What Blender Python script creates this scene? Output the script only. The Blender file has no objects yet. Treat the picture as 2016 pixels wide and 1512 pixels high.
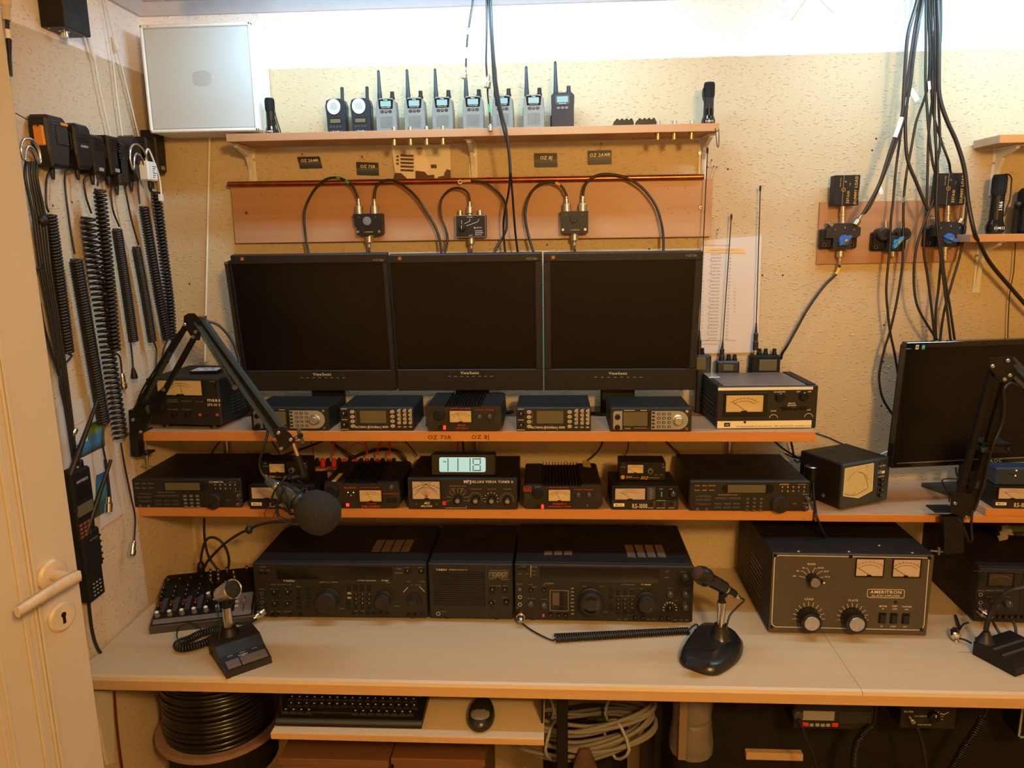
import bpy, math, random
from mathutils import Vector, Matrix
random.seed(7)
S = bpy.context.scene
COL = S.collection

# ---------------------------------------------------------------- camera
FPX = 1453.5
PITCH, YAW, ROLL = .19444, .05701, -.01411
def _axes(p, y, r):
    cp, sp, cy, sy, cr, sr = math.cos(p), math.sin(p), math.cos(y), math.sin(y), math.cos(r), math.sin(r)
    f = Vector((-sy*cp, cy*cp, -sp)); right = Vector((cy, sy, 0)); up = right.cross(f)
    return (cr*right + sr*up), (-sr*right + cr*up), f
CR, CU, CF = _axes(PITCH, YAW, ROLL)
CAM = Vector((0, -1.90, 1.63))
cam = bpy.data.cameras.new('camera'); camo = bpy.data.objects.new('camera', cam); COL.objects.link(camo)
cam.sensor_width = 36; cam.lens = FPX/2016*36; cam.clip_start = .02
camo.matrix_world = Matrix(((CR.x, CU.x, -CF.x, CAM.x), (CR.y, CU.y, -CF.y, CAM.y), (CR.z, CU.z, -CF.z, CAM.z), (0, 0, 0, 1)))
S.camera = camo
S.view_settings.view_transform = 'Standard'; S.view_settings.look = 'None'
S.view_settings.exposure = 0.08; S.view_settings.gamma = 1; S.view_settings.use_curve_mapping = False

# ---------------------------------------------------------------- light
W = bpy.data.worlds.new('world'); S.world = W; W.use_nodes = True
bg = W.node_tree.nodes['Background']; bg.inputs[0].default_value = (1, .8, .6, 1); bg.inputs[1].default_value = .03
def area(name, loc, rot, sx, sy, power, color, spread=180):
    l = bpy.data.lights.new(name, 'AREA'); l.shape = 'RECTANGLE'; l.size = sx; l.size_y = sy
    l.energy = power; l.color = color; l.spread = math.radians(spread)
    o = bpy.data.objects.new(name, l); COL.objects.link(o); o.location = loc; o.rotation_euler = rot
    return o
COOL = (.46, .79, 1.0)
WARM = (1.0, .56, .165)
# cool LED tubes under the ceiling close to the back wall (two tubes, their fixtures are built below)
area('cool_tube_light', (-.22, -.30, 2.150), (math.radians(30), 0, 0), .95, .03, 6.6, COOL)
area('cool_tube_light', (1.05, -.30, 2.150), (math.radians(30), 0, 0), .95, .03, 6.6, COOL)
# warm ceiling lamp in the middle of the room, behind the photographer
pl_ = bpy.data.lights.new('warm_room_light', 'POINT'); pl_.energy = 100; pl_.color = WARM; pl_.shadow_soft_size = .09
po_ = bpy.data.objects.new('warm_room_light', pl_); COL.objects.link(po_); po_.location = (.50, -2.35, 2.09)

def ray(px, py):
    return (CR*((px-1008)/FPX) - CU*((py-756)/FPX) + CF)
def onY(px, py, Y):
    d = ray(px, py); return CAM + d*((Y-CAM.y)/d.y)
def onZ(px, py, Z):
    d = ray(px, py); return CAM + d*((Z-CAM.z)/d.z)
def onX(px, py, X):
    d = ray(px, py); return CAM + d*((X-CAM.x)/d.x)

# ---------------------------------------------------------------- materials
M = {}
def mat(name, col, rough=.5, metal=0, emit=0, noise=0, nscale=30, bump=0, bscale=400, trans=0, coat=0, alpha=1, spec=.5, col2=None):
    if name in M: return M[name]
    m = bpy.data.materials.new(name); m.use_nodes = True
    nt = m.node_tree; b = nt.nodes['Principled BSDF']
    b.inputs['Base Color'].default_value = (*col, 1); b.inputs['Roughness'].default_value = rough
    b.inputs['Metallic'].default_value = metal; b.inputs['Specular IOR Level'].default_value = spec
    if trans: b.inputs['Transmission Weight'].default_value = trans
    if coat: b.inputs['Coat Weight'].default_value = coat; b.inputs['Coat Roughness'].default_value = .15
    if alpha < 1: b.inputs['Alpha'].default_value = alpha
    if emit:
        b.inputs['Emission Color'].default_value = (*col, 1); b.inputs['Emission Strength'].default_value = emit
    tc = nt.nodes.new('ShaderNodeTexCoord')
    if noise:
        n = nt.nodes.new('ShaderNodeTexNoise'); n.inputs['Scale'].default_value = nscale; n.inputs['Detail'].default_value = 5
        nt.links.new(tc.outputs['Object'], n.inputs['Vector'])
        mx = nt.nodes.new('ShaderNodeMix'); mx.data_type = 'RGBA'
        c2 = col2 or tuple(c*(1-noise) for c in col)
        mx.inputs['A'].default_value = (*col, 1); mx.inputs['B'].default_value = (*c2, 1)
        rp = nt.nodes.new('ShaderNodeMapRange'); rp.inputs[1].default_value = .38; rp.inputs[2].default_value = .66
        nt.links.new(n.outputs['Fac'], rp.inputs[0]); nt.links.new(rp.outputs[0], mx.inputs['Factor'])
        nt.links.new(mx.outputs['Result'], b.inputs['Base Color'])
        rr = nt.nodes.new('ShaderNodeMapRange'); rr.inputs[3].default_value = rough*.8; rr.inputs[4].default_value = min(1, rough*1.25)
        nt.links.new(n.outputs['Fac'], rr.inputs[0]); nt.links.new(rr.outputs[0], b.inputs['Roughness'])
    if bump:
        n = nt.nodes.new('ShaderNodeTexNoise'); n.inputs['Scale'].default_value = bscale; n.inputs['Detail'].default_value = 3
        nt.links.new(tc.outputs['Object'], n.inputs['Vector'])
        bp = nt.nodes.new('ShaderNodeBump'); bp.inputs['Strength'].default_value = bump; bp.inputs['Distance'].default_value = .001
        nt.links.new(n.outputs['Fac'], bp.inputs['Height']); nt.links.new(bp.outputs[0], b.inputs['Normal'])
    M[name] = m; return m

def wood(name, c1, c2, rough=.45, sx=1.2, sy=22, coat=0):
    m = bpy.data.materials.new(name); m.use_nodes = True; nt = m.node_tree; b = nt.nodes['Principled BSDF']
    b.inputs['Roughness'].default_value = rough
    if coat: b.inputs['Coat Weight'].default_value = coat; b.inputs['Coat Roughness'].default_value = .2
    tc = nt.nodes.new('ShaderNodeTexCoord'); mp = nt.nodes.new('ShaderNodeMapping'); mp.inputs['Scale'].default_value = (sx, sy, sy)
    n = nt.nodes.new('ShaderNodeTexNoise'); n.inputs['Scale'].default_value = 1.6; n.inputs['Detail'].default_value = 7; n.inputs['Distortion'].default_value = .5
    nt.links.new(tc.outputs['Object'], mp.inputs[0]); nt.links.new(mp.outputs[0], n.inputs['Vector'])
    rp = nt.nodes.new('ShaderNodeValToRGB'); rp.color_ramp.elements[0].position = .3; rp.color_ramp.elements[1].position = .7
    rp.color_ramp.elements[0].color = (*c1, 1); rp.color_ramp.elements[1].color = (*c2, 1)
    nt.links.new(n.outputs['Fac'], rp.inputs[0]); nt.links.new(rp.outputs[0], b.inputs['Base Color'])
    bp = nt.nodes.new('ShaderNodeBump'); bp.inputs['Strength'].default_value = .06; bp.inputs['Distance'].default_value = .001
    nt.links.new(n.outputs['Fac'], bp.inputs['Height']); nt.links.new(bp.outputs[0], b.inputs['Normal'])
    M[name] = m; return m

def wallpaint(name, low, high, zline):
    """woodchip wallpaper, cream below the paint line and white above it"""
    m = bpy.data.materials.new(name); m.use_nodes = True; nt = m.node_tree; b = nt.nodes['Principled BSDF']
    b.inputs['Roughness'].default_value = .62; b.inputs['Specular IOR Level'].default_value = .35
    tc = nt.nodes.new('ShaderNodeTexCoord'); sp = nt.nodes.new('ShaderNodeSeparateXYZ')
    nt.links.new(tc.outputs['Object'], sp.inputs[0])
    wob = nt.nodes.new('ShaderNodeTexNoise'); wob.inputs['Scale'].default_value = 25; nt.links.new(tc.outputs['Object'], wob.inputs['Vector'])
    ad = nt.nodes.new('ShaderNodeMath'); ad.operation = 'MULTIPLY_ADD'; ad.inputs[1].default_value = .006
    nt.links.new(wob.outputs['Fac'], ad.inputs[0]); nt.links.new(sp.outputs['Z'], ad.inputs[2])
    st = nt.nodes.new('ShaderNodeMapRange'); st.inputs[1].default_value = zline+.003; st.inputs[2].default_value = zline+.006
    nt.links.new(ad.outputs[0], st.inputs[0])
    big = nt.nodes.new('ShaderNodeTexNoise'); big.inputs['Scale'].default_value = 2.2; big.inputs['Detail'].default_value = 4
    nt.links.new(tc.outputs['Object'], big.inputs['Vector'])
    m0 = nt.nodes.new('ShaderNodeMix'); m0.data_type = 'RGBA'; m0.inputs['A'].default_value = (*low, 1); m0.inputs['B'].default_value = (low[0]*.9, low[1]*.88, low[2]*.82, 1)
    nt.links.new(big.outputs['Fac'], m0.inputs['Factor'])
    mx = nt.nodes.new('ShaderNodeMix'); mx.data_type = 'RGBA'; mx.inputs['B'].default_value = (*high, 1)
    nt.links.new(st.outputs[0], mx.inputs['Factor']); nt.links.new(m0.outputs['Result'], mx.inputs['A'])
    nt.links.new(mx.outputs['Result'], b.inputs['Base Color'])
    mp = nt.nodes.new('ShaderNodeMapping'); mp.inputs['Rotation'].default_value = (.4, .9, .7); mp.inputs['Scale'].default_value = (1, 1, 2.1)
    nt.links.new(tc.outputs['Object'], mp.inputs[0])
    n1 = nt.nodes.new('ShaderNodeTexNoise'); n1.inputs['Scale'].default_value = 105; n1.inputs['Detail'].default_value = 1.2
    nt.links.new(mp.outputs[0], n1.inputs['Vector'])
    cr = nt.nodes.new('ShaderNodeMapRange'); cr.inputs[1].default_value = .57; cr.inputs[2].default_value = .80; cr.interpolation_type = 'SMOOTHSTEP'
    nt.links.new(n1.outputs['Fac'], cr.inputs[0])
    n2 = nt.nodes.new('ShaderNodeTexNoise'); n2.inputs['Scale'].default_value = 220; n2.inputs['Detail'].default_value = 3
    nt.links.new(tc.outputs['Object'], n2.inputs['Vector'])
    sm = nt.nodes.new('ShaderNodeMath'); sm.operation = 'MULTIPLY_ADD'; sm.inputs[1].default_value = .18
    nt.links.new(n2.outputs['Fac'], sm.inputs[0]); nt.links.new(cr.outputs[0], sm.inputs[2])
    bp = nt.nodes.new('ShaderNodeBump'); bp.inputs['Strength'].default_value = .7; bp.inputs['Distance'].default_value = .0022
    nt.links.new(sm.outputs[0], bp.inputs['Height']); nt.links.new(bp.outputs[0], b.inputs['Normal'])
    M[name] = m; return m

def paint(name, stops, axis='Z', rough=.5, noise=.25, nscale=14):
    """flat printed picture: soft bands of colour broken up by noise (for photographs and cards)"""
    m = bpy.data.materials.new(name); m.use_nodes = True; nt = m.node_tree; b = nt.nodes['Principled BSDF']
    b.inputs['Roughness'].default_value = rough
    tc = nt.nodes.new('ShaderNodeTexCoord'); sp = nt.nodes.new('ShaderNodeSeparateXYZ'); nt.links.new(tc.outputs['Object'], sp.inputs[0])
    n = nt.nodes.new('ShaderNodeTexNoise'); n.inputs['Scale'].default_value = nscale; n.inputs['Detail'].default_value = 6
    nt.links.new(tc.outputs['Object'], n.inputs['Vector'])
    lo, hi = stops[0][0], stops[-1][0]
    mr = nt.nodes.new('ShaderNodeMapRange'); mr.inputs[1].default_value = lo; mr.inputs[2].default_value = hi
    nt.links.new(sp.outputs[axis], mr.inputs[0])
    ad = nt.nodes.new('ShaderNodeMath'); ad.operation = 'MULTIPLY_ADD'; ad.inputs[1].default_value = noise
    nt.links.new(n.outputs['Fac'], ad.inputs[0])
    sb = nt.nodes.new('ShaderNodeMath'); sb.operation = 'SUBTRACT'; sb.inputs[1].default_value = noise/2
    nt.links.new(mr.outputs[0], sb.inputs[0]); nt.links.new(sb.outputs[0], ad.inputs[2])
    rp = nt.nodes.new('ShaderNodeValToRGB'); e = rp.color_ramp.elements
    while len(e) > 1: e.remove(e[-1])
    e[0].position = 0; e[0].color = (*stops[0][1], 1)
    for z, c in stops[1:]:
        k = e.new((z-lo)/(hi-lo)); k.color = (*c, 1)
    nt.links.new(ad.outputs[0], rp.inputs[0]); nt.links.new(rp.outputs[0], b.inputs['Base Color'])
    M[name] = m; return m

# palette
mat('black', (.007, .006, .0055), .45, spec=.35, noise=.35, nscale=60, bump=.15, bscale=900)
mat('black_matte', (.009, .0075, .0065), .7, spec=.3, noise=.3, nscale=40, bump=.3, bscale=1500)
mat('black_gloss', (.008, .008, .008), .12)
mat('case', (.009, .0075, .0065), .55, spec=.35, noise=.35, nscale=25, bump=.35, bscale=1800)
mat('panel', (.017, .0145, .0125), .5, spec=.4, noise=.2, nscale=30)
mat('dark_grey', (.05, .047, .045), .5, noise=.2)
mat('grey', (.16, .15, .14), .5, noise=.15)
mat('amp_grey', (.066, .057, .049), .5, noise=.12, nscale=20)
mat('mid_grey', (.30, .31, .31), .45, noise=.1)
mat('radio_grey', (.20, .205, .20), .42, noise=.12, nscale=80)
mat('blue_black', (.012, .018, .03), .35, noise=.2)
mat('white', (.78, .77, .72), .5)
mat('print_white', (.74, .71, .66), .6)
mat('print_dim', (.30, .28, .25), .6)
mat('print_red', (.55, .04, .02), .6)
mat('print_gold', (.65, .36, .05), .5)
mat('print_black', (.02, .015, .01), .6)
mat('print_maroon', (.10, .012, .01), .6)
mat('chrome', (.75, .74, .72), .18, 1, noise=.15, nscale=200)
mat('silver', (.62, .60, .57), .32, 1, noise=.15, nscale=150)
mat('brass', (.60, .42, .22), .28, 1)
mat('copper', (.55, .17, .06), .3, 1, noise=.35, nscale=40)
mat('rubber', (.010, .009, .009), .5, noise=.3, nscale=80)
mat('cable', (.013, .012, .012), .38)
mat('cable_grey', (.17, .155, .14), .6)
mat('cable_white', (.75, .72, .68), .5)
mat('meter_warm', (.60, .49, .30), .4, noise=.06, nscale=60)
mat('meter_pink', (.52, .44, .42), .4, noise=.06, nscale=60)
mat('meter_yellow', (.62, .55, .30), .35, noise=.06, nscale=60)
mat('lcd', (.11, .105, .065), .25)
mat('lcd_dark', (.045, .042, .035), .2)
mat('lcd_blue', (.22, .34, .33), .25)
mat('red', (.62, .03, .015), .4)
mat('orange', (.75, .26, .03), .45)
mat('red_led', (1, .03, .01), .4, emit=2.0)
mat('green_led', (.2, 1, .08), .4, emit=2.0)
mat('amber_led', (1, .35, .08), .4, emit=2.0)
mat('blue_plastic', (.03, .13, .42), .35)
mat('cyan_plastic', (.04, .30, .55), .35)
mat('green_tape', (.02, .40, .18), .4)
mat('yellow_tape', (.75, .42, .03), .4)
mat('label_white', (.85, .84, .82), .6)
mat('label_yellow', (.85, .75, .02), .5)
mat('label_gold', (.55, .45, .10), .4)
mat('bracket_white', (.72, .69, .62), .4, noise=.08)
mat('screen', (.003, .0025, .002), .35, spec=.3)
mat('bezel', (.016, .014, .0145), .5, spec=.4, noise=.2, bump=.2, bscale=1500)
mat('clock_face', (.26, .50, .56), .4, emit=.85)
mat('foam', (.020, .020, .020), .95, noise=.3, nscale=200, bump=1.0, bscale=900)
mat('foam_brown', (.05, .025, .02), .95, bump=.8, bscale=900)
mat('door_paint', (.56, .50, .42), .42, noise=.06, nscale=3)
mat('door_handle', (.62, .52, .40), .35, noise=.15, nscale=50)
mat('box_white', (.55, .60, .62), .45, noise=.05, nscale=4)
mat('box_frame', (.80, .84, .84), .4)
mat('shrink', (.35, .34, .32), .12, spec=.8)
mat('plastic_clear', (.45, .40, .35), .15, alpha=.28)
mat('spool_wrap', (.010, .009, .008), .28, coat=.15, bump=.5, bscale=50)
mat('photo_paper', (.78, .70, .58), .4)
mat('steel_blue_lit', (.10, .14, .18), .3, .6)  # blue light on the boom's upper bars is put into this colour
wood('beech', (.42, .25, .145), (.48, .30, .18), .5)
wood('beech_edge', (.50, .205, .055), (.56, .25, .07), .5)
wood('plank_wood', (.40, .20, .105), (.46, .25, .13), .45)
wood('desk_wood', (.545, .43, .285), (.575, .46, .31), .38)
wood('desk_edge', (.50, .32, .17), (.56, .37, .20), .4)
wood('drawer_wood', (.15, .065, .028), (.20, .09, .04), .55)
mat('mid_cream', (.46, .42, .34), .5)
mat('laminate', (.66, .62, .60), .16, coat=.5, bump=.35, bscale=14)
mat('label_tan', (.72, .50, .25), .5)
mat('ink', (.10, .09, .10), .6)
mat('cream_strip', (.80, .76, .62), .45)
mat('brown_top', (.13, .095, .085), .4, noise=.1)
mat('steel_dark', (.035, .045, .050), .4)
mat('meter_pale', (.85, .80, .55), .3)
mat('navy', (.02, .035, .07), .45, noise=.2)
mat('vent_brown', (.13, .085, .055), .6, noise=.2)
mat('grey_brown', (.09, .07, .06), .5)
mat('key_brown', (.11, .085, .08), .5)
mat('maroon', (.10, .012, .012), .5)
mat('brass_chrome', (.62, .50, .38), .22, 1)
mat('black_gloss2', (.014, .014, .015), .28, noise=.2, nscale=60)
mat('meter_dark', (.03, .025, .02), .4)
mat('drum_board', (.32, .20, .15), .5, noise=.2)
mat('bucket', (.06, .068, .062), .6, noise=.2)
mat('jar_glass', (.16, .13, .10), .12, alpha=.6)
mat('tape_tan', (.20, .14, .09), .5)
mat('rag', (.09, .045, .022), .9, noise=.4)
mat('lcd_pale', (.26, .27, .26), .3)
# ---------------------------------------------------------------- mesh builder
def V3(p): return Vector(p)
def basis(d):
    d = Vector(d).normalized(); a = Vector((0, 0, 1)) if abs(d.z) < .9 else Vector((0, 1, 0))
    u = a.cross(d).normalized(); return u, d.cross(u)
def spline(pts, sub=6, closed=False):
    P = [Vector(p) for p in pts]; n = len(P)
    if n < 3 or sub < 2: return P
    out = []
    rng = n if closed else n-1
    for i in range(rng):
        if closed: a, b, c, d = P[i-1], P[i], P[(i+1) % n], P[(i+2) % n]
        else: a, b, c, d = P[max(i-1, 0)], P[i], P[i+1], P[min(i+2, n-1)]
        for k in range(sub):
            t = k/sub
            out.append(.5*((2*b)+(c-a)*t+(2*a-5*b+4*c-d)*t*t+(3*b-a-3*c+d)*t**3))
    if not closed: out.append(P[-1])
    return out
def resample(P, n):
    L = [0]
    for a, b in zip(P, P[1:]): L.append(L[-1]+(b-a).length)
    out = []; j = 0
    for i in range(n):
        t = L[-1]*i/(n-1)
        while j < len(L)-2 and L[j+1] < t: j += 1
        s = (t-L[j])/max(1e-9, L[j+1]-L[j]); out.append(P[j].lerp(P[j+1], min(1, max(0, s))))
    return out
def coil_pts(axis, R, turns, seg=9, ends=True):
    """points of a helix wound round a polyline axis; turns may bunch (list of relative pitch)"""
    A = resample(spline(axis, 8), 80); n = int(turns*seg); out = []
    for i in range(n+1):
        t = i/n*(len(A)-1); k = min(int(t), len(A)-2); p = A[k].lerp(A[k+1], t-k)
        u, v = basis(A[k+1]-A[k]); a = 2*math.pi*i/seg
        out.append(p+u*R*math.cos(a)+v*R*math.sin(a))
    return out

class MB:
    def __init__(s): s.v = []; s.f = []; s.m = []; s.s = []; s.mats = []
    def mi(s, m):
        if m not in s.mats: s.mats.append(m)
        return s.mats.index(m)
    def add(s, verts, faces, m, smooth=False, T=None):
        b = len(s.v); k = s.mi(m)
        if T is not None: verts = [T @ Vector(v) for v in verts]
        s.v += [tuple(v) for v in verts]
        for f in faces: s.f.append([b+i for i in f]); s.m.append(k); s.s.append(smooth)
        return s
    def box(s, c, d, m, bev=0, T=None):
        """centre, size"""
        x, y, z = d[0]/2, d[1]/2, d[2]/2; c = Vector(c)
        if bev <= 0:
            vs = [c+Vector((a*x, b*y, e*z)) for a in (-1, 1) for b in (-1, 1) for e in (-1, 1)]
            fs = [(0, 1, 3, 2), (4, 6, 7, 5), (0, 4, 5, 1), (2, 3, 7, 6), (0, 2, 6, 4), (1, 5, 7, 3)]
            return s.add(vs, fs, m, T=T)
        bev = min(bev, x*.9, y*.9, z*.9); vs = []; idx = {}
        for a in (-1, 1):
            for b in (-1, 1):
                for e in (-1, 1):
                    for ax in range(3):
                        q = [a*x, b*y, e*z]
                        for o in range(3):
                            if o != ax: q[o] -= (a, b, e)[o]*bev
                        idx[(a, b, e, ax)] = len(vs); vs.append(c+Vector(q))
        fs = []
        for a in (-1, 1):
            fs.append([idx[(a, b, e, 0)] for b, e in ((-1, -1), (1, -1), (1, 1), (-1, 1))][::a])
            fs.append([idx[(b, a, e, 1)] for b, e in ((-1, -1), (-1, 1), (1, 1), (1, -1))][::a])
            fs.append([idx[(b, e, a, 2)] for b, e in ((-1, -1), (1, -1), (1, 1), (-1, 1))][::a])
        for a in (-1, 1):
            for b in (-1, 1):
                q = [idx[(a, b, -1, 0)], idx[(a, b, 1, 0)], idx[(a, b, 1, 1)], idx[(a, b, -1, 1)]]; fs.append(q if a*b < 0 else q[::-1])
                q = [idx[(a, -1, b, 0)], idx[(a, 1, b, 0)], idx[(a, 1, b, 2)], idx[(a, -1, b, 2)]]; fs.append(q if a*b > 0 else q[::-1])
                q = [idx[(-1, a, b, 1)], idx[(1, a, b, 1)], idx[(1, a, b, 2)], idx[(-1, a, b, 2)]]; fs.append(q if a*b < 0 else q[::-1])
                for e in (-1, 1):
                    q = [idx[(a, b, e, 0)], idx[(a, b, e, 1)], idx[(a, b, e, 2)]]; fs.append(q if a*b*e > 0 else q[::-1])
        return s.add(vs, fs, m, T=T)
    def bb(s, lo, hi, m, bev=0, T=None):
        lo, hi = Vector(lo), Vector(hi); return s.box((lo+hi)/2, hi-lo, m, bev, T)
    def prism(s, poly, a, b, m, axis=1, T=None, bev=0):
        """polygon of 2D points in the plane across `axis`, from a to b"""
        n = len(poly)
        def pt(p, t):
            if axis == 1: return (p[0], t, p[1])
            if axis == 0: return (t, p[0], p[1])
            return (p[0], p[1], t)
        vs = [pt(p, a) for p in poly]+[pt(p, b) for p in poly]
        fs = [tuple(range(n)), tuple(range(2*n-1, n-1, -1))]+[(i, i+n, (i+1) % n+n, (i+1) % n) for i in range(n)]
        return s.add(vs, fs, m, T=T)
    def loft(s, rings, m, smooth=True, cap=True, T=None):
        n = len(rings[0]); vs = [p for r in rings for p in r]; fs = []
        for i in range(len(rings)-1):
            for j in range(n): fs.append((i*n+j, i*n+(j+1) % n, (i+1)*n+(j+1) % n, (i+1)*n+j))
        s.add(vs, fs, m, smooth, T)
        if cap:
            s.add(rings[0], [tuple(range(n-1, -1, -1))], m, False, T); s.add(rings[-1], [tuple(range(n))], m, False, T)
        return s
    def lathe(s, prof, o, d, m, n=20, T=None, cap=True):
        """profile of (radius, distance along d)"""
        u, v = basis(d); d = Vector(d).normalized(); o = Vector(o)
        R = [[o+d*h+(u*math.cos(2*math.pi*k/n)+v*math.sin(2*math.pi*k/n))*r for k in range(n)] for r, h in prof]
        # split hard corners so shading stays crisp
        for a, b in zip(R, R[1:]): s.loft([a, b], m, True, False, T)
        if cap:
            s.add(R[0], [tuple(range(n-1, -1, -1))], m, False, T); s.add(R[-1], [tuple(range(n))], m, False, T)
        return s
    def slathe(s, prof, o, d, m, n=20, T=None):
        u, v = basis(d); d = Vector(d).normalized(); o = Vector(o)
        R = [[o+d*h+(u*math.cos(2*math.pi*k/n)+v*math.sin(2*math.pi*k/n))*r for k in range(n)] for r, h in prof]
        return s.loft(R, m, True, True, T)
    def cyl(s, a, b, r, m, r1=None, n=14, T=None):
        a, b = Vector(a), Vector(b); return s.lathe([(r, 0), (r if r1 is None else r1, (b-a).length)], a, b-a, m, n, T)
    def tube(s, pts, r, m, n=7, sub=6, closed=False, T=None):
        P = spline(pts, sub, closed) if sub > 1 else [Vector(p) for p in pts]
        P = [P[0]]+[q for p, q in zip(P, P[1:]) if (q-p).length > 1e-6]
        rings = []; u = None
        for i, p in enumerate(P):
            d = (P[min(i+1, len(P)-1)]-P[max(i-1, 0)])
            if closed: d = P[(i+1) % len(P)]-P[i-1]
            d.normalize()
            if u is None: u = basis(d)[0]
            u = (u-d*u.dot(d)); u = u.normalized() if u.length > 1e-6 else basis(d)[0]
            w = d.cross(u); rr = r[i] if isinstance(r, list) else r
            rings.append([p+(u*math.cos(2*math.pi*k/n)+w*math.sin(2*math.pi*k/n))*rr for k in range(n)])
        if closed: rings.append(rings[0])
        return s.loft(rings, m, True, not closed, T)
    def ball(s, c, r, m, n=16, k=9, sq=(1, 1, 1), T=None):
        c = Vector(c); R = []
        for i in range(k+1):
            a = -math.pi/2+math.pi*i/k; R.append([c+Vector((math.cos(a)*math.cos(2*math.pi*j/n)*r*sq[0], math.cos(a)*math.sin(2*math.pi*j/n)*r*sq[1], math.sin(a)*r*sq[2])) for j in range(n)])
        return s.loft(R, m, True, False, T)
    def sheet(s, c, u, v, m, t=.0006, T=None):
        """thin slab centred at c with half-vectors u and v"""
        c, u, v = Vector(c), Vector(u), Vector(v); nrm = u.cross(v).normalized()*t
        vs = [c-u-v, c+u-v, c+u+v, c-u+v]; vs += [p-nrm for p in vs]
        return s.add(vs, [(0, 1, 2, 3), (7, 6, 5, 4), (0, 4, 5, 1), (1, 5, 6, 2), (2, 6, 7, 3), (3, 7, 4, 0)], m, T=T)
    def strip(s, pts, w, nrm, m, T=None):
        """flat printed line of width w along pts, lying on the plane of normal nrm"""
        P = [Vector(p) for p in pts]; nrm = Vector(nrm)
        for a, b in zip(P, P[1:]):
            q = (b-a).cross(nrm).normalized()*w/2; s.add([a-q, b-q, b+q, a+q], [(0, 1, 2, 3)], m, T=T)
        return s
    def mesh(s, name='mesh'):
        me = bpy.data.meshes.new(name); me.from_pydata(s.v, [], s.f)
        for m in s.mats: me.materials.append(M[m])
        me.polygons.foreach_set('material_index', s.m); me.polygons.foreach_set('use_smooth', s.s)
        me.update(); return me
    def obj(s, name, parent=None, loc=(0, 0, 0), rot=None):
        o = bpy.data.objects.new(name, s.mesh(name)); COL.objects.link(o); o.location = loc
        if rot is not None: o.rotation_euler = rot
        if parent: o.parent = parent
        return o

# ---------------------------------------------------------------- lettering
GLY = {}
def _glyphs():
    chars = 'ABCDEFGHIJKLMNOPQRSTUVWXYZabcdefghijklmnopqrstuvwxyz0123456789-/.&:+=|()'
    tmp = []
    for bold in (0, 1):
        for ch in chars:
            c = bpy.data.curves.new('g', 'FONT'); c.body = ch; c.resolution_u = 2; c.offset = .016 if bold else 0
            o = bpy.data.objects.new('g', c); COL.objects.link(o); tmp.append((bold, ch, o))
    bpy.context.view_layer.update(); dg = bpy.context.evaluated_depsgraph_get()
    for bold, ch, o in tmp:
        me = o.evaluated_get(dg).to_mesh()
        vs = [tuple(v.co[:2]) for v in me.vertices]; fs = [tuple(p.vertices) for p in me.polygons]
        w = max((v[0] for v in vs), default=.3)
        GLY[(bold, ch)] = (vs, fs, w+.07+(.02 if bold else 0)); o.evaluated_get(dg).to_mesh_clear()
    for _, _, o in tmp:
        c = o.data; bpy.data.objects.remove(o); bpy.data.curves.remove(c)
_glyphs()
def text(mb, st, pos, size, m='print_white', right=(1, 0, 0), up=(0, 0, 1), bold=0, al='C', asp=1, slant=0, T=None):
    """letters of cap height `size`, baseline centre at pos"""
    right, up, pos = Vector(right).normalized(), Vector(up).normalized(), Vector(pos); k = size/.69; x = 0; L = []
    for ch in st:
        if ch == ' ' or (bold, ch) not in GLY: x += .34; continue
        vs, fs, w = GLY[(bold, ch)]; L.append((x, vs, fs)); x += w
    off = {'C': -x/2, 'L': 0, 'R': -x}[al]
    for gx, vs, fs in L:
        mb.add([pos+right*((gx+vx+off+slant*vy)*k*asp)+up*(vy*k) for vx, vy in vs], fs, m, T=T)
    return mb

# ---------------------------------------------------------------- scene objects
def tag(o, label, cat, group=None):
    o['label'] = label; o['category'] = cat
    if group: o['group'] = group
    return o
def thing(name, label, cat, loc=(0, 0, 0), rz=0, group=None, rot=None):
    o = bpy.data.objects.new(name, None); COL.objects.link(o); o.location = loc; o.empty_display_size = .02
    o.rotation_euler = rot if rot else (0, 0, rz)
    return tag(o, label, cat, group)
def struct(name, mb, parent=None):
    o = mb.obj(name, parent)
    if not parent: o['kind'] = 'structure'
    return o
def rep(name, me, parent, locs, rot=None):
    out = []
    for l in locs:
        o = bpy.data.objects.new(name, me); COL.objects.link(o); o.parent = parent; o.location = l
        if rot is not None: o.rotation_euler = rot
        out.append(o)
    return out
def kids(o): return [c for c in COL.objects if c.parent == o]
def dup(root, loc, rz=None, label=None):
    r = root.copy(); COL.objects.link(r); r.location = loc
    if rz is not None: r.rotation_euler = (0, 0, rz)
    if label: r['label'] = label
    for ch in kids(root):
        c = ch.copy(); COL.objects.link(c); c.parent = r
        for g in kids(ch):
            d = g.copy(); COL.objects.link(d); d.parent = c
    return r

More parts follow.
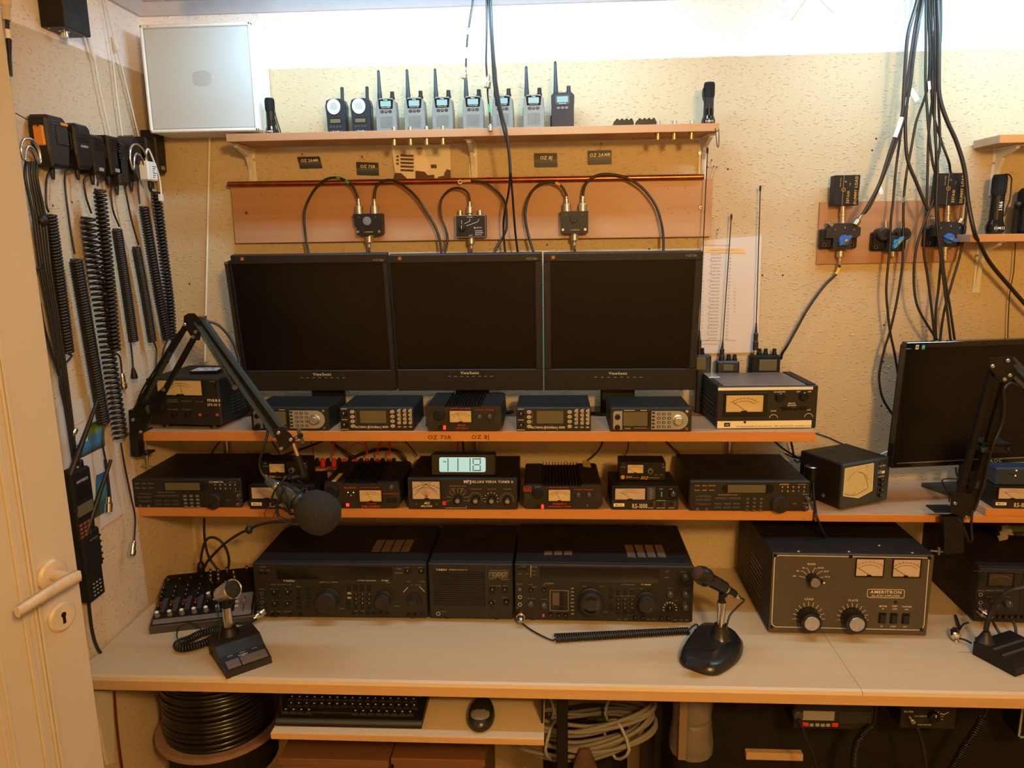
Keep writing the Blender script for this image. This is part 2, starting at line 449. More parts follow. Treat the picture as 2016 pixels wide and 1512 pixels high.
class Dev:
    """a device with a flat front: local x to the right along the front, y towards the back, z up, origin front bottom left.
    L(px, py) is the local (x, z) of the point of the front face seen at that place of the photograph"""
    def __init__(s, name, label, cat, pl, pr, z, group=None, tilt=0, pts=None, root=None, flat=False):
        a, b = pts if pts else (onZ(*pl, z), onZ(*pr, z))
        if flat: a.y = b.y = (a.y+b.y)/2
        s.o = a.copy(); s.u = (b-a).normalized(); s.w = (b-a).length; s.rz = math.atan2(s.u.y, s.u.x)
        n0 = Vector((-s.u.y, s.u.x, 0)); up = Vector((0, 0, 1))
        s.n = n0*math.cos(tilt)+up*math.sin(tilt); s.up = up*math.cos(tilt)-n0*math.sin(tilt)
        s.root = root or thing(name, label, cat, a, s.rz, group, rot=(tilt, 0, s.rz))
    def L(s, px, py, y=0):
        """local x, z where the view ray meets the plane local y"""
        r = ray(px, py); o = s.o+s.n*y; t = (o-CAM).dot(s.n)/r.dot(s.n); p = CAM+r*t-s.o
        return p.dot(s.u), p.dot(s.up)
    def at(s, px, py, y=0): x, z = s.L(px, py, y); return (x, y, z)
    def H(s, py):
        q = s.o+s.u*s.w/2-CAM; return s.L(1008+FPX*q.dot(CR)/q.dot(CF), py)[1]
    def world(s, x, y, z): return s.o+s.u*x+s.n*y+s.up*z
    def k(s): return (s.o+s.u*s.w/2-CAM).dot(CF)/FPX      # metres per pixel
    def text(s, mb, st, px, py, hpx, m='print_white', y=-.0006, **kw):
        x, z = s.L(px, py, y); return text(mb, st, (x, y, z-hpx*s.k()/2), hpx*s.k(), m, **kw)
    def line(s, mb, pts, wpx, m='print_white', y=-.0006):
        return mb.strip([s.at(px, py, y) for px, py in pts], wpx*s.k(), (0, -1, 0), m)
    def rect(s, mb, x0, y0, x1, y1, m, ya, yb, bev=0):
        a = s.L(x0, y1, ya); c = s.L(x1, y0, ya); return mb.bb((a[0], ya, a[1]), (c[0], yb, c[1]), m, bev)
    def meter(s, x0, y0, x1, y1, m='meter_warm', y=0, **kw):
        a = s.L(x0, y1, y); c = s.L(x1, y0, y); return meter(s.root, (a[0]+c[0])/2, (a[1]+c[1])/2, abs(c[0]-a[0]), c[1]-a[1], m, y, **kw)
def case(D, h, d, m='case', fm='panel', bev=.003, fz=0, inset=.0, lip=.004, grow=0):
    """cabinet and front panel as two parts; fz: height of the feet"""
    MB().bb((-grow+inset, lip, fz), (D.w-inset+grow, d, h-inset), m, bev).obj('case', D.root)
    return MB().bb((0, 0, fz), (D.w, lip+.001, h), fm, min(bev, .0018)).obj('front_panel', D.root)
def feet(D, fz, d, r=.009, n=16, ins=.03, front_in=.02):
    me = MB().lathe([(r, 0), (r*.85, fz)], (0, 0, 0), (0, 0, 1), 'rubber', n).mesh('foot')
    return rep('foot', me, D.root, [(ins, front_in, 0), (D.w-ins, front_in, 0), (ins, d-.03, 0), (D.w-ins, d-.03, 0)])
def fins(D, xs, z0, z1, y0, y1, m='black', w=.0016, name='fin', base=None):
    me = MB().bb((-w/2, 0, 0), (w/2, y1-y0, z1-z0), m, .0004).mesh(name); return rep(name, me, D.root, [(x, y0, z0) for x in xs])
def beam(mb, a, b, w, h, m, up=(0, -1, 0), bev=0):
    """rectangular bar from a to b; h measured along `up`"""
    a, b = Vector(a), Vector(b); d = (b-a).normalized(); up = Vector(up); up = (up-d*up.dot(d)).normalized(); s_ = d.cross(up)
    R = [[p+s_*i*w/2+up*j*h/2 for i, j in ((-1, -1), (1, -1), (1, 1), (-1, 1))] for p in (a, b)]
    return mb.loft(R, m, False, True)

# cached small parts --------------------------------------------------------------
_cache = {}
def cached(key, fn):
    if key not in _cache: _cache[key] = fn().mesh(key if isinstance(key, str) else key[0])
    return _cache[key]
def knob_mesh(r, h, m='black', cap=None, mark='print_white', n=18, skirt=0):
    def f():
        b = MB(); prof = []
        if skirt: prof += [(r*1.25, 0), (r*1.2, -h*.25), (r, -h*.3)]
        else: prof += [(r, 0)]
        prof += [(r*.96, -h*.9), (r*.85, -h)]
        b.lathe([(a, -t) for a, t in prof], (0, 0, 0), (0, -1, 0), m, n)
        if cap: b.lathe([(r*.62, 0), (r*.6, h*.06)], (0, -h*.97, 0), (0, -1, 0), cap, n)
        if mark: b.box((0, -h*1.03, r*.62), (r*.14, h*.06, r*.5), mark)
        return b
    return cached(('knob', round(r, 4), round(h, 4), m, cap, mark, n, skirt), f)
def button_mesh(w, h, d, m='black', bev=.0006, txt=None, tm='print_white'):
    def f():
        b = MB(); b.box((0, -d/2, 0), (w, d, h), m, bev)
        if txt: text(b, txt, (0, -d-.0002, -h*.25), h*.5, tm, bold=1)
        return b
    return cached(('button', round(w, 4), round(h, 4), round(d, 4), m, txt, tm), f)
def jack_mesh(r=.004):
    def f():
        b = MB(); b.lathe([(r, 0), (r, .002), (r*.62, .002)], (0, 0, 0), (0, -1, 0), 'silver', 14, cap=False); b.lathe([(r*.62, 0), (r*.62, .0014)], (0, 0, 0), (0, -1, 0), 'black', 12)
        return b
    return cached(('jack', r), f)
def knobs(D, pts, r, h, parent=None, name='knob', y=0, **kw):
    me = knob_mesh(r, h, **kw); P = parent or D.root
    return rep(name, me, P, [(lambda q: (q[0], y, q[1]))(D.L(px, py, y-h)) for px, py in pts])
def jacks(D, pts, r=.004, y=0): return rep('jack', jack_mesh(r), D.root, [D.at(px, py, y) for px, py in pts])
def buttons(D, pts, w, h, d, parent=None, name='button', y=0, **kw):
    me = button_mesh(w, h, d, **kw); P = parent or D.root
    return rep(name, me, P, [(lambda q: (q[0], y, q[1]))(D.L(px, py, y-d)) for px, py in pts])
def meter(parent, x, z, w, h, m='meter_warm', y=0, needle=.3, arcs=2, frame='black', name='meter', crossing=False, red=False):
    """analogue meter: bezel, face with scale, needle"""
    b = MB(); t = .0015
    for q, d in (((x, y-.002, z+h/2+t/2), (w+2*t, .004, t)), ((x, y-.002, z-h/2-t/2), (w+2*t, .004, t)), ((x-w/2-t/2, y-.002, z), (t, .004, h)), ((x+w/2+t/2, y-.002, z), (t, .004, h))): b.box(q, d, frame)
    o = b.obj(name, parent)
    f = MB(); f.box((x, y-.0005, z), (w, .001, h), m); yy = y-.0013
    cx, cz, R = x, z-h*.55, h*.85
    a0, a1 = (45, 135) if w > h*1.3 else (38, 142)
    pm = 'print_red' if red else 'print_black'
    for k in range(arcs):
        r = R*(1-.18*k); P = [(cx+math.cos(math.radians(a))*r*min(1.25, w/h/1.25), yy, cz+math.sin(math.radians(a))*r) for a in range(a0, a1+1, 9)]
        f.strip(P, h*.022, (0, -1, 0), 'print_black' if k or not red else 'print_red')
    for k in range(9):
        a = math.radians(a0+(a1-a0)*k/8); sx = min(1.25, w/h/1.25)
        f.strip([(cx+math.cos(a)*R*sx, yy, cz+math.sin(a)*R), (cx+math.cos(a)*R*1.1*sx, yy, cz+math.sin(a)*R*1.1)], h*.02, (0, -1, 0), 'print_black')
    if crossing:
        for s_ in (-1, 1):
            P = [(x+s_*w*(.42-.62*t_), yy, z-h*.28+h*.72*math.sin(t_*1.5)) for t_ in [i/8 for i in range(9)]]
            f.strip(P, h*.022, (0, -1, 0), 'print_black')
        for k in range(11):
            a = math.radians(35+k*11); f.strip([(x, yy, z-h*.42), (x+math.cos(a)*w*.36, yy, z-h*.42+math.sin(a)*h*.7)], h*.012, (0, -1, 0), 'print_red' if k < 5 else 'print_black')
    f.box((cx, y-.0016, z-h*.47), (w*.16, .0014, h*.07), 'black')
    f.obj('scale', o)
    if not crossing:
        nd = MB(); a = math.radians(130-80*needle); nd.strip([(cx+(w*.05), yy-.0006, z-h*.46), (cx+math.cos(a)*R*1.02*min(1.25, w/h/1.25), yy-.0006, cz+math.sin(a)*R*1.02)], h*.025, (0, -1, 0), 'print_black')
        nd.obj('needle', o)
    return o
def plug(pts_dir, o, parent, name='plug', k=1.0, m='chrome'):
    """PL-259 style coax plug at o pointing along pts_dir (from cable end to socket)"""
    b = MB()
    b.lathe([(.0036*k, 0), (.0040*k, .006*k), (.0044*k, .008*k), (.0046*k, .016*k), (.0062*k, .017*k), (.0064*k, .019*k)], o, pts_dir, m, 14)
    d = Vector(pts_dir).normalized(); b.lathe([(.0088*k, 0), (.0092*k, .002*k), (.0092*k, .015*k), (.0085*k, .017*k)], Vector(o)+d*.019*k, d, 'silver', 18)
    return b.obj(name, parent)
# ================================================================= THE ROOM
XL, XR, YB, YF, ZC = -1.012, 2.7, 0.0, -3.4, 2.211
wallpaint('wall_back_paint', (.59, .475, .315), (.93, .86, .84), 2.047)
wallpaint('wall_left_paint', (.68, .55, .41), (.93, .86, .84), 2.041)
mat('wall_far', (.70, .60, .42), .7, noise=.1, nscale=3)
mat('floor_mat', (.20, .13, .08), .5, noise=.3, nscale=6)
mat('ceiling_white', (.62, .60, .64), .5, noise=.05)
mat('gap_dark', (.05, .04, .05), .9)
WB = struct('wall_back', MB().bb((XL-.1, 0, 0), (XR, .1, ZC+.05), 'wall_back_paint'))
WL = struct('wall_left', MB().bb((XL-.1, YF, 0), (XL, 0, ZC+.05), 'wall_left_paint'))
struct('wall_right', MB().bb((XR, YF, 0), (XR+.1, 0, ZC+.05), 'wall_far'))
struct('wall_front', MB().bb((XL-.1, YF-.1, 0), (XR+.1, YF, ZC+.05), 'wall_far'))
struct('floor', MB().bb((XL, YF, -.05), (XR, 0, 0), 'floor_mat'))
c = struct('ceiling', MB().bb((XL, YF, ZC), (XR, 0, ZC+.04), 'gap_dark'))
pm = MB().box((0, 0, 0), (.072, -YF, .012), 'ceiling_white', .003).mesh('plank')
n = int((XR-XL)/.083)
rep('plank', pm, c, [(XL+.05+.083*i, YF/2, ZC-.006) for i in range(n)])
# crown moulding
t = MB(); prof = [(0, 0), (-.012, -.001), (-.034, .022), (-.036, .034), (0, .034)]
t.prism([(y, 2.176+z) for y, z in prof], XL, XR, 'ceiling_white', axis=0); struct('trim_1', t)
t = MB(); t.prism([(XL-y, 2.176+z) for y, z in prof], YF, 0, 'ceiling_white', axis=1); struct('trim_2', t)

# LED tube fixtures under the ceiling (above the picture)
for k, (x, lab) in enumerate(((-.22, 'slim cool white tube light under the ceiling, left of two by the back wall'), (1.05, 'slim cool white tube light under the ceiling, right of two by the back wall'))):
    t = thing('tube_light', lab, 'lamp', (x, -.30, 2.205), 0, 'tube lights under the ceiling')
    MB().bb((-.49, -.03, -.036), (.49, .03, -.006), 'white', .004).obj('housing', t)
    MB().bb((-.50, -.022, -.043), (-.485, .022, -.030), 'grey', .003).obj('end_cap', t); MB().bb((.485, -.022, -.043), (.50, .022, -.030), 'grey', .003).obj('end_cap', t)
t = thing('ceiling_lamp', 'round warm white lamp hanging from the ceiling in the middle of the room', 'lamp', (.50, -2.35, 2.205))
MB().lathe([(.05, 0), (.05, -.012), (.012, -.02), (.004, -.022), (.004, -.03)], (0, 0, 0), (0, 0, 1), 'white', 24).obj('pendant_mount', t)

# ----------------------------------------------------------------- door (open, swung back towards the left wall)
E0 = onZ(157, 1140, 1.05); dd = Vector((math.sin(math.radians(15.5)), math.cos(math.radians(15.5)), 0))
d_rz = math.atan2(dd.y, dd.x)
# local frame: x from hinge (0) to free edge (.82), y into the wall, -y is the face we see
hinge = E0-dd*.82; hinge.z = 0
door = bpy.data.objects.new('door_1', None); COL.objects.link(door); door.location = hinge; door.rotation_euler = (0, 0, d_rz); door['kind'] = 'structure'
b = MB(); b.bb((0, 0, .01), (.82, .04, 2.0), 'door_paint', .003)
b.obj('door_leaf', door)
def dloc(px, py, off=0):
    nn = Vector((-dd.y, dd.x, 0)); o = hinge-nn*off; r = ray(px, py); t = (o-CAM).dot(nn)/r.dot(nn); p = CAM+r*t-hinge
    return p.dot(dd), p.z
for zlo, zhi in ((.12, .93), (1.12, 1.88)):
    pass
xs = [dloc(px, 1300)[0] for px in (62, 83, 92)]
b = MB()
for zlo, zhi, off in ((.10, 1.90, 0), ):
    for i, x in enumerate(xs):
        x0 = .82-x
        w = (.010, .005, .007)[i]
        b.bb((x-w/2, -.0035, zlo+.004*i), (x+w/2, .001, zhi-.004*i), 'door_paint', .0015)
        b.bb((x0-w/2, -.0035, zlo+.004*i), (x0+w/2, .001, zhi-.004*i), 'door_paint', .0015)
        b.bb((x0, -.0035, zhi-.006-.01*i), (x, .001, zhi-.01*i), 'door_paint', .0015); b.bb((x0, -.0035, zlo+.01*i), (x, .001, zlo+.006+.01*i), 'door_paint', .0015)
b.obj('panel_moulding', door)
xi, _ = dloc(8, 1350)
b = MB()
for x in (xi, xi-.012, .82-xi, .82-xi+.012): b.bb((x-.003, -.003, .2), (x+.003, .001, 1.8), 'door_paint', .001)
for z in (.2, .212, 1.8, 1.788): b.bb((.82-xi, -.003, z-.003), (xi, .001, z+.003), 'door_paint', .001)
b.obj('inner_moulding', door)
hx, hz = dloc(99, 1131)
hd = bpy.data.objects.new('door_handle', None); COL.objects.link(hd); hd.parent = door; hd.location = (hx, 0, hz)
b = MB(); b.lathe([(.027, 0), (.027, .006), (.023, .010), (.010, .010)], (0, 0, 0), (0, -1, 0), 'door_handle', 28); b.obj('rose', hd)
b = MB(); b.lathe([(.010, .008), (.010, .045), (.0085, .052)], (0, 0, 0), (0, -1, 0), 'door_handle', 18)
b.loft([[Vector((x, y+sy, z+sz)) for sy, sz in ((-.005, -h), (.005, -h), (.006, 0), (.005, h), (-.005, h), (-.006, 0))] for x, y, z, h in ((.012, -.050, 0, .009), (-.01, -.052, 0, .0105), (-.05, -.056, -.001, .0095), (-.09, -.060, -.003, .0085), (-.108, -.061, -.004, .008))], 'door_handle')
b.obj('lever', hd)
kx, kz = dloc(119, 1213)
b = MB(); b.lathe([(.026, 0), (.026, .005), (.022, .008)], (kx, 0, kz), (0, -1, 0), 'door_handle', 28)
b.lathe([(.0048, .0081), (.0048, .0088)], (kx, 0, kz+.004), (0, -1, 0), 'black', 12); b.bb((kx-.0027, -.0088, kz-.012), (kx+.0027, -.0081, kz+.003), 'black')
b.obj('keyhole_plate', door)

# ================================================================= SHELVES AND DESK
Z1, Z2, Z3, ZD, YS = 1.191, 1.0015, .9965, .745, -.245
def board(name, label, lo, hi, m, me, cat='shelf', edge=.0025):
    t = thing(name, label, cat, lo)
    d = Vector(hi)-Vector(lo)
    MB().bb((0, edge, 0), (d.x, d.y, d.z), m, .0008).obj('board', t)
    MB().bb((0, 0, 0), (d.x, edge, d.z), me, .0006).obj('edge_strip', t)
    return t
x1 = onY(1605, 860, YS).x
s1 = board('wall_shelf', 'long beech shelf under the three monitors, with callsigns on its front edge', (XL+.006, YS, Z1-.0235), (x1, -.004, Z1), 'beech', 'beech_edge')
for st, px, py in (('OZ 7SR', 866, 864.5), ('OZ 8J', 946, 864)):
    b = MB(); p = onY(px, py, YS); text(b, st, (p.x-s1.location.x, -.0004, p.z-s1.location.z), .0092, 'print_maroon', bold=1, asp=1.12); b.obj('lettering', s1)
x2 = onY(1600, 1024, YS).x; x2l = onY(249, 1012, YS).x
s2 = board('wall_shelf', 'long beech shelf below the callsign shelf, carrying the clock and tuner', (x2l, YS, Z2-.024), (x2, -.004, Z2), 'beech', 'beech_edge')
hm = MB().lathe([(.0009, 0), (.0009, .0004)], (0, 0, 0), (0, -1, 0), 'gap_dark', 8).mesh('screw_hole')
for px, py in ((818, 1010), (823, 1010), (998, 1010), (1002, 1010), (1187, 1014), (1199, 1014), (1397, 1018), (1579, 1022), (1584, 1021), (1596, 1021)):
    p = onY(px, py, YS); rep('screw_hole', hm, s2, [(p.x-s2.location.x, 0, p.z-s2.location.z)])
board('wall_shelf', 'beech shelf holding the square cross needle meter and the wide monitor', (x2+.003, YS-.008, Z3-.0175), (1.75, -.004, Z3), 'beech', 'beech_edge')
xb = onY(1950, 1012, YS-.01).x
board('shelf_board', 'loose beech board lying on the shelf at the right edge, under the power meter', (xb-.012, YS-.012, Z3+.0003), (1.75, -.195, Z3+.0178), 'beech', 'beech_edge')
# desk
desk = thing('desk', 'long light wooden worktop carrying the large transceivers and desk microphones', 'desk', (XL+.008, -.555, ZD))
r = .009
prof = [(0.0, -.030), (0.0, -r), (r*.3, -r*.3), (r, 0), (.550, 0), (.550, -.030)]
xa = onZ(437, 1345, ZD).x-XL-.008; xc = onZ(1713, 1382, ZD).x-XL-.008
b = MB(); b.prism(prof, 0, xa-.0004, 'desk_wood', axis=0); b.prism(prof, xa+.0004, xc-.0004, 'desk_wood', axis=0); b.prism(prof, xc+.0004, 2.9, 'desk_wood', axis=0)
b.obj('worktop', desk)
b = MB(); b.bb((0, -.0006, -.030), (2.9, 0, -r), 'desk_edge'); b.obj('front_edge', desk)
P = [onX(*q, XL+.010)-desk.location for q in ((182, 1360), (222, 1360), (226, 1500), (214, 1506))]; P = [Vector((p.x, p.y, min(p.z, -.0305))) for p in P]
b = MB(); b.add(P+[p-Vector((.008, 0, 0)) for p in P], [(0, 1, 2, 3), (7, 6, 5, 4), (0, 4, 5, 1), (1, 5, 6, 2), (2, 6, 7, 3), (3, 7, 4, 0)], 'bracket_white'); b.obj('bracket', desk)
# black steel leg in front of the cable heap
px = onY(1107, 1440, -.47)
lg = thing('support_post', 'black square steel leg under the worktop right of the keyboard tray', 'leg', (px.x, -.47, 0))
MB().bb((-.012, -.012, .01), (.012, .012, .714), 'black', .002).obj('shaft', lg); MB().bb((-.018, -.018, 0), (.018, .018, .012), 'rubber', .003).obj('foot', lg)
# steel tubes standing between the shelves
for (px, lab) in ((447, 'steel tube between the shelves behind the left scanner'), (938, 'steel tube between the shelves behind the clock'), (1436, 'steel tube between the shelves above the right scanner')):
    x = onY(px, 880, -.014).x
    o = MB().cyl((0, 0, 0), (0, 0, Z1-.0235-Z2), .0095, 'silver', n=20).obj('support_tube', None, (x, -.014, Z2)); tag(o, lab, 'tube', 'tubes between the shelves')

# top shelf with its brackets
YT = -.13; zb = 1.862
pl, pr = onY(445, 272, YT).x, onY(1416, 250, YT).x
top = board('wall_shelf', 'pinkish wooden shelf along the wall holding the row of handheld radios', (pl, YT, zb), (pr, -.012, zb+.0175), 'plank_wood', 'plank_wood')
def bracket(x, y0, z, down, lab, arm=.10, w=.022):
    t = thing('shelf_bracket', lab, 'bracket', (x, 0, z))
    b = MB(); b.bb((-w/2, -.003, -down), (w/2, -.0005, 0), 'bracket_white', .0008); b.bb((-w/2, -arm, -.003), (w/2, -.0005, -.0005), 'bracket_white', .0008)
    b.obj('plate', t)
    b = MB(); b.prism([(-.003, -down+.004), (-.003, -.003), (-arm+.01, -.003), (-arm+.012, -.008), (-.028, -.024), (-.013, -.05)], -.0045, .0045, 'bracket_white', axis=0); b.obj('rib', t)
    sm = MB().lathe([(.0042, 0), (.0036, .0016)], (0, 0, 0), (0, -1, 0), 'silver', 12).lathe([(.0014, .0017), (.0014, .002)], (0, 0, 0), (0, -1, 0), 'black', 6).mesh('screw')
    rep('screw', sm, t, [(-.0078, -.003, -.034), (.0078, -.003, -.028)])
    return t
for px, lab in ((490, 'white metal shelf bracket at the left end of the radio shelf'), (930, 'white metal shelf bracket beside the old photograph'), (1386, 'white metal shelf bracket at the right end of the radio shelf')):
    bracket(onY(px, 290, -.01).x, 0, zb, .115, lab)
# backing plank, copper pipe
a, b_ = onY(466, 476, -.016), onY(1403, 465, -.016)
zt = onY(900, 361, -.016).z; zbm = onY(900, 473, -.016).z
pk = MB().bb((0, -.016, 0), (b_.x-a.x, -.001, zt-zbm), 'plank_wood', .001).obj('backing_plank', None, (a.x-.004, 0, zbm)); 
tag(pk, 'wide wooden plank screwed to the wall behind the monitors under a copper pipe', 'plank')
for px, py in ((485, 419), (1379, 408)): b = MB(); p = onY(px, py, -.016); b.lathe([(.0048, 0), (.0035, .0015)], (p.x-pk.location.x, -.016, p.z-zbm), (0, -1, 0), 'brass', 14); b.lathe([(.0018, .0016), (.0018, .002)], (p.x-pk.location.x, -.016, p.z-zbm), (0, -1, 0), 'black', 8); b.obj('screw', pk)
for px, py in ((513, 383), (545, 383), (509, 432), (541, 431), (708, 381), (738, 382), (1316, 372), (1349, 371), (1316, 411), (1348, 411), (1323, 420), (1355, 419), (1386, 417), (946, 369)):
    p = onY(px, py, -.016); MB().lathe([(.0012, 0), (.0012, .0003)], (p.x-pk.location.x, -.016, p.z-zbm), (0, -1, 0), 'gap_dark', 8).obj('screw_hole', pk)
a, b_ = onY(449, 363, -.024), onY(1386, 348, -.024)
cp = MB().lathe([(.0062, 0), (.0068, .001), (.0068, b_.x-a.x-.001), (.0062, b_.x-a.x)], (0, 0, 0), b_-a, 'copper', 18).obj('copper_pipe', None, a); tag(cp, 'thin copper pipe running along the top of the wall plank', 'pipe')

# right hand small shelves
p = onY(1968, 290, -.11)
t = board('wall_shelf', 'short upper shelf at the right edge with a white bracket beneath', (1.0, -.115, 1.825), (1.6, -.008, 1.843), 'beech', 'beech_edge')
bracket(onY(1963, 310, -.01).x+.005, 0, 1.825, .11, 'white metal shelf bracket under the short upper shelf at the right', .09)
zz = onY(1965, 476, -.10).z
t = board('wall_shelf', 'short lower shelf at the right edge holding a black torch', (onY(1912, 466, -.105).x, -.105, zz), (1.6, -.008, zz+.0175), 'beech', 'beech_edge')
bracket(onY(1932, 510, -.01).x, 0, zz, .125, 'white metal shelf bracket under the short lower shelf at the right', .09, .018)
# ================================================================= BACK WALL, UPPER PART
zs = zb+.0175                      # top of the radio shelf
# ---- white wall loudspeaker in the corner
a, b_ = onY(272, 49, -.105), onY(508, 257, -.105)
x0, x1_, z0, z1 = a.x+.001, b_.x, b_.z, a.z
t = thing('wall_speaker', 'large square white loudspeaker panel on the wall in the corner', 'speaker', (x0, 0, z0), 0)
w, h = x1_-x0, z1-z0
x0c = max(0, XL+.004-x0)
MB().bb((0, -.095, 0), (w, -.002, h), 'box_frame', .004).obj('cabinet', t)
b = MB()
for lo, hi in (((0, -.105, 0), (w, -.094, .007)), ((0, -.105, h-.007), (w, -.094, h)), ((0, -.105, 0), (.007, -.094, h)), ((w-.007, -.105, 0), (w, -.094, h))): b.bb(lo, hi, 'box_frame', .002)
b.obj('frame', t)
MB().bb((.007, -.102, .007), (w-.007, -.094, h-.007), 'box_white', .003).obj('front_panel', t)
b = MB()
for i in range(-7, 8):
    for j in range(-6, 7):
        if (i*i/49+j*j/36) < 1: b.box((w*.52+i*.0035+(j % 2)*.00175, -.1023, h*.5+j*.0032), (.0014, .0006, .0014), 'mid_grey')
o = b.obj('speaker_holes', t); o['kind'] = 'stuff'
mk = MB(); text(mk, 'EC', (.022, -.1052, h-.0055), .004, 'grey'); mk.obj('lettering', t)
# white conduit below it
p, q = onY(413, 258, -.006), onY(403, 712, -.006)
tag(MB().cyl(p, q, .0028, 'cable_white', n=8).obj('cable', None), 'thin white cable running straight down the wall under the white speaker', 'cable')

# ---- torches standing on their heads
def torch(name, px, py, Y, z, hgt, lab, lean=0, strap=None, letters=False, r=None):
    p = onY(px, py, Y); t = thing(name, lab, 'torch', (p.x, Y, z)); r = r or hgt*.155
    b = MB(); b.lathe([(r*.93, 0), (r, hgt*.03), (r, hgt*.16), (r*.82, hgt*.24), (r*.80, hgt*.40)], (0, 0, 0), (0, 0, 1), 'black_gloss', 22)
    for k in range(12):
        a = k*math.pi/6; b.box((math.cos(a)*r*.99, math.sin(a)*r*.99, hgt*.10), (.002, .002, hgt*.09), 'black_gloss')
    b.obj('head', t)
    b = MB(); b.lathe([(r*.72, hgt*.38), (r*.76, hgt*.40), (r*.76, hgt*.66), (r*.70, hgt*.67)], (0, 0, 0), (0, 0, 1), 'black', 20)
    b.obj('neck', t)
    b = MB(); b.lathe([(r*.74, hgt*.64), (r*.80, hgt*.66), (r*.80, hgt*.98), (r*.72, hgt)], (0, 0, 0), (0, 0, 1), 'black_matte', 20)
    for k in range(14):
        a = k*math.pi/7; b.box((math.cos(a)*r*.80, math.sin(a)*r*.80, hgt*.82), (.0016, .0016, hgt*.26), 'black_matte')
    b.obj('grip', t)
    b = MB(); b.ball((0, -r*1.0, hgt*.10), r*.13, 'white', 8, 5)
    for k in (-3, -2, -1, 1, 2, 3): b.box((k*r*.19, -r*1.0, hgt*.10), (r*.05, .0008, hgt*.05), 'print_white')
    b.obj('markings', t)
    if letters: b = MB(); text(b, '2166', (r*.2, -r*.765, hgt*.47), r*.4, 'print_white', right=(0, 0, 1), up=(-1, 0, 0), bold=1); b.obj('lettering', t)
    if strap: MB().tube([(x*r, -r*.4, zz_*hgt) for x, zz_ in strap], .0016, 'rubber', 6).obj('strap', t)
    return t
torch('torch', 535, 262, -.085, zs, .085, 'small black torch with a loop strap at the left end of the radio shelf', strap=[(.8, .72), (1.0, .60), (1.3, .38), (1.7, .15), (1.75, .02), (1.5, .03), (1.2, .25), (.9, .45)])
torch('torch', 1394, 243, -.080, zs, .096, 'black torch standing at the right end of the radio shelf', strap=[(-.7, .9), (-1.0, .84), (-1.05, .7), (-.9, .6), (-.7, .55)])
torch('torch', 1957, 460, -.060, zz+.0175, .136, 'black torch on the short lower shelf at the right edge', strap=[(.3, 1.0), (.8, .99), (1.15, .93), (1.2, .85), (1.25, .6), (1.0, .45), (.8, .3)], letters=True, r=.0185)
p = onY(1408, 275, -.115); tag(MB().tube([(p.x-.004, -.131, zb+.006), (p.x-.001, -.134, zb-.02), (p.x+.002, -.133, zb-.034), (p.x+.005, -.132, zb-.03), (p.x+.004, -.131, zb+.004)], .001, 'rubber', 5).obj('strap', None), 'thin black strap loop dangling from the right end of the radio shelf', 'strap')

# ---- handheld radios
def outline(w, h, cut, wt=None):
    wt = wt or w; return [(-w/2, 0), (w/2, 0), (w/2, h*.62), (wt/2, h-cut), (wt/2-cut, h), (-wt/2+cut, h), (-wt/2, h-cut), (-w/2, h*.62)]
def body(b, pl, d, m, ins=.0022):
    """rounded slab from an outline in x,z; front at -d"""
    cx = 0; cz = sum(p[1] for p in pl)/len(pl)
    def sc(k): return [((x)*(1-k/.025*.5*1), z+(cz-z)*(k/.045)) for x, z in pl]
    R = [[Vector((x, 0, z)) for x, z in pl]]
    R.append([Vector((x, -d+ins, z)) for x, z in pl]); R.append([Vector((x, -d, z)) for x, z in sc(ins)])
    b.loft([R[0], R[1]], m, False, False); b.loft([R[1], R[2]], m, False, True); b.add(R[0], [tuple(range(len(pl)))[::1]], m)
def handheld(lab):
    t = thing('handheld_radio', lab, 'radio', (0, 0, 0), 0, 'grey handheld radios on the top shelf')
    H, Wd, D_ = .081, .050, .028
    b = MB(); body(b, outline(Wd, H, .008, .046), D_, 'radio_grey')
    b.bb((-Wd/2-.001, -.018, .03), (-Wd/2+.002, -.010, .055), 'radio_grey', .001); b.obj('case', t)
    b = MB(); b.prism([(-.016, .057), (.016, .057), (.018, .077), (.006, .0785), (-.006, .0785), (-.018, .077)], -D_-.0012, -D_+.003, 'black_gloss'); o = b.obj('screen_bezel', t)
    MB().bb((-.0125, -D_-.0018, .0615), (.0125, -D_, .0740), 'lcd_blue').obj('screen', o)
    b = MB(); text(b, 'Team', (0, -D_-.0022, .0752), .0026, 'print_white', bold=1); text(b, 'TeCom-LX PMR', (0, -D_-.0022, .0582), .0020, 'print_white'); b.obj('lettering', t)
    for x in (-.0095, 0, .0095):
        bb_ = MB(); w_ = .0042 if x else .0036; P = [(x+w_*math.cos(a*math.pi/5), .0505+.0032*math.sin(a*math.pi/5)) for a in range(10)]
        bb_.prism(P, -D_-.0014, -D_+.001, 'blue_black'); text(bb_, {-.0095: '(', 0: 'M', .0095: ')'}[x], (x, -D_-.0016, .0494), .0024, 'print_white'); bb_.obj('button', t)
    b = MB()
    for i in range(11):
        for j in range(10): b.box((-.0135+i*.0027, -D_-.0001, .014+j*.0027), (.0011, .0005, .0011), 'black')
    o = b.obj('speaker_holes', t); o['kind'] = 'stuff'
    MB().lathe([(.0062, 0), (.0062, .004), (.005, .0065), (.0047, .017), (.0034, .0175)], (.0135, -.014, H-.001), (0, 0, 1), 'black', 14).obj('knob', t)
    MB().slathe([(.0058, 0), (.0058, .010), (.0050, .020), (.0034, .058), (.0032, .066), (.001, .069)], (-.0165, -.014, H-.003), (-.01, 0, 1), 'blue_black', 12).obj('antenna', t)
    return t
hx_ = [762, 818, 873, 932, 991, 1051]
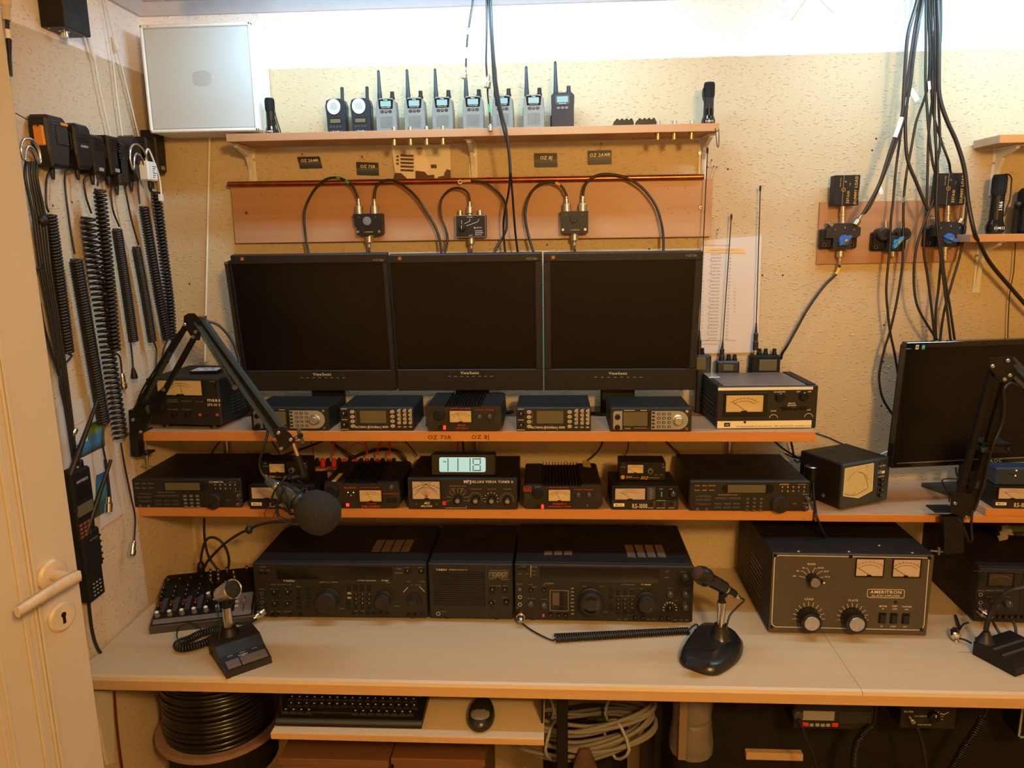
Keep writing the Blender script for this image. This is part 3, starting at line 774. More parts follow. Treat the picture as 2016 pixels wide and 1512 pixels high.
hl = ['leftmost grey handheld radio, next to the two black ones with silver tops', 'grey handheld radio second from the left of six', 'grey handheld radio third from the left of six', 'grey handheld radio fourth of six, behind the left hanging silver plug', 'grey handheld radio fifth of six, partly behind the hanging blue-lit cables', 'rightmost grey handheld radio, left of the black one']
h0 = handheld(hl[0])
for i, px in enumerate(hx_):
    p = onY(px, 256, -.072)
    if i == 0: h0.location = (p.x, -.046, zs)
    else: dup(h0, (p.x, -.046, zs), random.uniform(-.05, .05), hl[i])
# the black one
p = onY(1109, 248, -.072)
t = thing('handheld_radio', 'black handheld radio with a long antenna, right end of the row', 'radio', (p.x, -.042, zs), -.06)
b = MB(); body(b, outline(.052, .084, .006, .054), .032, 'blue_black'); b.bb((-.030, -.02, .01), (-.026, -.010, .035), 'blue_black', .001); b.obj('case', t)
b = MB(); b.prism([(-.018, .062), (-.014, .056), (.014, .056), (.018, .062), (.017, .078), (-.017, .078)], -.0335, -.030, 'dark_grey'); o = b.obj('screen_bezel', t)
MB().bb((-.013, -.0342, .0615), (.013, -.033, .0745), 'lcd_blue').obj('screen', o)
b = MB(); text(b, 'TEAM PMR', (0, -.0345, .0575), .0024); b.obj('lettering', t)
for x in (-.0095, 0, .0095): MB().prism([(x+.0042*math.cos(a*math.pi/5), .0495+.003*math.sin(a*math.pi/5)) for a in range(10)], -.0335, -.031, 'grey').obj('button', t)
b = MB(); b.tube([(-.011, -.0325, .006), (-.008, -.0328, .0075), (0, -.0330, .008), (.008, -.0328, .0075), (.011, -.0325, .006)], .0005, 'dark_grey', 4); b.obj('front_ridge', t)
MB().lathe([(.0062, 0), (.0062, .004), (.005, .0065), (.0047, .017), (.0034, .0175)], (.0135, -.014, .0835), (0, 0, 1), 'blue_black', 14).obj('knob', t)
MB().slathe([(.0058, 0), (.0058, .010), (.0050, .020), (.0034, .064), (.0032, .072), (.001, .075)], (-.0165, -.014, .082), (-.02, 0, 1), 'blue_black', 12).obj('antenna', t)
# two black ones with oval silver speaker
def oval(lab):
    t = thing('handheld_radio', lab, 'radio', (0, 0, 0), 0, 'black handheld radios with silver tops')
    b = MB(); H = .084; body(b, [(-.0225, 0), (.0225, 0), (.0235, H*.5), (.0245, H*.8), (.021, H*.95), (.010, H), (-.012, H), (-.0225, H*.95), (-.0255, H*.8), (-.0235, H*.5)], .026, 'blue_black'); b.obj('case', t)
    b = MB(); P = [(-.004+.0160*math.cos(k*math.pi/12), .0655+.0172*math.sin(k*math.pi/12)*(1 if math.sin(k*math.pi/12) > 0 else 1.05)) for k in range(24)]
    b.prism(P, -.0285, -.024, 'box_white'); o = b.obj('speaker_plate', t)
    b = MB()
    for i in range(-4, 5):
        for j in range(-4, 5):
            if i*i+j*j < 15: b.box((-.004+i*.0025+(j % 2)*.0012, -.0286, .0655+j*.0024), (.0013, .0005, .0013), 'dark_grey')
    q = b.obj('speaker_holes', o); q['kind'] = 'stuff'
    MB().bb((-.0165, -.0275, .0265), (.0125, -.025, .0395), 'black_gloss', .001).obj('screen_bezel', t); MB().bb((-.0145, -.0280, .0280), (.0105, -.027, .0370), 'lcd').obj('screen', t)
    for k in range(4): MB().prism([(-.0135+k*.0075+.0027*math.cos(a*math.pi/4), .0195+.0027*math.sin(a*math.pi/4)) for a in range(8)], -.0272, -.025, 'dark_grey').obj('button', t)
    b = MB(); text(b, 'Tectalk', (-.002, -.0263, .0075), .0032, 'print_white', bold=1); b.strip([(-.014, -.0263, .010), (-.010, -.0263, .0055), (-.002, -.0263, .0035), (.006, -.0263, .0055), (.010, -.0263, .010)], .0005, (0, -1, 0), 'print_white'); b.obj('lettering', t)
    MB().slathe([(.0050, 0), (.0048, .004), (.0040, .006), (.0040, .030), (.0030, .0315)], (.0135, -.012, H-.004), (.03, 0, 1), 'black', 12).obj('antenna', t)
    return t
p = onY(660, 258, -.068); o = oval('black handheld radio with silver oval speaker, left one of the pair'); o.location = (p.x+.004, -.042, zs)
p = onY(709, 258, -.068); dup(o, (p.x+.004, -.042, zs), 0, 'black handheld radio with silver oval speaker, right one of the pair')

# ---- two low black ribbed clips
for i, (px, lab) in enumerate(((1227, 'left one of two low black ribbed plastic clips on the radio shelf'), (1271, 'right one of two low black ribbed plastic clips on the radio shelf'))):
    p = onY(px, 246, -.10); t = thing('belt_clip', lab, 'clip', (p.x, -.10, zs), 0, 'black plastic clips on the radio shelf')
    MB().prism([(-.025, .002), (.022, .002), (.024, .006), (.021, .0145), (-.018, .0145), (-.022, .011)], -.008, .010, 'black').obj('base', t)
    rm = MB().box((0, 0, 0), (.005, .019, .004), 'black', .001).mesh('rib')
    rep('rib', rm, t, [(-.014+.0105*k, .001, .0155) for k in range(4)])
    for x in (-.019, .019): MB().lathe([(.003, 0), (.003, .02)], (x, -.009, .003), (0, 1, 0), 'rubber', 10).obj('foot', t)

# ---- coax connectors through the shelf
for i, px in enumerate((776, 808, 840, 872, 1295, 1327, 1361)):
    p = onY(px, 268, -.112)
    lab = ['first', 'second', 'third', 'fourth'][i]+' from the left of the silver coax sockets through the shelf above the old photograph' if i < 4 else ['left', 'middle', 'right'][i-4]+' one of three coax sockets through the right end of the radio shelf'
    t = thing('coax_socket', lab, 'connector', (p.x, -.112, zb), 0, 'coax sockets through the radio shelf')
    MB().lathe([(.0055, .0174), (.0055, .0265), (.0045, .0272), (.0045, .0245), (.0025, .0245)], (0, 0, 0), (0, 0, 1), 'silver', 14).obj('upper_thread', t)
    MB().lathe([(.0075, -.0005), (.0075, -.004), (.0062, -.0045), (.0062, -.014), (.0045, -.0145)], (0, 0, 0), (0, 0, 1), 'brass' if i > 3 else 'silver', 14).obj('lower_thread', t)

# ---- callsign cards, old photograph, pins
paint('card_print', [(-.013, (.02, .03, .05)), (-.006, (.035, .05, .09)), (.0, (.10, .09, .09)), (.003, (.03, .022, .022)), (.013, (.02, .015, .015))], noise=.35, nscale=90)
def card(quad, st, lab):
    P = [onY(x, y, -.004) for x, y in quad]; c = sum(P, Vector())/4; u = ((P[1]-P[0])+(P[2]-P[3]))/4; v = ((P[0]-P[3])+(P[1]-P[2]))/4
    t = thing('callsign_card', lab, 'card', (c.x, c.y, c.z), 0, 'callsign cards pinned to the wall')
    MB().sheet((0, 0, 0), u, v, 'card_print').obj('card', t)
    b = MB(); text(b, st, v*.12+Vector((.001, -.0006, 0)), v.length*.45, 'label_white', right=u, up=v, bold=1, slant=.15); b.obj('lettering', t)
    return t
card(((585, 309), (629, 308), (635, 331), (591, 332)), 'OZ 2AMR', 'dark card reading OZ 2AMR, leftmost of the four on the wall')
card(((701, 319), (745, 320), (746, 346), (703, 344)), 'OZ 7SR', 'dark card reading OZ 7SR left of the old photograph')
card(((1051, 302), (1097, 301), (1097, 329), (1053, 329)), 'OZ 8J', 'dark card reading OZ 8J')
card(((1157, 297), (1204, 295), (1204, 323), (1158, 324)), 'OZ 2AMR', 'dark card reading OZ 2AMR, rightmost of the four on the wall')
a_, b2 = onY(770, 287, -.006), onY(888, 355, -.006)
w, h = b2.x-a_.x, a_.z-b2.z
t = thing('photograph', 'old sepia photograph of a radio operator standing on the copper pipe', 'photograph', (a_.x, -.006, b2.z))
b = MB(); b.add([(0, 0, h), (.009, -.002, 0), (w, 0, 0), (w, 0, h), (0, .0006, h), (.009, -.0014, 0), (w, .0006, 0), (w, .0006, h)], [(0, 1, 2, 3), (7, 6, 5, 4), (0, 4, 5, 1), (1, 5, 6, 2), (2, 6, 7, 3), (3, 7, 4, 0)], 'photo_paper'); b.obj('print_paper', t)
mat('sepia_dark', (.09, .035, .02), .4); mat('sepia_mid', (.30, .20, .12), .4); mat('sepia_light', (.88, .78, .66), .4); mat('sepia_blue', (.55, .58, .50), .4)
b = MB(); Y_ = -.0024
def Q(px, py): p = onY(px, py, -.0085); return (p.x-a_.x, Y_, p.z-b2.z)
def poly(pts, m, dy=0): b.add([(lambda q: (q[0], q[1]-dy, q[2]))(Q(*p)) for p in pts], [tuple(range(len(pts)))], m)
poly([(778, 292), (808, 292), (808, 303), (779, 303)], 'sepia_blue'); poly([(838, 292), (868, 294), (868, 308), (840, 308)], 'sepia_blue')
for k in range(5):
    y = 304+k*7.2; poly([(788, y), (814, y+1), (814, y+5), (789, y+4)], 'sepia_dark'); 
    if k < 3: poly([(780, y+2), (785, y+2), (785, y+6), (781, y+6)], 'sepia_dark')
poly([(818, 300), (820, 293), (826, 290), (832, 294), (832, 304), (840, 311), (846, 322), (847, 332), (836, 340), (818, 336), (815, 320)], 'sepia_light', .0002)
poly([(819, 297), (822, 291), (829, 290), (832, 296), (830, 294), (822, 294)], 'sepia_mid', .0004)
poly([(818, 336), (836, 338), (842, 345), (855, 344), (855, 354), (818, 354)], 'sepia_dark', .0003)
poly([(848, 324), (859, 324), (860, 331), (849, 331)], 'sepia_dark', .0003); poly([(874, 354), (875, 340), (880, 333), (887, 335), (888, 354)], 'sepia_dark', .0003)
poly([(860, 354), (863, 348), (874, 346), (875, 354)], 'sepia_dark', .0003); poly([(774, 354), (778, 340), (790, 341), (800, 350), (802, 354)], 'sepia_dark', .0002)
o = b.obj('picture', t); o['kind'] = 'stuff'
for i, (px, py, qx, qy) in enumerate(((595, 303, 599, 309), (713, 308, 720, 316), (1184, 283, 1182, 295), (1393, 329, 1390, 349), (1401, 315, 1396, 340), (1405, 328, 1397, 350), (1411, 329, 1403, 350), (1413, 452, 1410, 472))):
    a2, b2_ = onY(px, py, -.016), onY(qx, qy, -.002)
    labs = ['pin above the leftmost callsign card', 'pin above the card reading OZ 7SR', 'pin above the rightmost callsign card', 'small pin in the wall right of the copper pipe, leftmost of four', 'tallest of four pins in the wall right of the copper pipe', 'third pin in the wall right of the copper pipe', 'rightmost of four pins in the wall right of the copper pipe', 'pin at the top of the printed table on the wall']
    t = thing('pin', labs[i], 'pin', a2, 0, 'dressmaker pins in the wall')
    MB().cyl((0, 0, 0), b2_-a2, .0004, 'silver', n=5).obj('needle', t); MB().ball((0, 0, 0), .0018, 'black_gloss', 8, 5).obj('head', t)
# nail holes / spots in the wall
nh = MB().lathe([(.0026, .0001), (.0014, .0006)], (0, 0, 0), (0, -1, 0), 'gap_dark', 8).mesh('nail_hole')
for px, py in ((373, 559), (1433, 333), (1725, 273), (1717, 296), (1739, 712), (1735, 799), (1740, 640), (1541, 542), (1501, 542), (1278, 490), (1077, 482)): rep('nail_hole', nh, WB, [onY(px, py, 0)])
rep('nail_hole', nh, WL, [onX(104, 405, XL), onX(142, 398, XL)], (0, 0, math.pi/2))

# ---- two-way splitter boxes, rotary switch box on the plank
YP = -.016
def splitter(x0, y0, x1, y1, lab, ports, chamf, disc='dark_grey'):
    a = onY(x0, y0, YP-.030); c = onY(x1, y1, YP-.030); w, h = c.x-a.x, a.z-c.z
    t = thing('coax_splitter', lab, 'splitter', (a.x, YP, c.z))
    P = [(0, h), (w, h), (w, h*.12), (w*.94, 0), (w*.10, 0), (w*.10, h*.34), (w*.03, h*.44)] if chamf else [(0, h), (w, h), (w, h*.03), (w*.98, 0), (w*.02, 0), (0, h*.03)]
    b = MB(); b.prism(P, -.030, 0, 'black'); b.obj('case', t)
    MB().lathe([(h*.20, 0), (h*.20, .0012), (h*.17, .0016)], (w*.48, -.030, h*.66), (0, -1, 0), disc, 22).obj('disc', t)
    sm = MB().lathe([(.0032, 0), (.0028, .0012)], (0, 0, 0), (0, -1, 0), 'silver', 12).lathe([(.0014, .0013), (.0014, .0015)], (0, 0, 0), (0, -1, 0), 'black', 6).mesh('screw')
    rep('screw', sm, t, [(w*.14 if chamf else w*.08, -.030, h*.17), (w*.89, -.030, h*.17)]); rep('screw', MB().lathe([(.0022, 0), (.002, .0005)], (0, 0, 0), (0, -1, 0), 'dark_grey', 10).mesh('screw'), t, [(w*.2, -.030, h*.84), (w*.78, -.030, h*.84)])
    b = MB(); text(b, 'COMBINER', (w*.52, -.0305, h*.13), .003, 'print_gold'); b.obj('lettering', t)
    for px, up in ports:
        x = onY(px, y0, YP-.015).x-a.x
        if up: MB().lathe([(.0115, 0), (.0115, .0015), (.0072, .002), (.0072, .008)], (x, -.015, h), (0, 0, 1), 'silver', 18).obj('socket', t)
        else: MB().lathe([(.0095, 0), (.0095, .0015), (.0072, .002), (.0072, .008)], (x, -.015, 0), (0, 0, -1), 'silver', 18).obj('socket', t)
    return t, a, c
splitter(695, 421, 753, 463, 'small black splitter box on the plank above the left monitor', ((707, 1), (738, 1), (727, 0)), True, 'grey')
splitter(1104, 416, 1158, 459, 'small black splitter box on the plank above the right monitor', ((1116, 1), (1147, 1), (1131, 0)), False, 'black')
a = onY(896, 424, YP-.026); c = onY(957, 467, YP-.026); w, h = c.x-a.x, a.z-c.z
t = thing('antenna_switch', 'black coaxial antenna switch box with rotary knob above the middle monitor', 'switch', (a.x, YP, c.z))
MB().bb((0, -.026, 0), (w, 0, h), 'black', .0012).obj('case', t)
b = MB(); F = -.0264
for s_, q_ in (((0, 0), (w, 0)), ((w, 0), (w, h)), ((w, h), (0, h)), ((0, h), (0, 0))): b.strip([(s_[0]*.97+.001, F, s_[1]*.97+.0008), (q_[0]*.97+.001, F, q_[1]*.97+.0008)], .0008, (0, -1, 0), 'print_dim')
b.strip([(w*.21, F, h*.60), (w*.21, F, h*.78)], .0007, (0, -1, 0), 'print_white'); b.strip([(w*.30, F, h*.62), (w*.48, F, h*.74), (w*.48, F, h*.84)], .0007, (0, -1, 0), 'print_white'); b.strip([(w*.36, F, h*.52), (w*.74, F, h*.70), (w*.77, F, h*.82)], .0007, (0, -1, 0), 'print_white')
text(b, 'ANTENNA', (w*.48, F, h*.89), .0020); text(b, 'INPUT', (w*.5, F, h*.07), .0022); text(b, 'COAXIAL', (w*.64, F, h*.27), .0028, al='L'); text(b, 'ANTENNA', (w*.64, F, h*.18), .0028, al='L'); text(b, 'SWITCH', (w*.64, F, h*.09), .0028, al='L'); text(b, 'JETFON', (w*.68, F, h*.41), .0026, al='L')
b.lathe([(.0024, 0), (.0024, .0002)], (w*.63, F+.0002, h*.43), (0, -1, 0), 'print_dim', 12); b.obj('lettering', t)
MB().lathe([(.0085, 0), (.0082, .008), (.006, .009)], (w*.22, -.026, h*.42), (0, -1, 0), 'black', 20).box((w*.22, -.0365, h*.42), (.0045, .006, .017), 'black', .001).box((w*.22, -.0398, h*.46), (.0008, .001, .008), 'print_white').obj('knob', t)
for px, up in ((906, 1), (925, 1), (945, 1), (928, 0)):
    x = onY(px, 424, YP-.013).x-a.x
    MB().lathe([(.0085, 0), (.0085, .0012), (.0058, .0016), (.0058, .012 if px in (906, 945) else .007)], (x, -.013, h if up else 0), (0, 0, 1 if up else -1), 'silver', 16).obj('socket', t)

# ---- looped coax leads with plugs
def lead(lab, pts, Y, r, plugs=(), tapes=(), m='cable', cat='cable', n=8, name='coax_lead', group=None):
    """pts: photo positions of a cable hanging at depth Y (or (x, y, Y)); plugs: (px, py, qx, qy, Y)"""
    P = [onY(p[0], p[1], p[2] if len(p) > 2 else Y) for p in pts]
    t = thing(name, lab, cat, P[0], 0, group)
    Q_ = [p-P[0] for p in P]; MB().tube(Q_, r, m, n).obj('cable', t)
    for px, py, qx, qy, yy, *k in plugs:
        a, b2 = onY(px, py, yy), onY(qx, qy, yy); plug(b2-a, a-P[0], t, k=(b2-a).length/.036*(k[0] if k else 1))
    for (i, j, tm) in tapes:
        S_ = spline(Q_, 6); seg = S_[i:j]; MB().tube(seg, r*1.25, tm, n, 1).obj('tape', t)
    return t
YC = -.031
lead('black coax lead with green tape looping into the left splitter box', [(609, 502, -.05), (603, 474), (599, 434), (602, 407), (618, 375), (637, 356), (656, 350), (677, 354), (696, 370), (705, 391)], YC-.012, .0032, [(706, 389, 707, 420, YC)], [(38, 41, 'green_tape'), (43, 46, 'green_tape')])
lead('black coax lead looping from the left splitter box down behind the middle monitor', [(737, 391), (741, 367), (756, 356), (776, 356), (800, 370), (822, 391), (840, 418), (857, 447), (866, 474), (869, 502, -.05)], YC-.012, .0032, [(737, 389, 738, 420, YC)])
lead('black coax lead looping into the rotary antenna switch', [(925, 396), (921, 380), (907, 371), (889, 372), (873, 386), (867, 405), (870, 431), (878, 453), (881, 474), (875, 502, -.05)], YC-.010, .0028, [(925, 393, 925, 421, YC)])
lead('black earth lead with yellow ring terminal by the copper pipe', [(909, 357), (927, 356), (954, 360), (977, 376), (992, 394), (997, 415), (997, 450), (986, 474), (971, 502, -.05)], -.036, .0027, (), [(0, 7, 'yellow_tape')])
p = onY(906, 358, -.036); tag(MB().lathe([(.0055, -.001), (.0055, .001), (.0028, .001), (.0028, -.001), (.0055, -.001)], p, (0, -1, 0), 'silver', 14, cap=False).obj('ring_terminal', None), 'silver ring terminal at the end of the yellow taped earth lead', 'connector')
lead('black coax lead with yellow tape looping into the right splitter box', [(1116, 386), (1108, 370), (1096, 361), (1079, 358), (1061, 364), (1046, 379), (1037, 400), (1034, 427), (1040, 462), (1052, 502, -.05)], YC-.012, .0032, [(1115, 384, 1116, 417, YC)], [(9, 14, 'yellow_tape')])
lead('black coax lead arching from the right splitter box behind the right monitor', [(1148, 385), (1150, 370), (1159, 355), (1177, 345), (1198, 343), (1227, 348), (1257, 364), (1278, 385), (1293, 409), (1302, 439), (1306, 468), (1306, 497, -.05)], YC-.012, .0032, [(1147, 383, 1147, 416, YC)])
for px, y0, y1, lab in ((727, 464, 496, 'silver plug under the left splitter box'), (928, 468, 498, 'silver plug under the rotary antenna switch'), (1131, 460, 492, 'silver plug under the right splitter box')):
    lead(lab, [(px+1, y1+14), (px+1, y1+4), (px, y1-5)], YC, .0030, [(px, y1-2, px, y0, YC)], cat='plug', name='coax_plug')
# ---- leads hanging from the ceiling in the middle
YH = -.165
lead('black lead hanging from the ceiling left of the others, with plug and paper flag', [(933, -40), (931, 0), (924, 46), (920, 77), (918, 110), (917, 135)], YH, .0022, [(917, 132, 913, 158, YH, .9)], [(21, 26, 'label_white')])
a = onY(922, 62, YH); tag(MB().sheet(a+Vector((.008, -.003, -.004)), (.009, 0, -.005), (.002, 0, .006), 'label_white').obj('paper_flag', None), 'small white paper flag on the lead left of the ceiling bundle', 'label')
lead('black lead hanging from the ceiling ending in a tilted silver plug', [(958, -40), (958, 0), (958, 60), (957, 120), (959, 152)], YH, .0022, [(963, 146, 959, 172, YH-.004, 1.05)])
lead('short black lead with green tape ending in a plug on the radio shelf', [(961, 160, YH), (960, 182), (962, 205), (964, 225), (965, 244)], YH+.015, .0020, [(965, 238, 965, 255, YH+.03, 1.2)], [(12, 18, 'green_tape')])
lead('left of the two leads hanging from the ceiling to the middle monitor', [(961, -40), (962, 0), (967, 77), (970, 129), (973, 168), (983, 219), (992, 258), (1000, 290), (1004, 343), (1001, 379, -.10), (994, 415, -.08), (991, 450, -.06), (995, 502, -.05)], YH, .0026)
lead('right of the two leads hanging from the ceiling to the middle monitor', [(965, -40), (966, 0), (970, 77), (974, 129), (978, 168), (987, 219), (997, 258), (1004, 314), (1006, 349), (1009, 385, -.125), (1012, 427, -.10), (1015, 462, -.08), (1020, 502, -.065)], YH-.012, .0026)

# ---- discone aerial whose tip dips into the top of the picture
p = onY(1598, -14, -.20)
t = thing('discone_aerial', 'small aerial with thin metal spokes hanging from the ceiling at the top edge', 'aerial', (p.x, -.20, p.z))
MB().lathe([(.004, -.002), (.009, -.001), (.010, .012), (.004, .016), (.004, .09)], (0, 0, 0), (0, 0, 1), 'black', 14).obj('hub', t)
for i, (dx, dz) in enumerate(((-.045, -.030), (-.036, -.050), (.052, -.036), (.02, .03), (-.02, .03))):
    MB().cyl((0, 0, .004), (dx, (-.02, .01, .015, .03, -.03)[i], dz), .0009, 'silver', n=6).obj('spoke', t)

# ================================================================= RIGHT SIDE: BOARD WITH COAX SWITCHES
P = [onY(*q, -.010) for q in ((1615, 398), (1898, 393), (1883, 515), (1608, 520))]
o = MB(); o.add([q for q in P]+[Vector((q.x, -.0005, q.z)) for q in P], [(3, 2, 1, 0), (4, 5, 6, 7), (0, 1, 5, 4), (1, 2, 6, 5), (2, 3, 7, 6), (3, 0, 4, 7)], 'plank_wood')
pl_ = o.obj('backing_board'); tag(pl_, 'rectangular wooden board on the wall right of the aerials carrying three coax switches', 'board')
YB_ = -.010
def coax_switch(x0, y0, x1, y1, kx, ky, lab, three, kang, kc):
    a = onY(x0, y0, YB_-.034); c = onY(x1, y1, YB_-.034); w, h = c.x-a.x, a.z-c.z
    t = thing('coax_switch', lab, 'switch', (a.x, YB_, c.z))
    def X(px, py): p = onY(px, py, YB_-.034); return p.x-a.x, p.z-c.z
    if three:
        MB().bb((0, -.018, .0), (w, 0, h*.78), 'black', .003).obj('base', t)
        MB().prism([(.10*w, h*.42), (.92*w, h*.42), (w, h*.52), (w, h*.82), (w*.72, h), (w*.36, h), (w*.12, h*.76)], -.034, -.001, 'panel').prism([(w*.3, -.001), (w*.78, -.001), (w*.78, h*.5), (w*.3, h*.5)], -.033, 0, 'panel').obj('case', t)
        b = MB()
        for s_, x, z in (('1', .32, .72), ('2', .58, .80), ('3', .82, .72)): text(b, s_, (x*w, -.0345, z*h), .004)
        b.obj('lettering', t)
    else:
        MB().bb((0, -.018, .0), (w, 0, h*.75), 'black', .003).obj('base', t)
        MB().bb((w*.36, -.034, -.002), (w*.82, -.001, h*.6), 'panel', .002).obj('case', t)
        for x in (.27, .84): MB().lathe([(w*.19, 0), (w*.19, .034), (w*.16, .036)], (x*w, 0, h*.66), (0, -1, 0), 'panel', 24).lathe([(w*.06, .0362), (w*.06, .037)], (x*w+.002, 0, h*.66), (0, -1, 0), 'black', 14).obj('cap', t)
    x, z = X(kx, ky)
    b = MB()
    if three: b.lathe([(.0125, 0), (.0125, .006), (.011, .008)], (x, -.034, z), (0, -1, 0), kc, 24)
    else: b.lathe([(.0075, 0), (.0075, .006)], (x, -.034, z), (0, -1, 0), kc, 6)
    ca, sa = math.cos(kang), math.sin(kang)
    for s_ in (1, -1):
        b.prism([(x+s_*(ca*r-sa*q), z+s_*(sa*r+ca*q)) for r, q in ((-.002, -.0045), (.013, -.0045), (.018, 0), (.013, .003), (-.002, .0045))][::s_], -.049, -.040, kc)
    b.lathe([(.0035, .008), (.0035, .0165)], (x, -.034, z), (0, -1, 0), 'silver', 12); b.obj('knob', t)
    for xx in (.13, .87): MB().lathe([(.0042, 0), (.0036, .001), (.002, -.0005)], (xx*w, -.018, h*.14), (0, -1, 0), 'grey', 14).obj('screw', t)
    return t
def nipple(px, py, qx, qy, Y, lab, r=.0062, lead_=None, name='coax_adapter', ringed=True):
    a, b2 = onY(px, py, Y), onY(qx, qy, Y); L = (b2-a).length
    pr_ = [(r*1.3, 0), (r*1.3, L*.12), (r, L*.14), (r, L*.42), (r*1.25, L*.44), (r*1.25, L*.60), (r, L*.62), (r*.95, L)] if ringed else [(r*1.2, 0), (r*1.2, L*.15), (r, L*.18), (r, L*.95), (r*.8, L)]
    o = MB().lathe(pr_, (0, 0, 0), b2-a, 'chrome', 16).obj(name, None, a); return tag(o, lab, 'connector')
coax_switch(1621, 440, 1692, 489, 1661, 473, 'grey three-way coax switch with blue knob, left one under a dummy load', True, .75, 'blue_plastic')
coax_switch(1725, 445, 1789, 493, 1764, 477, 'small two-way coax switch with light blue knob in the middle of the board', False, .95, 'cyan_plastic')
coax_switch(1830, 437, 1899, 485, 1867, 470, 'grey three-way coax switch with blue knob, right one behind the hanging cables', True, -.3, 'blue_plastic')
nipple(1659, 441, 1660, 405, YB_-.018, 'chrome adapter between the left dummy load and its switch')
nipple(1866, 437, 1867, 404, YB_-.018, 'chrome adapter between the right dummy load and its switch')
nipple(1638, 447, 1630, 437, YB_-.018, 'free chrome socket on the left shoulder of the left coax switch', .0065, ringed=False)
nipple(1744, 450, 1744, 435, YB_-.018, 'left free socket on top of the two-way coax switch', .0062, ringed=False)
nipple(1776, 450, 1776, 436, YB_-.018, 'right free socket on top of the two-way coax switch', .0062, ringed=False)
nipple(1758, 492, 1758, 505, YB_-.018, 'free socket under the two-way coax switch', .0058, ringed=False)
nipple(1888, 442, 1894, 430, YB_-.018, 'free chrome socket on the right shoulder of the right coax switch', .0065, ringed=False)
nipple(1861, 486, 1860, 512, YB_-.018, 'chrome plug under the right coax switch')
def dummy(x0, y0, x1, y1, lab):
    a, c = onY(x0, y0, YB_-.040), onY(x1, y1, YB_-.040); w, h = c.x-a.x, a.z-c.z
    t = thing('dummy_load', lab, 'dummy load', (a.x, YB_, c.z)); t.rotation_euler = (0, 0, 0)
    MB().bb((0, -.040, 0), (w, -.008, h), 'case', .001).obj('case', t)
    b = MB(); F = -.0405; R_, U_ = (0, 0, 1), (-1, 0, 0)
    text(b, 'DUMMY LOAD', (w*.90, F, h*.5), .0062, 'print_gold', R_, U_, 1); text(b, 'ZETAGI', (w*.60, F, h*.27), .0052, 'print_gold', R_, U_, 1); text(b, 'Mod. 50W-52', (w*1.0-.0005, F, h*.35), .0026, 'print_gold', R_, U_)
    text(b, 'Made in Italy', (w*.24, F, h*.77), .0026, 'print_gold', R_, U_); text(b, 'Italy', (w*.62, F, h*.70), .0026, 'print_gold', R_, U_)
    b.strip([(w*.34, F, 0), (w*.34, F, h*.43)], .0006, (0, -1, 0), 'print_gold'); b.strip([(w*.34, F, h*.60), (w*.34, F, h)], .0006, (0, -1, 0), 'print_gold')
    cx, cz = w*.36, h*.52; b.strip([(cx+.0045*math.cos(k*math.pi/8), F, cz+.0045*math.sin(k*math.pi/8)) for k in range(17)], .0008, (0, -1, 0), 'print_gold'); text(b, 'Z', (cx, F, cz-.002), .004, 'print_gold'); b.obj('lettering', t)
    MB().lathe([(.0022, 0), (.0018, .001)], (w*.42, -.040, h*.78), (0, -1, 0), 'silver', 10).obj('screw', t)
    return t
dummy(1645, 345, 1690, 404, 'black box lettered DUMMY LOAD above the left coax switch')
dummy(1850, 341, 1899, 403, 'black box lettered DUMMY LOAD above the right coax switch, behind cables')
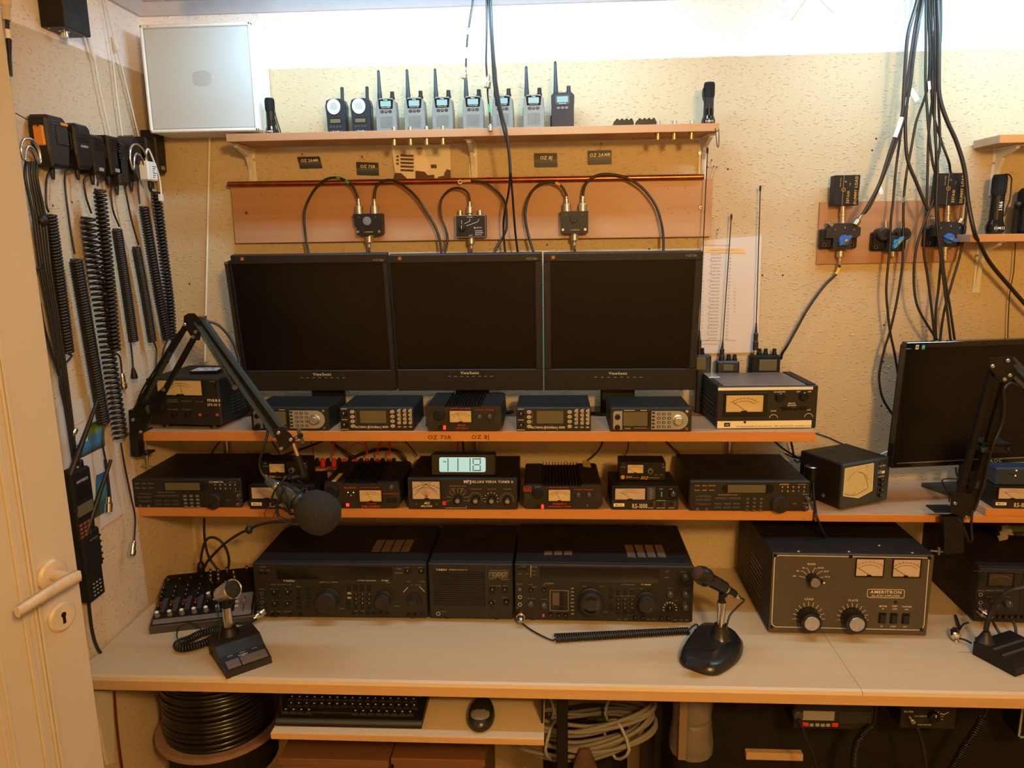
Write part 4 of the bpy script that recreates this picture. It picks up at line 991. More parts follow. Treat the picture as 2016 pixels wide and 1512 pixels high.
# the hanging cables
KB = [
 ('thick left cable of the ceiling bundle ending in a plug at the left coax switch', [(1808, -40), (1806, 0), (1788, 66), (1782, 133), (1779, 186), (1775, 231), (1754, 292), (1732, 360), (1708, 406), (1699, 421)], -.13, .0040, [(1698, 421, 1683, 443, -.045)], [(30, 35, 'label_white')]),
 ('cable of the ceiling bundle crossing the board to the right coax switch', [(1815, -40), (1814, 0), (1807, 53), (1799, 106), (1791, 173), (1783, 226), (1783, 279), (1788, 319), (1804, 359), (1818, 393), (1828, 415)], -.112, .0040, [(1829, 418, 1841, 440, -.045)], [(26, 29, 'label_white')]),
 ('cable hanging in front of the two-way switch to the left edge of the wide monitor', [(1811, -40), (1810, 0), (1797, 80), (1786, 160), (1778, 231), (1771, 279), (1764, 332), (1758, 399), (1754, 432), (1752, 485), (1745, 564), (1748, 617), (1753, 657), (1761, 695), (1770, 750)], -.062, .0030, (), ()),
 ('cable crossing in front of the two-way switch and curling behind the wide monitor', [(1826, -40), (1826, 0), (1830, 90), (1828, 160), (1820, 194), (1804, 239), (1794, 292), (1784, 346), (1779, 399), (1778, 472), (1776, 525), (1766, 591), (1753, 649), (1742, 684), (1733, 723), (1731, 751), (1739, 787), (1763, 824)], -.0545, .0030, (), ()),
 ('cable swinging furthest left below the right coax switch', [(1823, -40), (1823, 0), (1823, 80), (1822, 160), (1826, 226), (1829, 266), (1836, 319), (1841, 346), (1838, 393), (1824, 427), (1806, 480), (1799, 538), (1803, 591), (1817, 625), (1848, 674)], -.0845, .0030, (), ()),
 ('cable hanging nearly straight in the middle of the ceiling bundle', [(1830, -40), (1829, 0), (1836, 80), (1841, 160), (1834, 207), (1828, 270), (1826, 346), (1824, 406), (1820, 459), (1819, 498), (1827, 551), (1835, 617), (1841, 674)], -.077, .0030, (), [(16, 19, 'label_white')]),
 ('cable along the right side of the ceiling bundle, crossing the right dummy load', [(1852, -40), (1852, 0), (1852, 66), (1847, 133), (1847, 186), (1850, 253), (1850, 292), (1841, 346), (1844, 419), (1853, 485), (1848, 564), (1842, 617), (1843, 674)], -.0695, .0030, (), ()),
 ('very thick black cable sweeping right to the edge of the picture', [(1848, -40), (1847, 0), (1849, 70), (1848, 146), (1850, 191), (1863, 234), (1884, 282), (1899, 335), (1906, 397), (1918, 456, -.112), (1931, 485, -.09), (1950, 519, -.06), (1987, 563, -.05), (2040, 620, -.05), (2130, 690, -.04), (2260, 760, -.02)], -.104, .0048, (), ()),
 ('cable passing behind the right dummy load and returning below it', [(1835, -40), (1835, 0), (1834, 120), (1836, 213), (1852, 274), (1868, 319), (1874, 343, -.006), (1903, 360, -.03), (1903, 400), (1899, 448), (1891, 498), (1872, 564), (1858, 617), (1850, 674)], -.047, .0030, (), ()),
 ('cable hanging in front of the right coax switch, second from its right edge', [(1841, -40), (1840, 0), (1842, 120), (1840, 250), (1846, 330), (1843, 420), (1851, 498), (1859, 564), (1867, 630), (1872, 674)], -.0965, .0030, (), ()),
 ('cable hanging in front of the right coax switch to the wide monitor, rightmost below', [(1844, -40), (1843, 0), (1838, 120), (1836, 186), (1842, 266), (1844, 379), (1848, 432), (1859, 538), (1870, 604), (1880, 674)], -.089, .0030, (), ()),
 ('second cable running beside the thick left one to the left coax switch', [(1818, -40), (1817, 0), (1806, 60), (1796, 133), (1790, 175), (1781, 231), (1760, 292), (1738, 350), (1716, 400), (1702, 420)], -.121, .0032, (), ()),
]
for lab, pts, Y, r, pg, tp in KB: lead(lab, pts, Y, r, pg, tp, group='cables hanging from the ceiling at the right')
for (px, py, qx, qy, wx, lab, m) in ((1793, 176, 1806, 198, .008, 'curled white paper label on the left cables of the ceiling bundle', 'label_white'), (1731, 366, 1736, 382, .006, 'small folded paper label above the left coax switch', 'label_white'), (1808, 372, 1775, 396, .007, 'translucent tape strip hanging off a cable across the board', 'plastic_clear'), (1829, 160, 1830, 176, .004, 'narrow white label in the middle of the ceiling bundle', 'label_white')):
    a, b2 = onY(px, py, -.10), onY(qx, qy, -.10); d = (b2-a)/2; s_ = Vector((-d.z, 0, d.x)).normalized()*wx*.7
    tag(MB().sheet((a+b2)/2, s_, d, m, .0005).obj('paper_label', None), lab, 'label')
lead('coax lead with yellow tape from the left coax switch to the aerials below', [(1653, 517), (1652, 527), (1646, 540), (1626, 559), (1605, 586), (1586, 615), (1570, 644), (1560, 662), (1549, 682), (1540, 696, -.02), (1538, 706, -.008)], -.028, .0034, [(1653, 521, 1655, 493, -.028)], [(6, 13, 'yellow_tape')])
# black object with a knob on the short lower shelf
p = onY(2020, 458, -.06)
t = thing('handheld_radio', 'dark handheld radio cut off by the right edge, on the short lower shelf', 'radio', (p.x, -.03, zz+.0175))
MB().bb((-.016, -.045, 0), (.05, 0, .105), 'black_matte', .008).obj('case', t); MB().bb((-.030, -.030, 0), (-.020, -.022, .062), 'black', .001).obj('clip_arm', t); MB().ball((-.024, -.028, .066), .009, 'black', 12, 7).obj('clip_knob', t)
lead('thin red-black wire hanging below the short lower shelf', [(1999, 478), (1996, 530), (1988, 580), (1985, 630), (1984, 672)], -.02, .0012)
# ================================================================= UPPER EQUIPMENT SHELF
# ---- left power supply with big meter
D = Dev('power_supply', 'black bench power supply with big yellow meter, left end of the callsign shelf', 'power supply', (297, 843), (437, 846), Z1)
h = D.H(746); case(D, h, .19, fz=.010); feet(D, .010, .19, .010)
D.meter(312, 749, 397, 777, needle=.5)
b = MB()
D.text(b, 'maas', 421, 787, 7, bold=1, asp=1.2); D.text(b, 'SPS-50 II', 421, 797, 4.5, bold=1)
for st, px, py in (('SWITCHING', 340, 787), ('POWERSUPPLY', 340, 791), ('OUTPUT 50A', 367, 790), ('MAX 60A', 393, 791), ('NOISE OFFSET', 340, 806), ('VOL ADJUST', 367, 806), ('POWER', 418, 751)): D.text(b, st, px, py, 2.3, 'print_dim')
D.line(b, [(352, 806), (352, 830)], .5, 'dark_grey'); D.line(b, [(383, 782), (383, 830)], .5, 'dark_grey'); D.line(b, [(300, 782), (436, 783)], .5, 'dark_grey'); b.obj('lettering', D.root)
knobs(D, [(340, 817), (367, 817)], .006, .008, mark=None); knobs(D, [(313, 806)], .012, .006, mark=None, name='socket', m='black_matte')
buttons(D, [(393, 817), (427, 817)], .0062, .0062, .003, m='red', name='red_terminal'); buttons(D, [(403, 817), (411, 817), (419, 817)], .004, .005, .002, m='black', name='terminal'); buttons(D, [(424, 760)], .006, .014, .003, name='switch')
rep('vent_slot', MB().box((0, 0, 0), (.0006, .02, .0022), 'dark_grey').mesh('vent_slot'), D.root, [(D.w+.0002, .06+.028*i, .03+.008*j) for i in range(4) for j in range(6)])
p = onZ(408, 731, Z1+h); a, c = onZ(376, 736, Z1+h), onZ(440, 729, Z1+h)
t = thing('mobile_phone', 'flat black phone with bright cracked screen lying on the left power supply', 'phone', ((a.x+c.x)/2, (a.y+c.y)/2, Z1+h+.0002), .06)
MB().bb((-.034, -.026, 0), (.034, .026, .007), 'black', .002).obj('body', t); MB().bb((-.031, -.023, .007), (.031, .023, .0076), 'box_white').obj('screen', t)
b = MB(); [b.box((-.02+.01*i, (-.01, .004, -.004, .009, -.012)[i], .0078), (.008, .007, .0004), ('red', 'mid_grey', 'blue_black', 'grey', 'red')[i]) for i in range(5)]; o = b.obj('screen_picture', t); o['kind'] = 'stuff'

# ---- two scanners with silver dial
def scanner_a(lab, pl, pr):
    D = Dev('scanner', lab, 'scanner', pl, pr, Z1, 'scanners with silver dial'); w, h = D.w, .056
    case(D, h, .130, bev=.003, lip=.006); R = D.root; Y = -.0012
    def P(u, v): return (u*w, v*h)
    def arc(cx, cy, r, a0, a1, n=8): return [(cx+r*math.cos(math.radians(a0+(a1-a0)*i/n)), cy+r*math.sin(math.radians(a0+(a1-a0)*i/n))) for i in range(n+1)]
    x0, z0 = P(.037, .09); x1, z1 = P(.148, .87)
    MB().prism(arc(x0+.006, z1-.006, .006, 90, 180)+arc(x0+.006, z0+.006, .006, 180, 270)+[(x1, z0), (x1, z1)], Y, .003, 'mid_grey').obj('left_plate', R)
    for v in (.64, .20): o = MB().lathe([(.0062, 0), (.0058, .007), (.0052, .008)], (.090*w, Y, v*h), (0, -1, 0), 'black', 16).obj('knob', R)
    a, b_ = P(.161, .25), P(.458, .83); MB().bb((a[0]-.002, Y*.6, a[1]-.002), (b_[0]+.006, .003, b_[1]+.002), 'black_gloss').obj('screen_bezel', R)
    MB().bb((a[0], Y*1.2, a[1]), (b_[0], .003, b_[1]), 'lcd').obj('screen', R)
    x0, z0 = P(.507, .10); x1, z1 = P(.955, .87); r = (z1-z0)/2
    MB().prism([(x0, z1), (x0, z0), (x1-r*.9, z0)]+arc(x1-r, z0+r, r, -80, 80, 10)+[(x1-r*.9, z1)], Y, .003, 'mid_grey').obj('right_plate', R)
    km = button_mesh(.0072, .0056, .0022, 'dark_grey', .001); rep('button', km, R, [(u*w, Y, v*h) for u in (.597, .658, .724) for v in (.76, .58, .40, .22)])
    rep('button', button_mesh(.0058, .0040, .002, 'black'), R, [(.530*w, Y, v*h) for v in (.80, .65, .50, .35, .20)])
    MB().lathe([(.0128, 0), (.0128, .002), (.0098, .003), (.0094, .012), (.008, .0135)], (.83*w, Y, .49*h), (0, -1, 0), 'silver', 26).obj('dial', R)
    rep('jack', jack_mesh(.0028), R, [(.94*w, 0, .13*h)])
    b = MB(); text(b, 'Uniden', (.18*w, -.0004, .12*h), .0032, al='L'); b.strip([(.3*w, -.0005, .16*h), (.45*w, -.0005, .16*h)], .0006, (0, -1, 0), 'print_white'); b.strip([(.17*w, -.0005, .90*h), (.30*w, -.0005, .90*h)], .0012, (0, -1, 0), 'print_white'); b.strip([(.37*w, -.0005, .90*h), (.45*w, -.0005, .90*h)], .0012, (0, -1, 0), 'print_white')
    b.lathe([(.0034, 0), (.0034, .0003)], (.94*w, -.0001, .86*h), (0, -1, 0), 'silver', 14)
    for u in (.597, .658, .724):
        for v in (.76, .58, .40, .22): b.box((u*w, Y-.0024, v*h), (.002, .0002, .002), 'print_white')
    b.obj('lettering', R)
    b = MB(); text(b, 'TRUNKTRACKER', (w*.5, .075, h+.0003), .006, 'panel', up=(0, 1, 0), bold=1, slant=.3); b.obj('top_emboss', R)
    return D
scanner_a('black scanner radio with silver dial, behind the boom arm on the callsign shelf', (496, 847), (648, 848))
scanner_a('black scanner radio with silver dial, right one next to the direction control box', (1201, 850), (1361, 850))
def scanner_b(lab, pl, pr):
    D = Dev('scanner', lab, 'scanner', pl, pr, Z1, 'scanners with white keypad'); w, h = D.w, .056
    case(D, h, .140, bev=.003, lip=.006); R = D.root
    b = MB(); b.bb((.275*w, -.0006, .335*h), (.63*w, .003, .86*h), 'lcd'); o = b.obj('screen', R)
    for v in (.74, .26): MB().lathe([(.0068, 0), (.0060, .003), (.0056, .008), (.005, .009)], (.065*w, 0, v*h), (0, -1, 0), 'black', 18).box((.065*w, -.0092, v*h+.003), (.0012, .0008, .004), 'print_white').obj('knob', R)
    ov = cached('obut', lambda: MB().prism([(.0052*math.cos(k*math.pi/7), .0040*math.sin(k*math.pi/7)) for k in range(14)], -.0022, 0, 'mid_cream').box((0, -.0024, 0), (.005, .0003, .0012), 'dark_grey'))
    rep('button', ov, R, [(.172*w, 0, v*h) for v in (.82, .61, .41, .21)]+[(.717*w, 0, v*h) for v in (.82, .62, .42, .21)])
    rb = cached('rbut', lambda: MB().prism([(.0042*math.cos(k*math.pi/6), .0036*math.sin(k*math.pi/6)) for k in range(12)], -.0022, 0, 'mid_cream').box((0, -.0024, 0), (.0016, .0003, .003), 'dark_grey'))
    rep('button', rb, R, [(u*w, 0, v*h) for u in (.805, .882, .957) for v in (.86, .69, .52, .35)])
    rep('button', cached('tbut', lambda: MB().box((0, -.001, 0), (.0072, .002, .0028), 'mid_cream', .0006)), R, [(u*w, 0, .17*h) for u in (.805, .882, .957)])
    b = MB(); Y = -.0003
    text(b, 'BC780XLT', (.30*w, Y, .12*h), .0045, bold=1); text(b, '|', (.38*w, Y, .10*h), .006); text(b, 'Uniden', (.465*w, Y, .12*h), .0058, bold=1); text(b, '|', (.55*w, Y, .10*h), .006); text(b, '1000', (.61*w, Y, .12*h), .005, bold=1)
    for u in (.805, .882, .957):
        for v in (.93, .775, .605, .435): b.box((u*w+.003, Y, v*h), (.005, .0002, .0007), 'print_white')
    b.box((.06*w, Y, .94*h), (.014, .0002, .001), 'print_white'); b.box((.06*w, Y, .48*h), (.014, .0002, .001), 'print_white'); b.box((.06*w, Y, .06*h), (.018, .0002, .001), 'print_white'); b.strip([(.215*w, Y, .30*h), (.215*w, Y, .86*h)], .0005, (0, -1, 0), 'print_dim')
    b.obj('lettering', R)
scanner_b('black scanner radio with round cream keys, left of the finned power supply', (671, 848), (815, 848))
scanner_b('black scanner radio with round cream keys, right of the finned power supply', (1017, 849), (1163, 849))

# ---- finned power supplies (three of the kind)
def psu(lab, pl, pr, z, py_top, depth, knobp, meterp, smallk, redp, title, extra=None, group=None, sticker=None, nf=12, finx=(.26, .72), tm='print_red', arch=True):
    D = Dev('power_supply', lab, 'power supply', pl, pr, z); w = D.w; h = D.H(py_top); R = D.root
    P = [(w*.05, .003), (w*.95, .003), (w, h*.20), (w*.985, h*.93), (w*.96, h), (w*(finx[1]+.01), h), (w*finx[1], h*.94), (w*finx[0], h*.94), (w*(finx[0]-.01), h), (w*.03, h), (w*.015, h*.93), (0, h*.20)]
    MB().prism(P, .004, depth, 'case').obj('case', R)
    MB().prism([(x*.985+w*.0075, z_*.985+.0004) for x, z_ in P], 0, .0045, 'panel').obj('front_panel', R)
    fins(D, [w*(finx[0]+.01)+(finx[1]-finx[0]-.02)*w*i/(nf-1) for i in range(nf)], h*.94, h*1.06, .003, depth, 'black', .0018)
    rep('screw', MB().box((0, 0, 0), (.0014, .0008, .0014), 'print_dim').mesh('screw'), R, [(w*(finx[0]+.03)+(finx[1]-finx[0]-.06)*w*i/(nf-2), .003, h*.925) for i in range(nf-1)])
    D.meter(*meterp, y=-.0005)
    x, z_ = D.L(*knobp[:2], -.008); r = knobp[2]*D.k(); MB().lathe([(r, 0), (r*.97, .003), (r*.85, .008), (r*.8, .0085)], (x, 0, z_), (0, -1, 0), 'black_matte', 26).obj('knob', R)
    knobs(D, smallk, .0058, .010, m='dark_grey')
    for q in redp: buttons(D, [q[:2]], q[2]*D.k(), q[3]*D.k(), .003, m='red_led', name='switch_light')
    buttons(D, [(redp[0][0]-8, redp[0][1])], 10*D.k(), 7*D.k(), .003, name='switch')
    b = MB()
    for st, px, py, s_, m in title: D.text(b, st, px, py, s_, m, bold=1)
    b.obj('lettering', R)
    vm = MB().box((0, 0, 0), (.0016, .0008, h*.24), 'black').mesh('vent_slot'); vb = MB().box((0, 0, 0), (.0009, .001, h*.24), 'dark_grey').mesh('vent_slot')
    for u in (.02, .035, .05, .065, .08): rep('vent_slot', vb, R, [(w*u+.002, -.0002, h*.50)]); rep('vent_slot', vb, R, [(w*(1-u)-.002, -.0002, h*.50)])
    if sticker:
        q = [onZ(px, py, z+h+.0004)-D.o for px, py in sticker]; c = (q[0]+q[2])/2
        MB().sheet((c.x, c.y, h+.0006), ((q[1]-q[0])/2).to_3d(), ((q[0]-q[3])/2).to_3d(), 'label_gold' if extra == 'gold' else 'label_yellow', .0004).obj('sticker', R)
    return D, h
psu('black finned power supply with yellow sticker, middle of the callsign shelf', (838, 850), (990, 850), Z1, 799, .15, (864, 818, 11.5), (886, 808, 928, 831), [(944, 822), (964, 821)], [(875, 842, 5, 8)],
    [('OUTPUT DUAL METER', 907, 804.5, 2.4, 'print_red'), ('MAAS', 909, 837, 3.6, 'print_red'), ('SPS 330 II', 909, 843, 3.6, 'print_red'), ('CURRENT', 944, 807, 2.2, 'print_red'), ('VOLTAGE', 964, 807, 2.2, 'print_red')], sticker=((969, 758), (982, 758), (979, 770), (965, 770)))

# ---- transmit/receive direction control
D = Dev('direction_control', 'black rotator control box with two cream stripes at the right end of the shelf', 'control box', (1411, 845), (1605, 843), Z1)
h = D.H(760); R = D.root; w = D.w; d = .165
MB().bb((0, .006, .002), (w, d, h), 'case', .003).obj('case', R); MB().bb((.012, .004, h-.002), (w-.026, d-.004, h+.0022), 'brown_top', .001).obj('top_plate', R); MB().bb((w-.024, .006, h-.002), (w-.003, d, h+.003), 'case', .001).obj('top_rail', R)
MB().bb((-.001, 0, 0), (w+.001, .008, h), 'panel', .002).obj('front_panel', R)
b = MB(); D.rect(b, 1414, 761.5, 1601, 769, 'cream_strip', -.0012, .002); b.obj('upper_stripe', R)
b = MB(); D.rect(b, 1412, 827.5, 1598, 843.5, 'cream_strip', -.0012, .002); b.obj('lower_stripe', R)
b = MB(); D.rect(b, 1424, 773, 1512, 821, 'black', -.004, .002, .001); b.obj('meter_frame', R)
D.meter(1428, 777, 1503, 811, y=-.004, needle=0)
knobs(D, [(1538, 783), (1585, 781)], .0098, .013, mark=None, m='black_gloss')
for q in ((1546, 804), (1563, 804), (1582, 804)): x, z_ = D.L(*q); MB().prism([(-.008, 0), (.008, 0), (.005, .0045), (-.011, .0045)], -.010, .001, 'black_gloss').obj('lever', R, (x, 0, z_))
b = MB()
for st, px, py, s_ in (('CALIBRATE', 1535, 771.5, 2.7), ('OFF', 1572, 771, 2.7), ('ON', 1594, 771, 2.7), ('BRAKE', 1559, 794, 2.7), ('RELEASE', 1559, 798, 2.7), ('CCW', 1523, 809, 2.9), ('CW', 1592, 807, 2.9)): D.text(b, st, px, py, s_, bold=1)
for cx, cy in ((1523, 823), (1592, 821)): D.line(b, [(cx+8*math.cos(a*math.pi/8), cy-7*math.sin(a*math.pi/8)) for a in range(9)], .8)
D.text(b, 'transmit/receive direction control', 1523, 838.5, 3.8, 'print_black', y=-.0018, asp=1.75); b.obj('lettering', R)
b = MB(); D.rect(b, 1425.5, 832.5, 1437.5, 840, 'black', -.0020, 0); D.text(b, 'cde', 1431.5, 836, 3.5, 'cream_strip', y=-.0024); b.obj('maker_badge', R)
x, z_ = D.L(1466, 831); MB().lathe([(.003, 0), (.0026, .002)], (x, -.001, z_), (0, -1, 0), 'black', 12).obj('indicator', R)
rep('side_rib', MB().box((0, 0, 0), (.002, .14, .004), 'black').mesh('side_rib'), R, [(-.001, .09, .02+.011*i) for i in range(5)])
a, c = onZ(1388, 735, Z1+h)-D.o, onZ(1436, 757, Z1+h)-D.o
MB().bb((.003, a.y*.6, h+.0002), (.030, .012+a.y*.9, h+.003), 'shrink', .0006).obj('clear_tape', R)

# ---- three flat monitors side by side
def monitor(lab, tl, tr, bl, br, scr, logo, mdl, vs, tick0, tick1, stand=True):
    yb, yt = -.112, -.155
    A, B = onY(*bl, yb), onY(*br, yb); T = onY(*tl, yt); tilt = math.atan2(yb-yt, T.z-A.z)
    A.y = B.y = yb; zb_ = (A.z+B.z)/2; A.z = B.z = zb_
    D = Dev('monitor', lab, 'monitor', None, None, 0, 'three flat monitors', tilt=tilt, pts=(A, B)); R = D.root; w = D.w; h = D.L(*tl)[1]
    D.w = w = min(w, w)
    x0, z0 = D.L(scr[0], scr[3]); x1, z1 = D.L(scr[2], scr[1])
    b = MB()
    for lo, hi in (((0, 0, 0), (w, .022, z0)), ((0, 0, z1), (w, .022, h)), ((0, 0, z0), (x0, .022, z1)), ((x1, 0, z0), (w, .022, z1))): b.bb(lo, hi, 'bezel', .0016)
    b.obj('bezel', R)
    MB().bb((x0-.001, .003, z0-.001), (x1+.001, .02, z1+.001), 'screen').obj('screen', R)
    MB().bb((.006, .020, .006), (w-.006, .036, h-.006), 'black', .005).obj('back_shell', R)
    b = MB(); D.text(b, 'ViewSonic', vs[0], vs[1], 5.2, 'print_white', bold=1)
    b.obj('lettering', R); b = MB(); D.text(b, 'VG710b', mdl[0], mdl[1], 4.2, 'print_dim', slant=.2); b.obj('lettering', R)
    rep('button_mark', MB().box((0, -.0003, 0), (.0075*.9, .0006, .0011), 'print_dim').mesh('button_mark'), R, [D.at(tick0[0]+(tick1-tick0[0])*i/7, tick0[1]) for i in range(8)])
    x, z = D.L(*logo); b = MB()
    for i, (dx, dz, c) in enumerate(((-.0035, .0015, 'red'), (0, .0015, 'yellow_tape'), (.0035, .0015, 'red'), (-.002, -.001, 'orange'), (.002, -.001, 'orange'), (-.003, .0045, 'blue_plastic'), (.0032, .0045, 'print_red'), (0, .004, 'orange'))): b.box((x+dx, -.0004, z+dz), (.0026, .0006, .0022), c)
    o = b.obj('maker_emblem', R); o['kind'] = 'stuff'
    # stand (upright part of the root is tilted, so the foot is laid flat on the shelf by undoing the tilt)
    if stand:
        st = MB(); inv = Matrix.Rotation(-tilt, 4, 'X'); zf = Z1-zb_; cx = w/2
        st.box((cx, .050, zf/2+.04), (.085, .020, -zf+.08), 'black', .004, T=inv); st.obj('stand_neck', R)
        f = MB(); n = 28; ring = lambda k, z: [Vector((cx+.105*k*math.cos(2*math.pi*i/n), .062+.044*k*math.sin(2*math.pi*i/n), z)) for i in range(n)]
        f.loft([ring(1, zf+.0004), ring(1, zf+.004), ring(.93, zf+.008)], 'black_gloss', True, True, T=inv); f.obj('stand_foot', R)
    return D
m1 = monitor('left one of the three black flat monitors', (457, 503), (767, 502), (490, 770), (781, 769), (474, 517, 766-14, 730), (477, 511), (744, 512), (634.5, 737), (594, 743.5), 677)
m2 = monitor('middle one of the three black flat monitors', (770, 502), (1067, 499), (784, 769), (1069, 769), (783, 515, 1053, 728), (787, 510), (1046, 509), (925, 734), (885, 741), 968)
m3 = monitor('right one of the three black flat monitors', (1069, 499), (1386, 490), (1072, 769), (1368, 768), (1085, 512, 1369, 727), (1089, 508), (1361, 503), (1217, 735), (1173, 742.5), 1262)

# ---- handheld radios with whip aerials behind the direction control
def whip(lab, px, py, w, topz_py, wp, knobs_, disp, Y=-.026, bnc=False, base_px=None):
    a = onY(px, py, Y); t = thing('handheld_radio', lab, 'radio', (a.x, Y, Z1)); H_ = a.z-Z1; k = 1.9/FPX; W_ = w*k
    MB().bb((-W_/2, -.016, 0), (W_/2, .014, H_), 'blue_black' if not bnc else 'black_matte', .004).obj('case', t)
    if disp: p1, p2 = onY(disp[0], disp[3], Y-.016), onY(disp[2], disp[1], Y-.016); MB().bb((p1.x-a.x, -.0168, p1.z-Z1), (p2.x-a.x, -.015, p2.z-Z1), 'lcd', .0006).obj('screen', t)
    for kx, r in knobs_: x = onY(kx, py, Y).x-a.x; MB().lathe([(.006*r, 0), (.006*r, .006), (.0048*r, .007), (.0044*r, .016), (.0035*r, .0165)], (x, -.001, H_-.001), (0, 0, 1), 'black', 12).obj('knob', t)
    P = [onY(q[0], q[1], Y)-Vector((a.x, Y, Z1)) for q in wp]
    s0, s1 = P[0], P[1]
    if bnc: MB().lathe([(.005, 0), (.005, .006), (.006, .007), (.006, .014)], (s0.x, 0, H_-.001), (0, 0, 1), 'chrome', 12).obj('connector', t); s0 = Vector((s0.x, 0, H_+.012))
    d = (s1-s0); MB().lathe([(.0068, 0), (.0068, d.length*.3), (.0055, d.length*.34), (.0058, d.length*.6), (.0035, d.length*.65), (.002, d.length)], s0, d, 'rubber', 12).obj('aerial_base', t)
    MB().tube([s1, P[2]], .0013, 'rubber', 6, 1).obj('aerial_rod', t); MB().lathe([(.0022, -.010), (.0026, -.008), (.0026, .002), (.0018, .003)], P[2], (0, 0, 1), 'rubber', 8).obj('aerial_tip', t)
    return t
whip('handheld radio with long whip aerial half hidden by the right monitor', 1384, 697, 28, 0, [(1376, 700), (1377, 650), (1393, 293)], [(1383, .8)], (1371, 703, 1390, 728), Y=-.05)
t = whip('handheld radio with long whip aerial behind the direction control box, left one', 1431, 709, 44, 0, [(1420, 712), (1423, 672), (1440, 424)], [(1434, 1), (1446, 1)], (1424, 718, 1444, 730))
whip('boxy handheld radio with chrome aerial socket behind the direction control box', 1505, 698, 56, 0, [(1487, 690), (1489, 636), (1497, 368)], [(1495, .9), (1507, 1), (1524, 1)], (1494, 708, 1530, 730), bnc=True)
# ---- laminated frequency table on the wall
c4 = [onY(*q, -.003) for q in ((1382, 487-14), (1500, 464), (1492, 694), (1374, 696))]
t = thing('printed_table', 'laminated white sheet with a printed table of numbers, pinned right of the monitors', 'sheet', c4[3])
b = MB(); q = [p-c4[3] for p in c4]; b.add([v for v in q]+[v+Vector((0, .0012, 0)) for v in q], [(3, 2, 1, 0), (4, 5, 6, 7), (0, 1, 5, 4), (1, 2, 6, 5), (2, 3, 7, 6), (3, 0, 4, 7)], 'laminate'); b.obj('sheet', t)
b = MB(); o3 = c4[3]
def qq(px, py): p = onY(px, py, -.0038)-o3; return p
b.strip([qq(1386, 492), qq(1467, 494)], .012, (0, -1, 0), 'label_tan')
for st, px, py, s_, m in (('Frequenzzuteilungen im Amateurfunkdienst', 1412, 484, .0026, 'print_red'), ('Frequenzbereich Leistung Klasse A  E', 1424, 493.5, .0030, 'print_red')): text(b, st, qq(px, py), s_, m)
random.seed(5)
for r in range(27):
    y = 502+r*6.6
    if y > 668: break
    text(b, '%d.%03d-%d.%03d' % (random.randint(1, 99), random.randint(0, 999), random.randint(1, 99), random.randint(0, 999)), qq(1410-r*.3, y), .0028, 'ink')
    if r % 2: text(b, 'MHz', qq(1400-r*.3, y+3.6), .0022, 'ink')
    text(b, str(random.randint(10, 750)), qq(1438-r*.3, y+1), .0028, 'ink')
    if r > 9 and r < 18: text(b, str(random.randint(10, 99)), qq(1449-r*.2, y+1), .0026, 'ink')
    text(b, random.choice(('A', 'E', 'AE')), qq(1386-r*.2, y), .0026, 'ink')
text(b, 'Die maximale Strahlungsleistung bei ortsfesten Anlagen', qq(1412, 671), .0026, 'ink'); text(b, 'siehe andere Frequenzbereiche', qq(1396, 678), .0024, 'ink'); b.obj('lettering', t)

# ---- wide monitor at the right
A = onY(1755, 922, -.185); B = A+Vector((.505*math.cos(.17), .505*math.sin(.17)*.35, 0)); 
D = Dev('monitor', 'wide black monitor with two small blue stickers at the right edge', 'monitor', None, None, 0, tilt=.05, pts=(A, A+Vector((.505*math.cos(.16), .505*math.sin(.16), 0))))
h = D.L(1783, 675)[1]; w = D.w; R = D.root; z0 = D.L(1773, 911)[1]; x0 = D.L(1800, 800)[0]-.013
b = MB()
for lo, hi in (((0, 0, 0), (w, .018, z0)), ((0, 0, h-.013), (w, .018, h)), ((0, 0, z0), (.013, .018, h-.013)), ((w-.013, 0, z0), (w, .018, h-.013))): b.bb(lo, hi, 'black_gloss', .001)
b.obj('bezel', R); MB().bb((.012, .002, z0), (w-.012, .016, h-.012), 'screen').obj('screen', R); MB().bb((.004, .017, .004), (w-.004, .034, h-.004), 'black', .006).obj('back_shell', R)
b = MB(); b.bb((.012, -.001, z0-.002), (w-.012, .001, z0), 'silver'); b.obj('trim_line', R)
b = MB(); D.text(b, 'AOC', 1961, 907, 6, 'print_dim', bold=1, asp=1.3); b.obj('lettering', R)
for px, m in ((1806, 'box_white'), (1818, 'cyan_plastic')): 
    b = MB(); D.rect(b, px-3.6, 679, px+3.6, 688, m, -.0005, .001); x, z_ = D.L(px, 683); b.box((x, -.0007, z_), (.004, .0003, .003), 'blue_plastic' if m == 'box_white' else 'box_white'); b.obj('sticker', R)
inv = Matrix.Rotation(-.05, 4, 'X'); zf = Z3-A.z
b = MB(); b.box((w*.5, .060, zf/2+.05), (.06, .02, -zf+.1), 'black', .003, T=inv); b.obj('stand_neck', R)
b = MB(); c0 = onZ(1817, 951, Z3+.012)-A; xl = c0.x*math.cos(.16)+c0.y*math.sin(.16)
b.prism([(xl, .105), (w-xl, .105), (w-xl-.03, -.008), (xl+.035, -.008)], zf+.0005, zf+.011, 'dark_grey', axis=2, T=inv); b.obj('stand_foot', R)
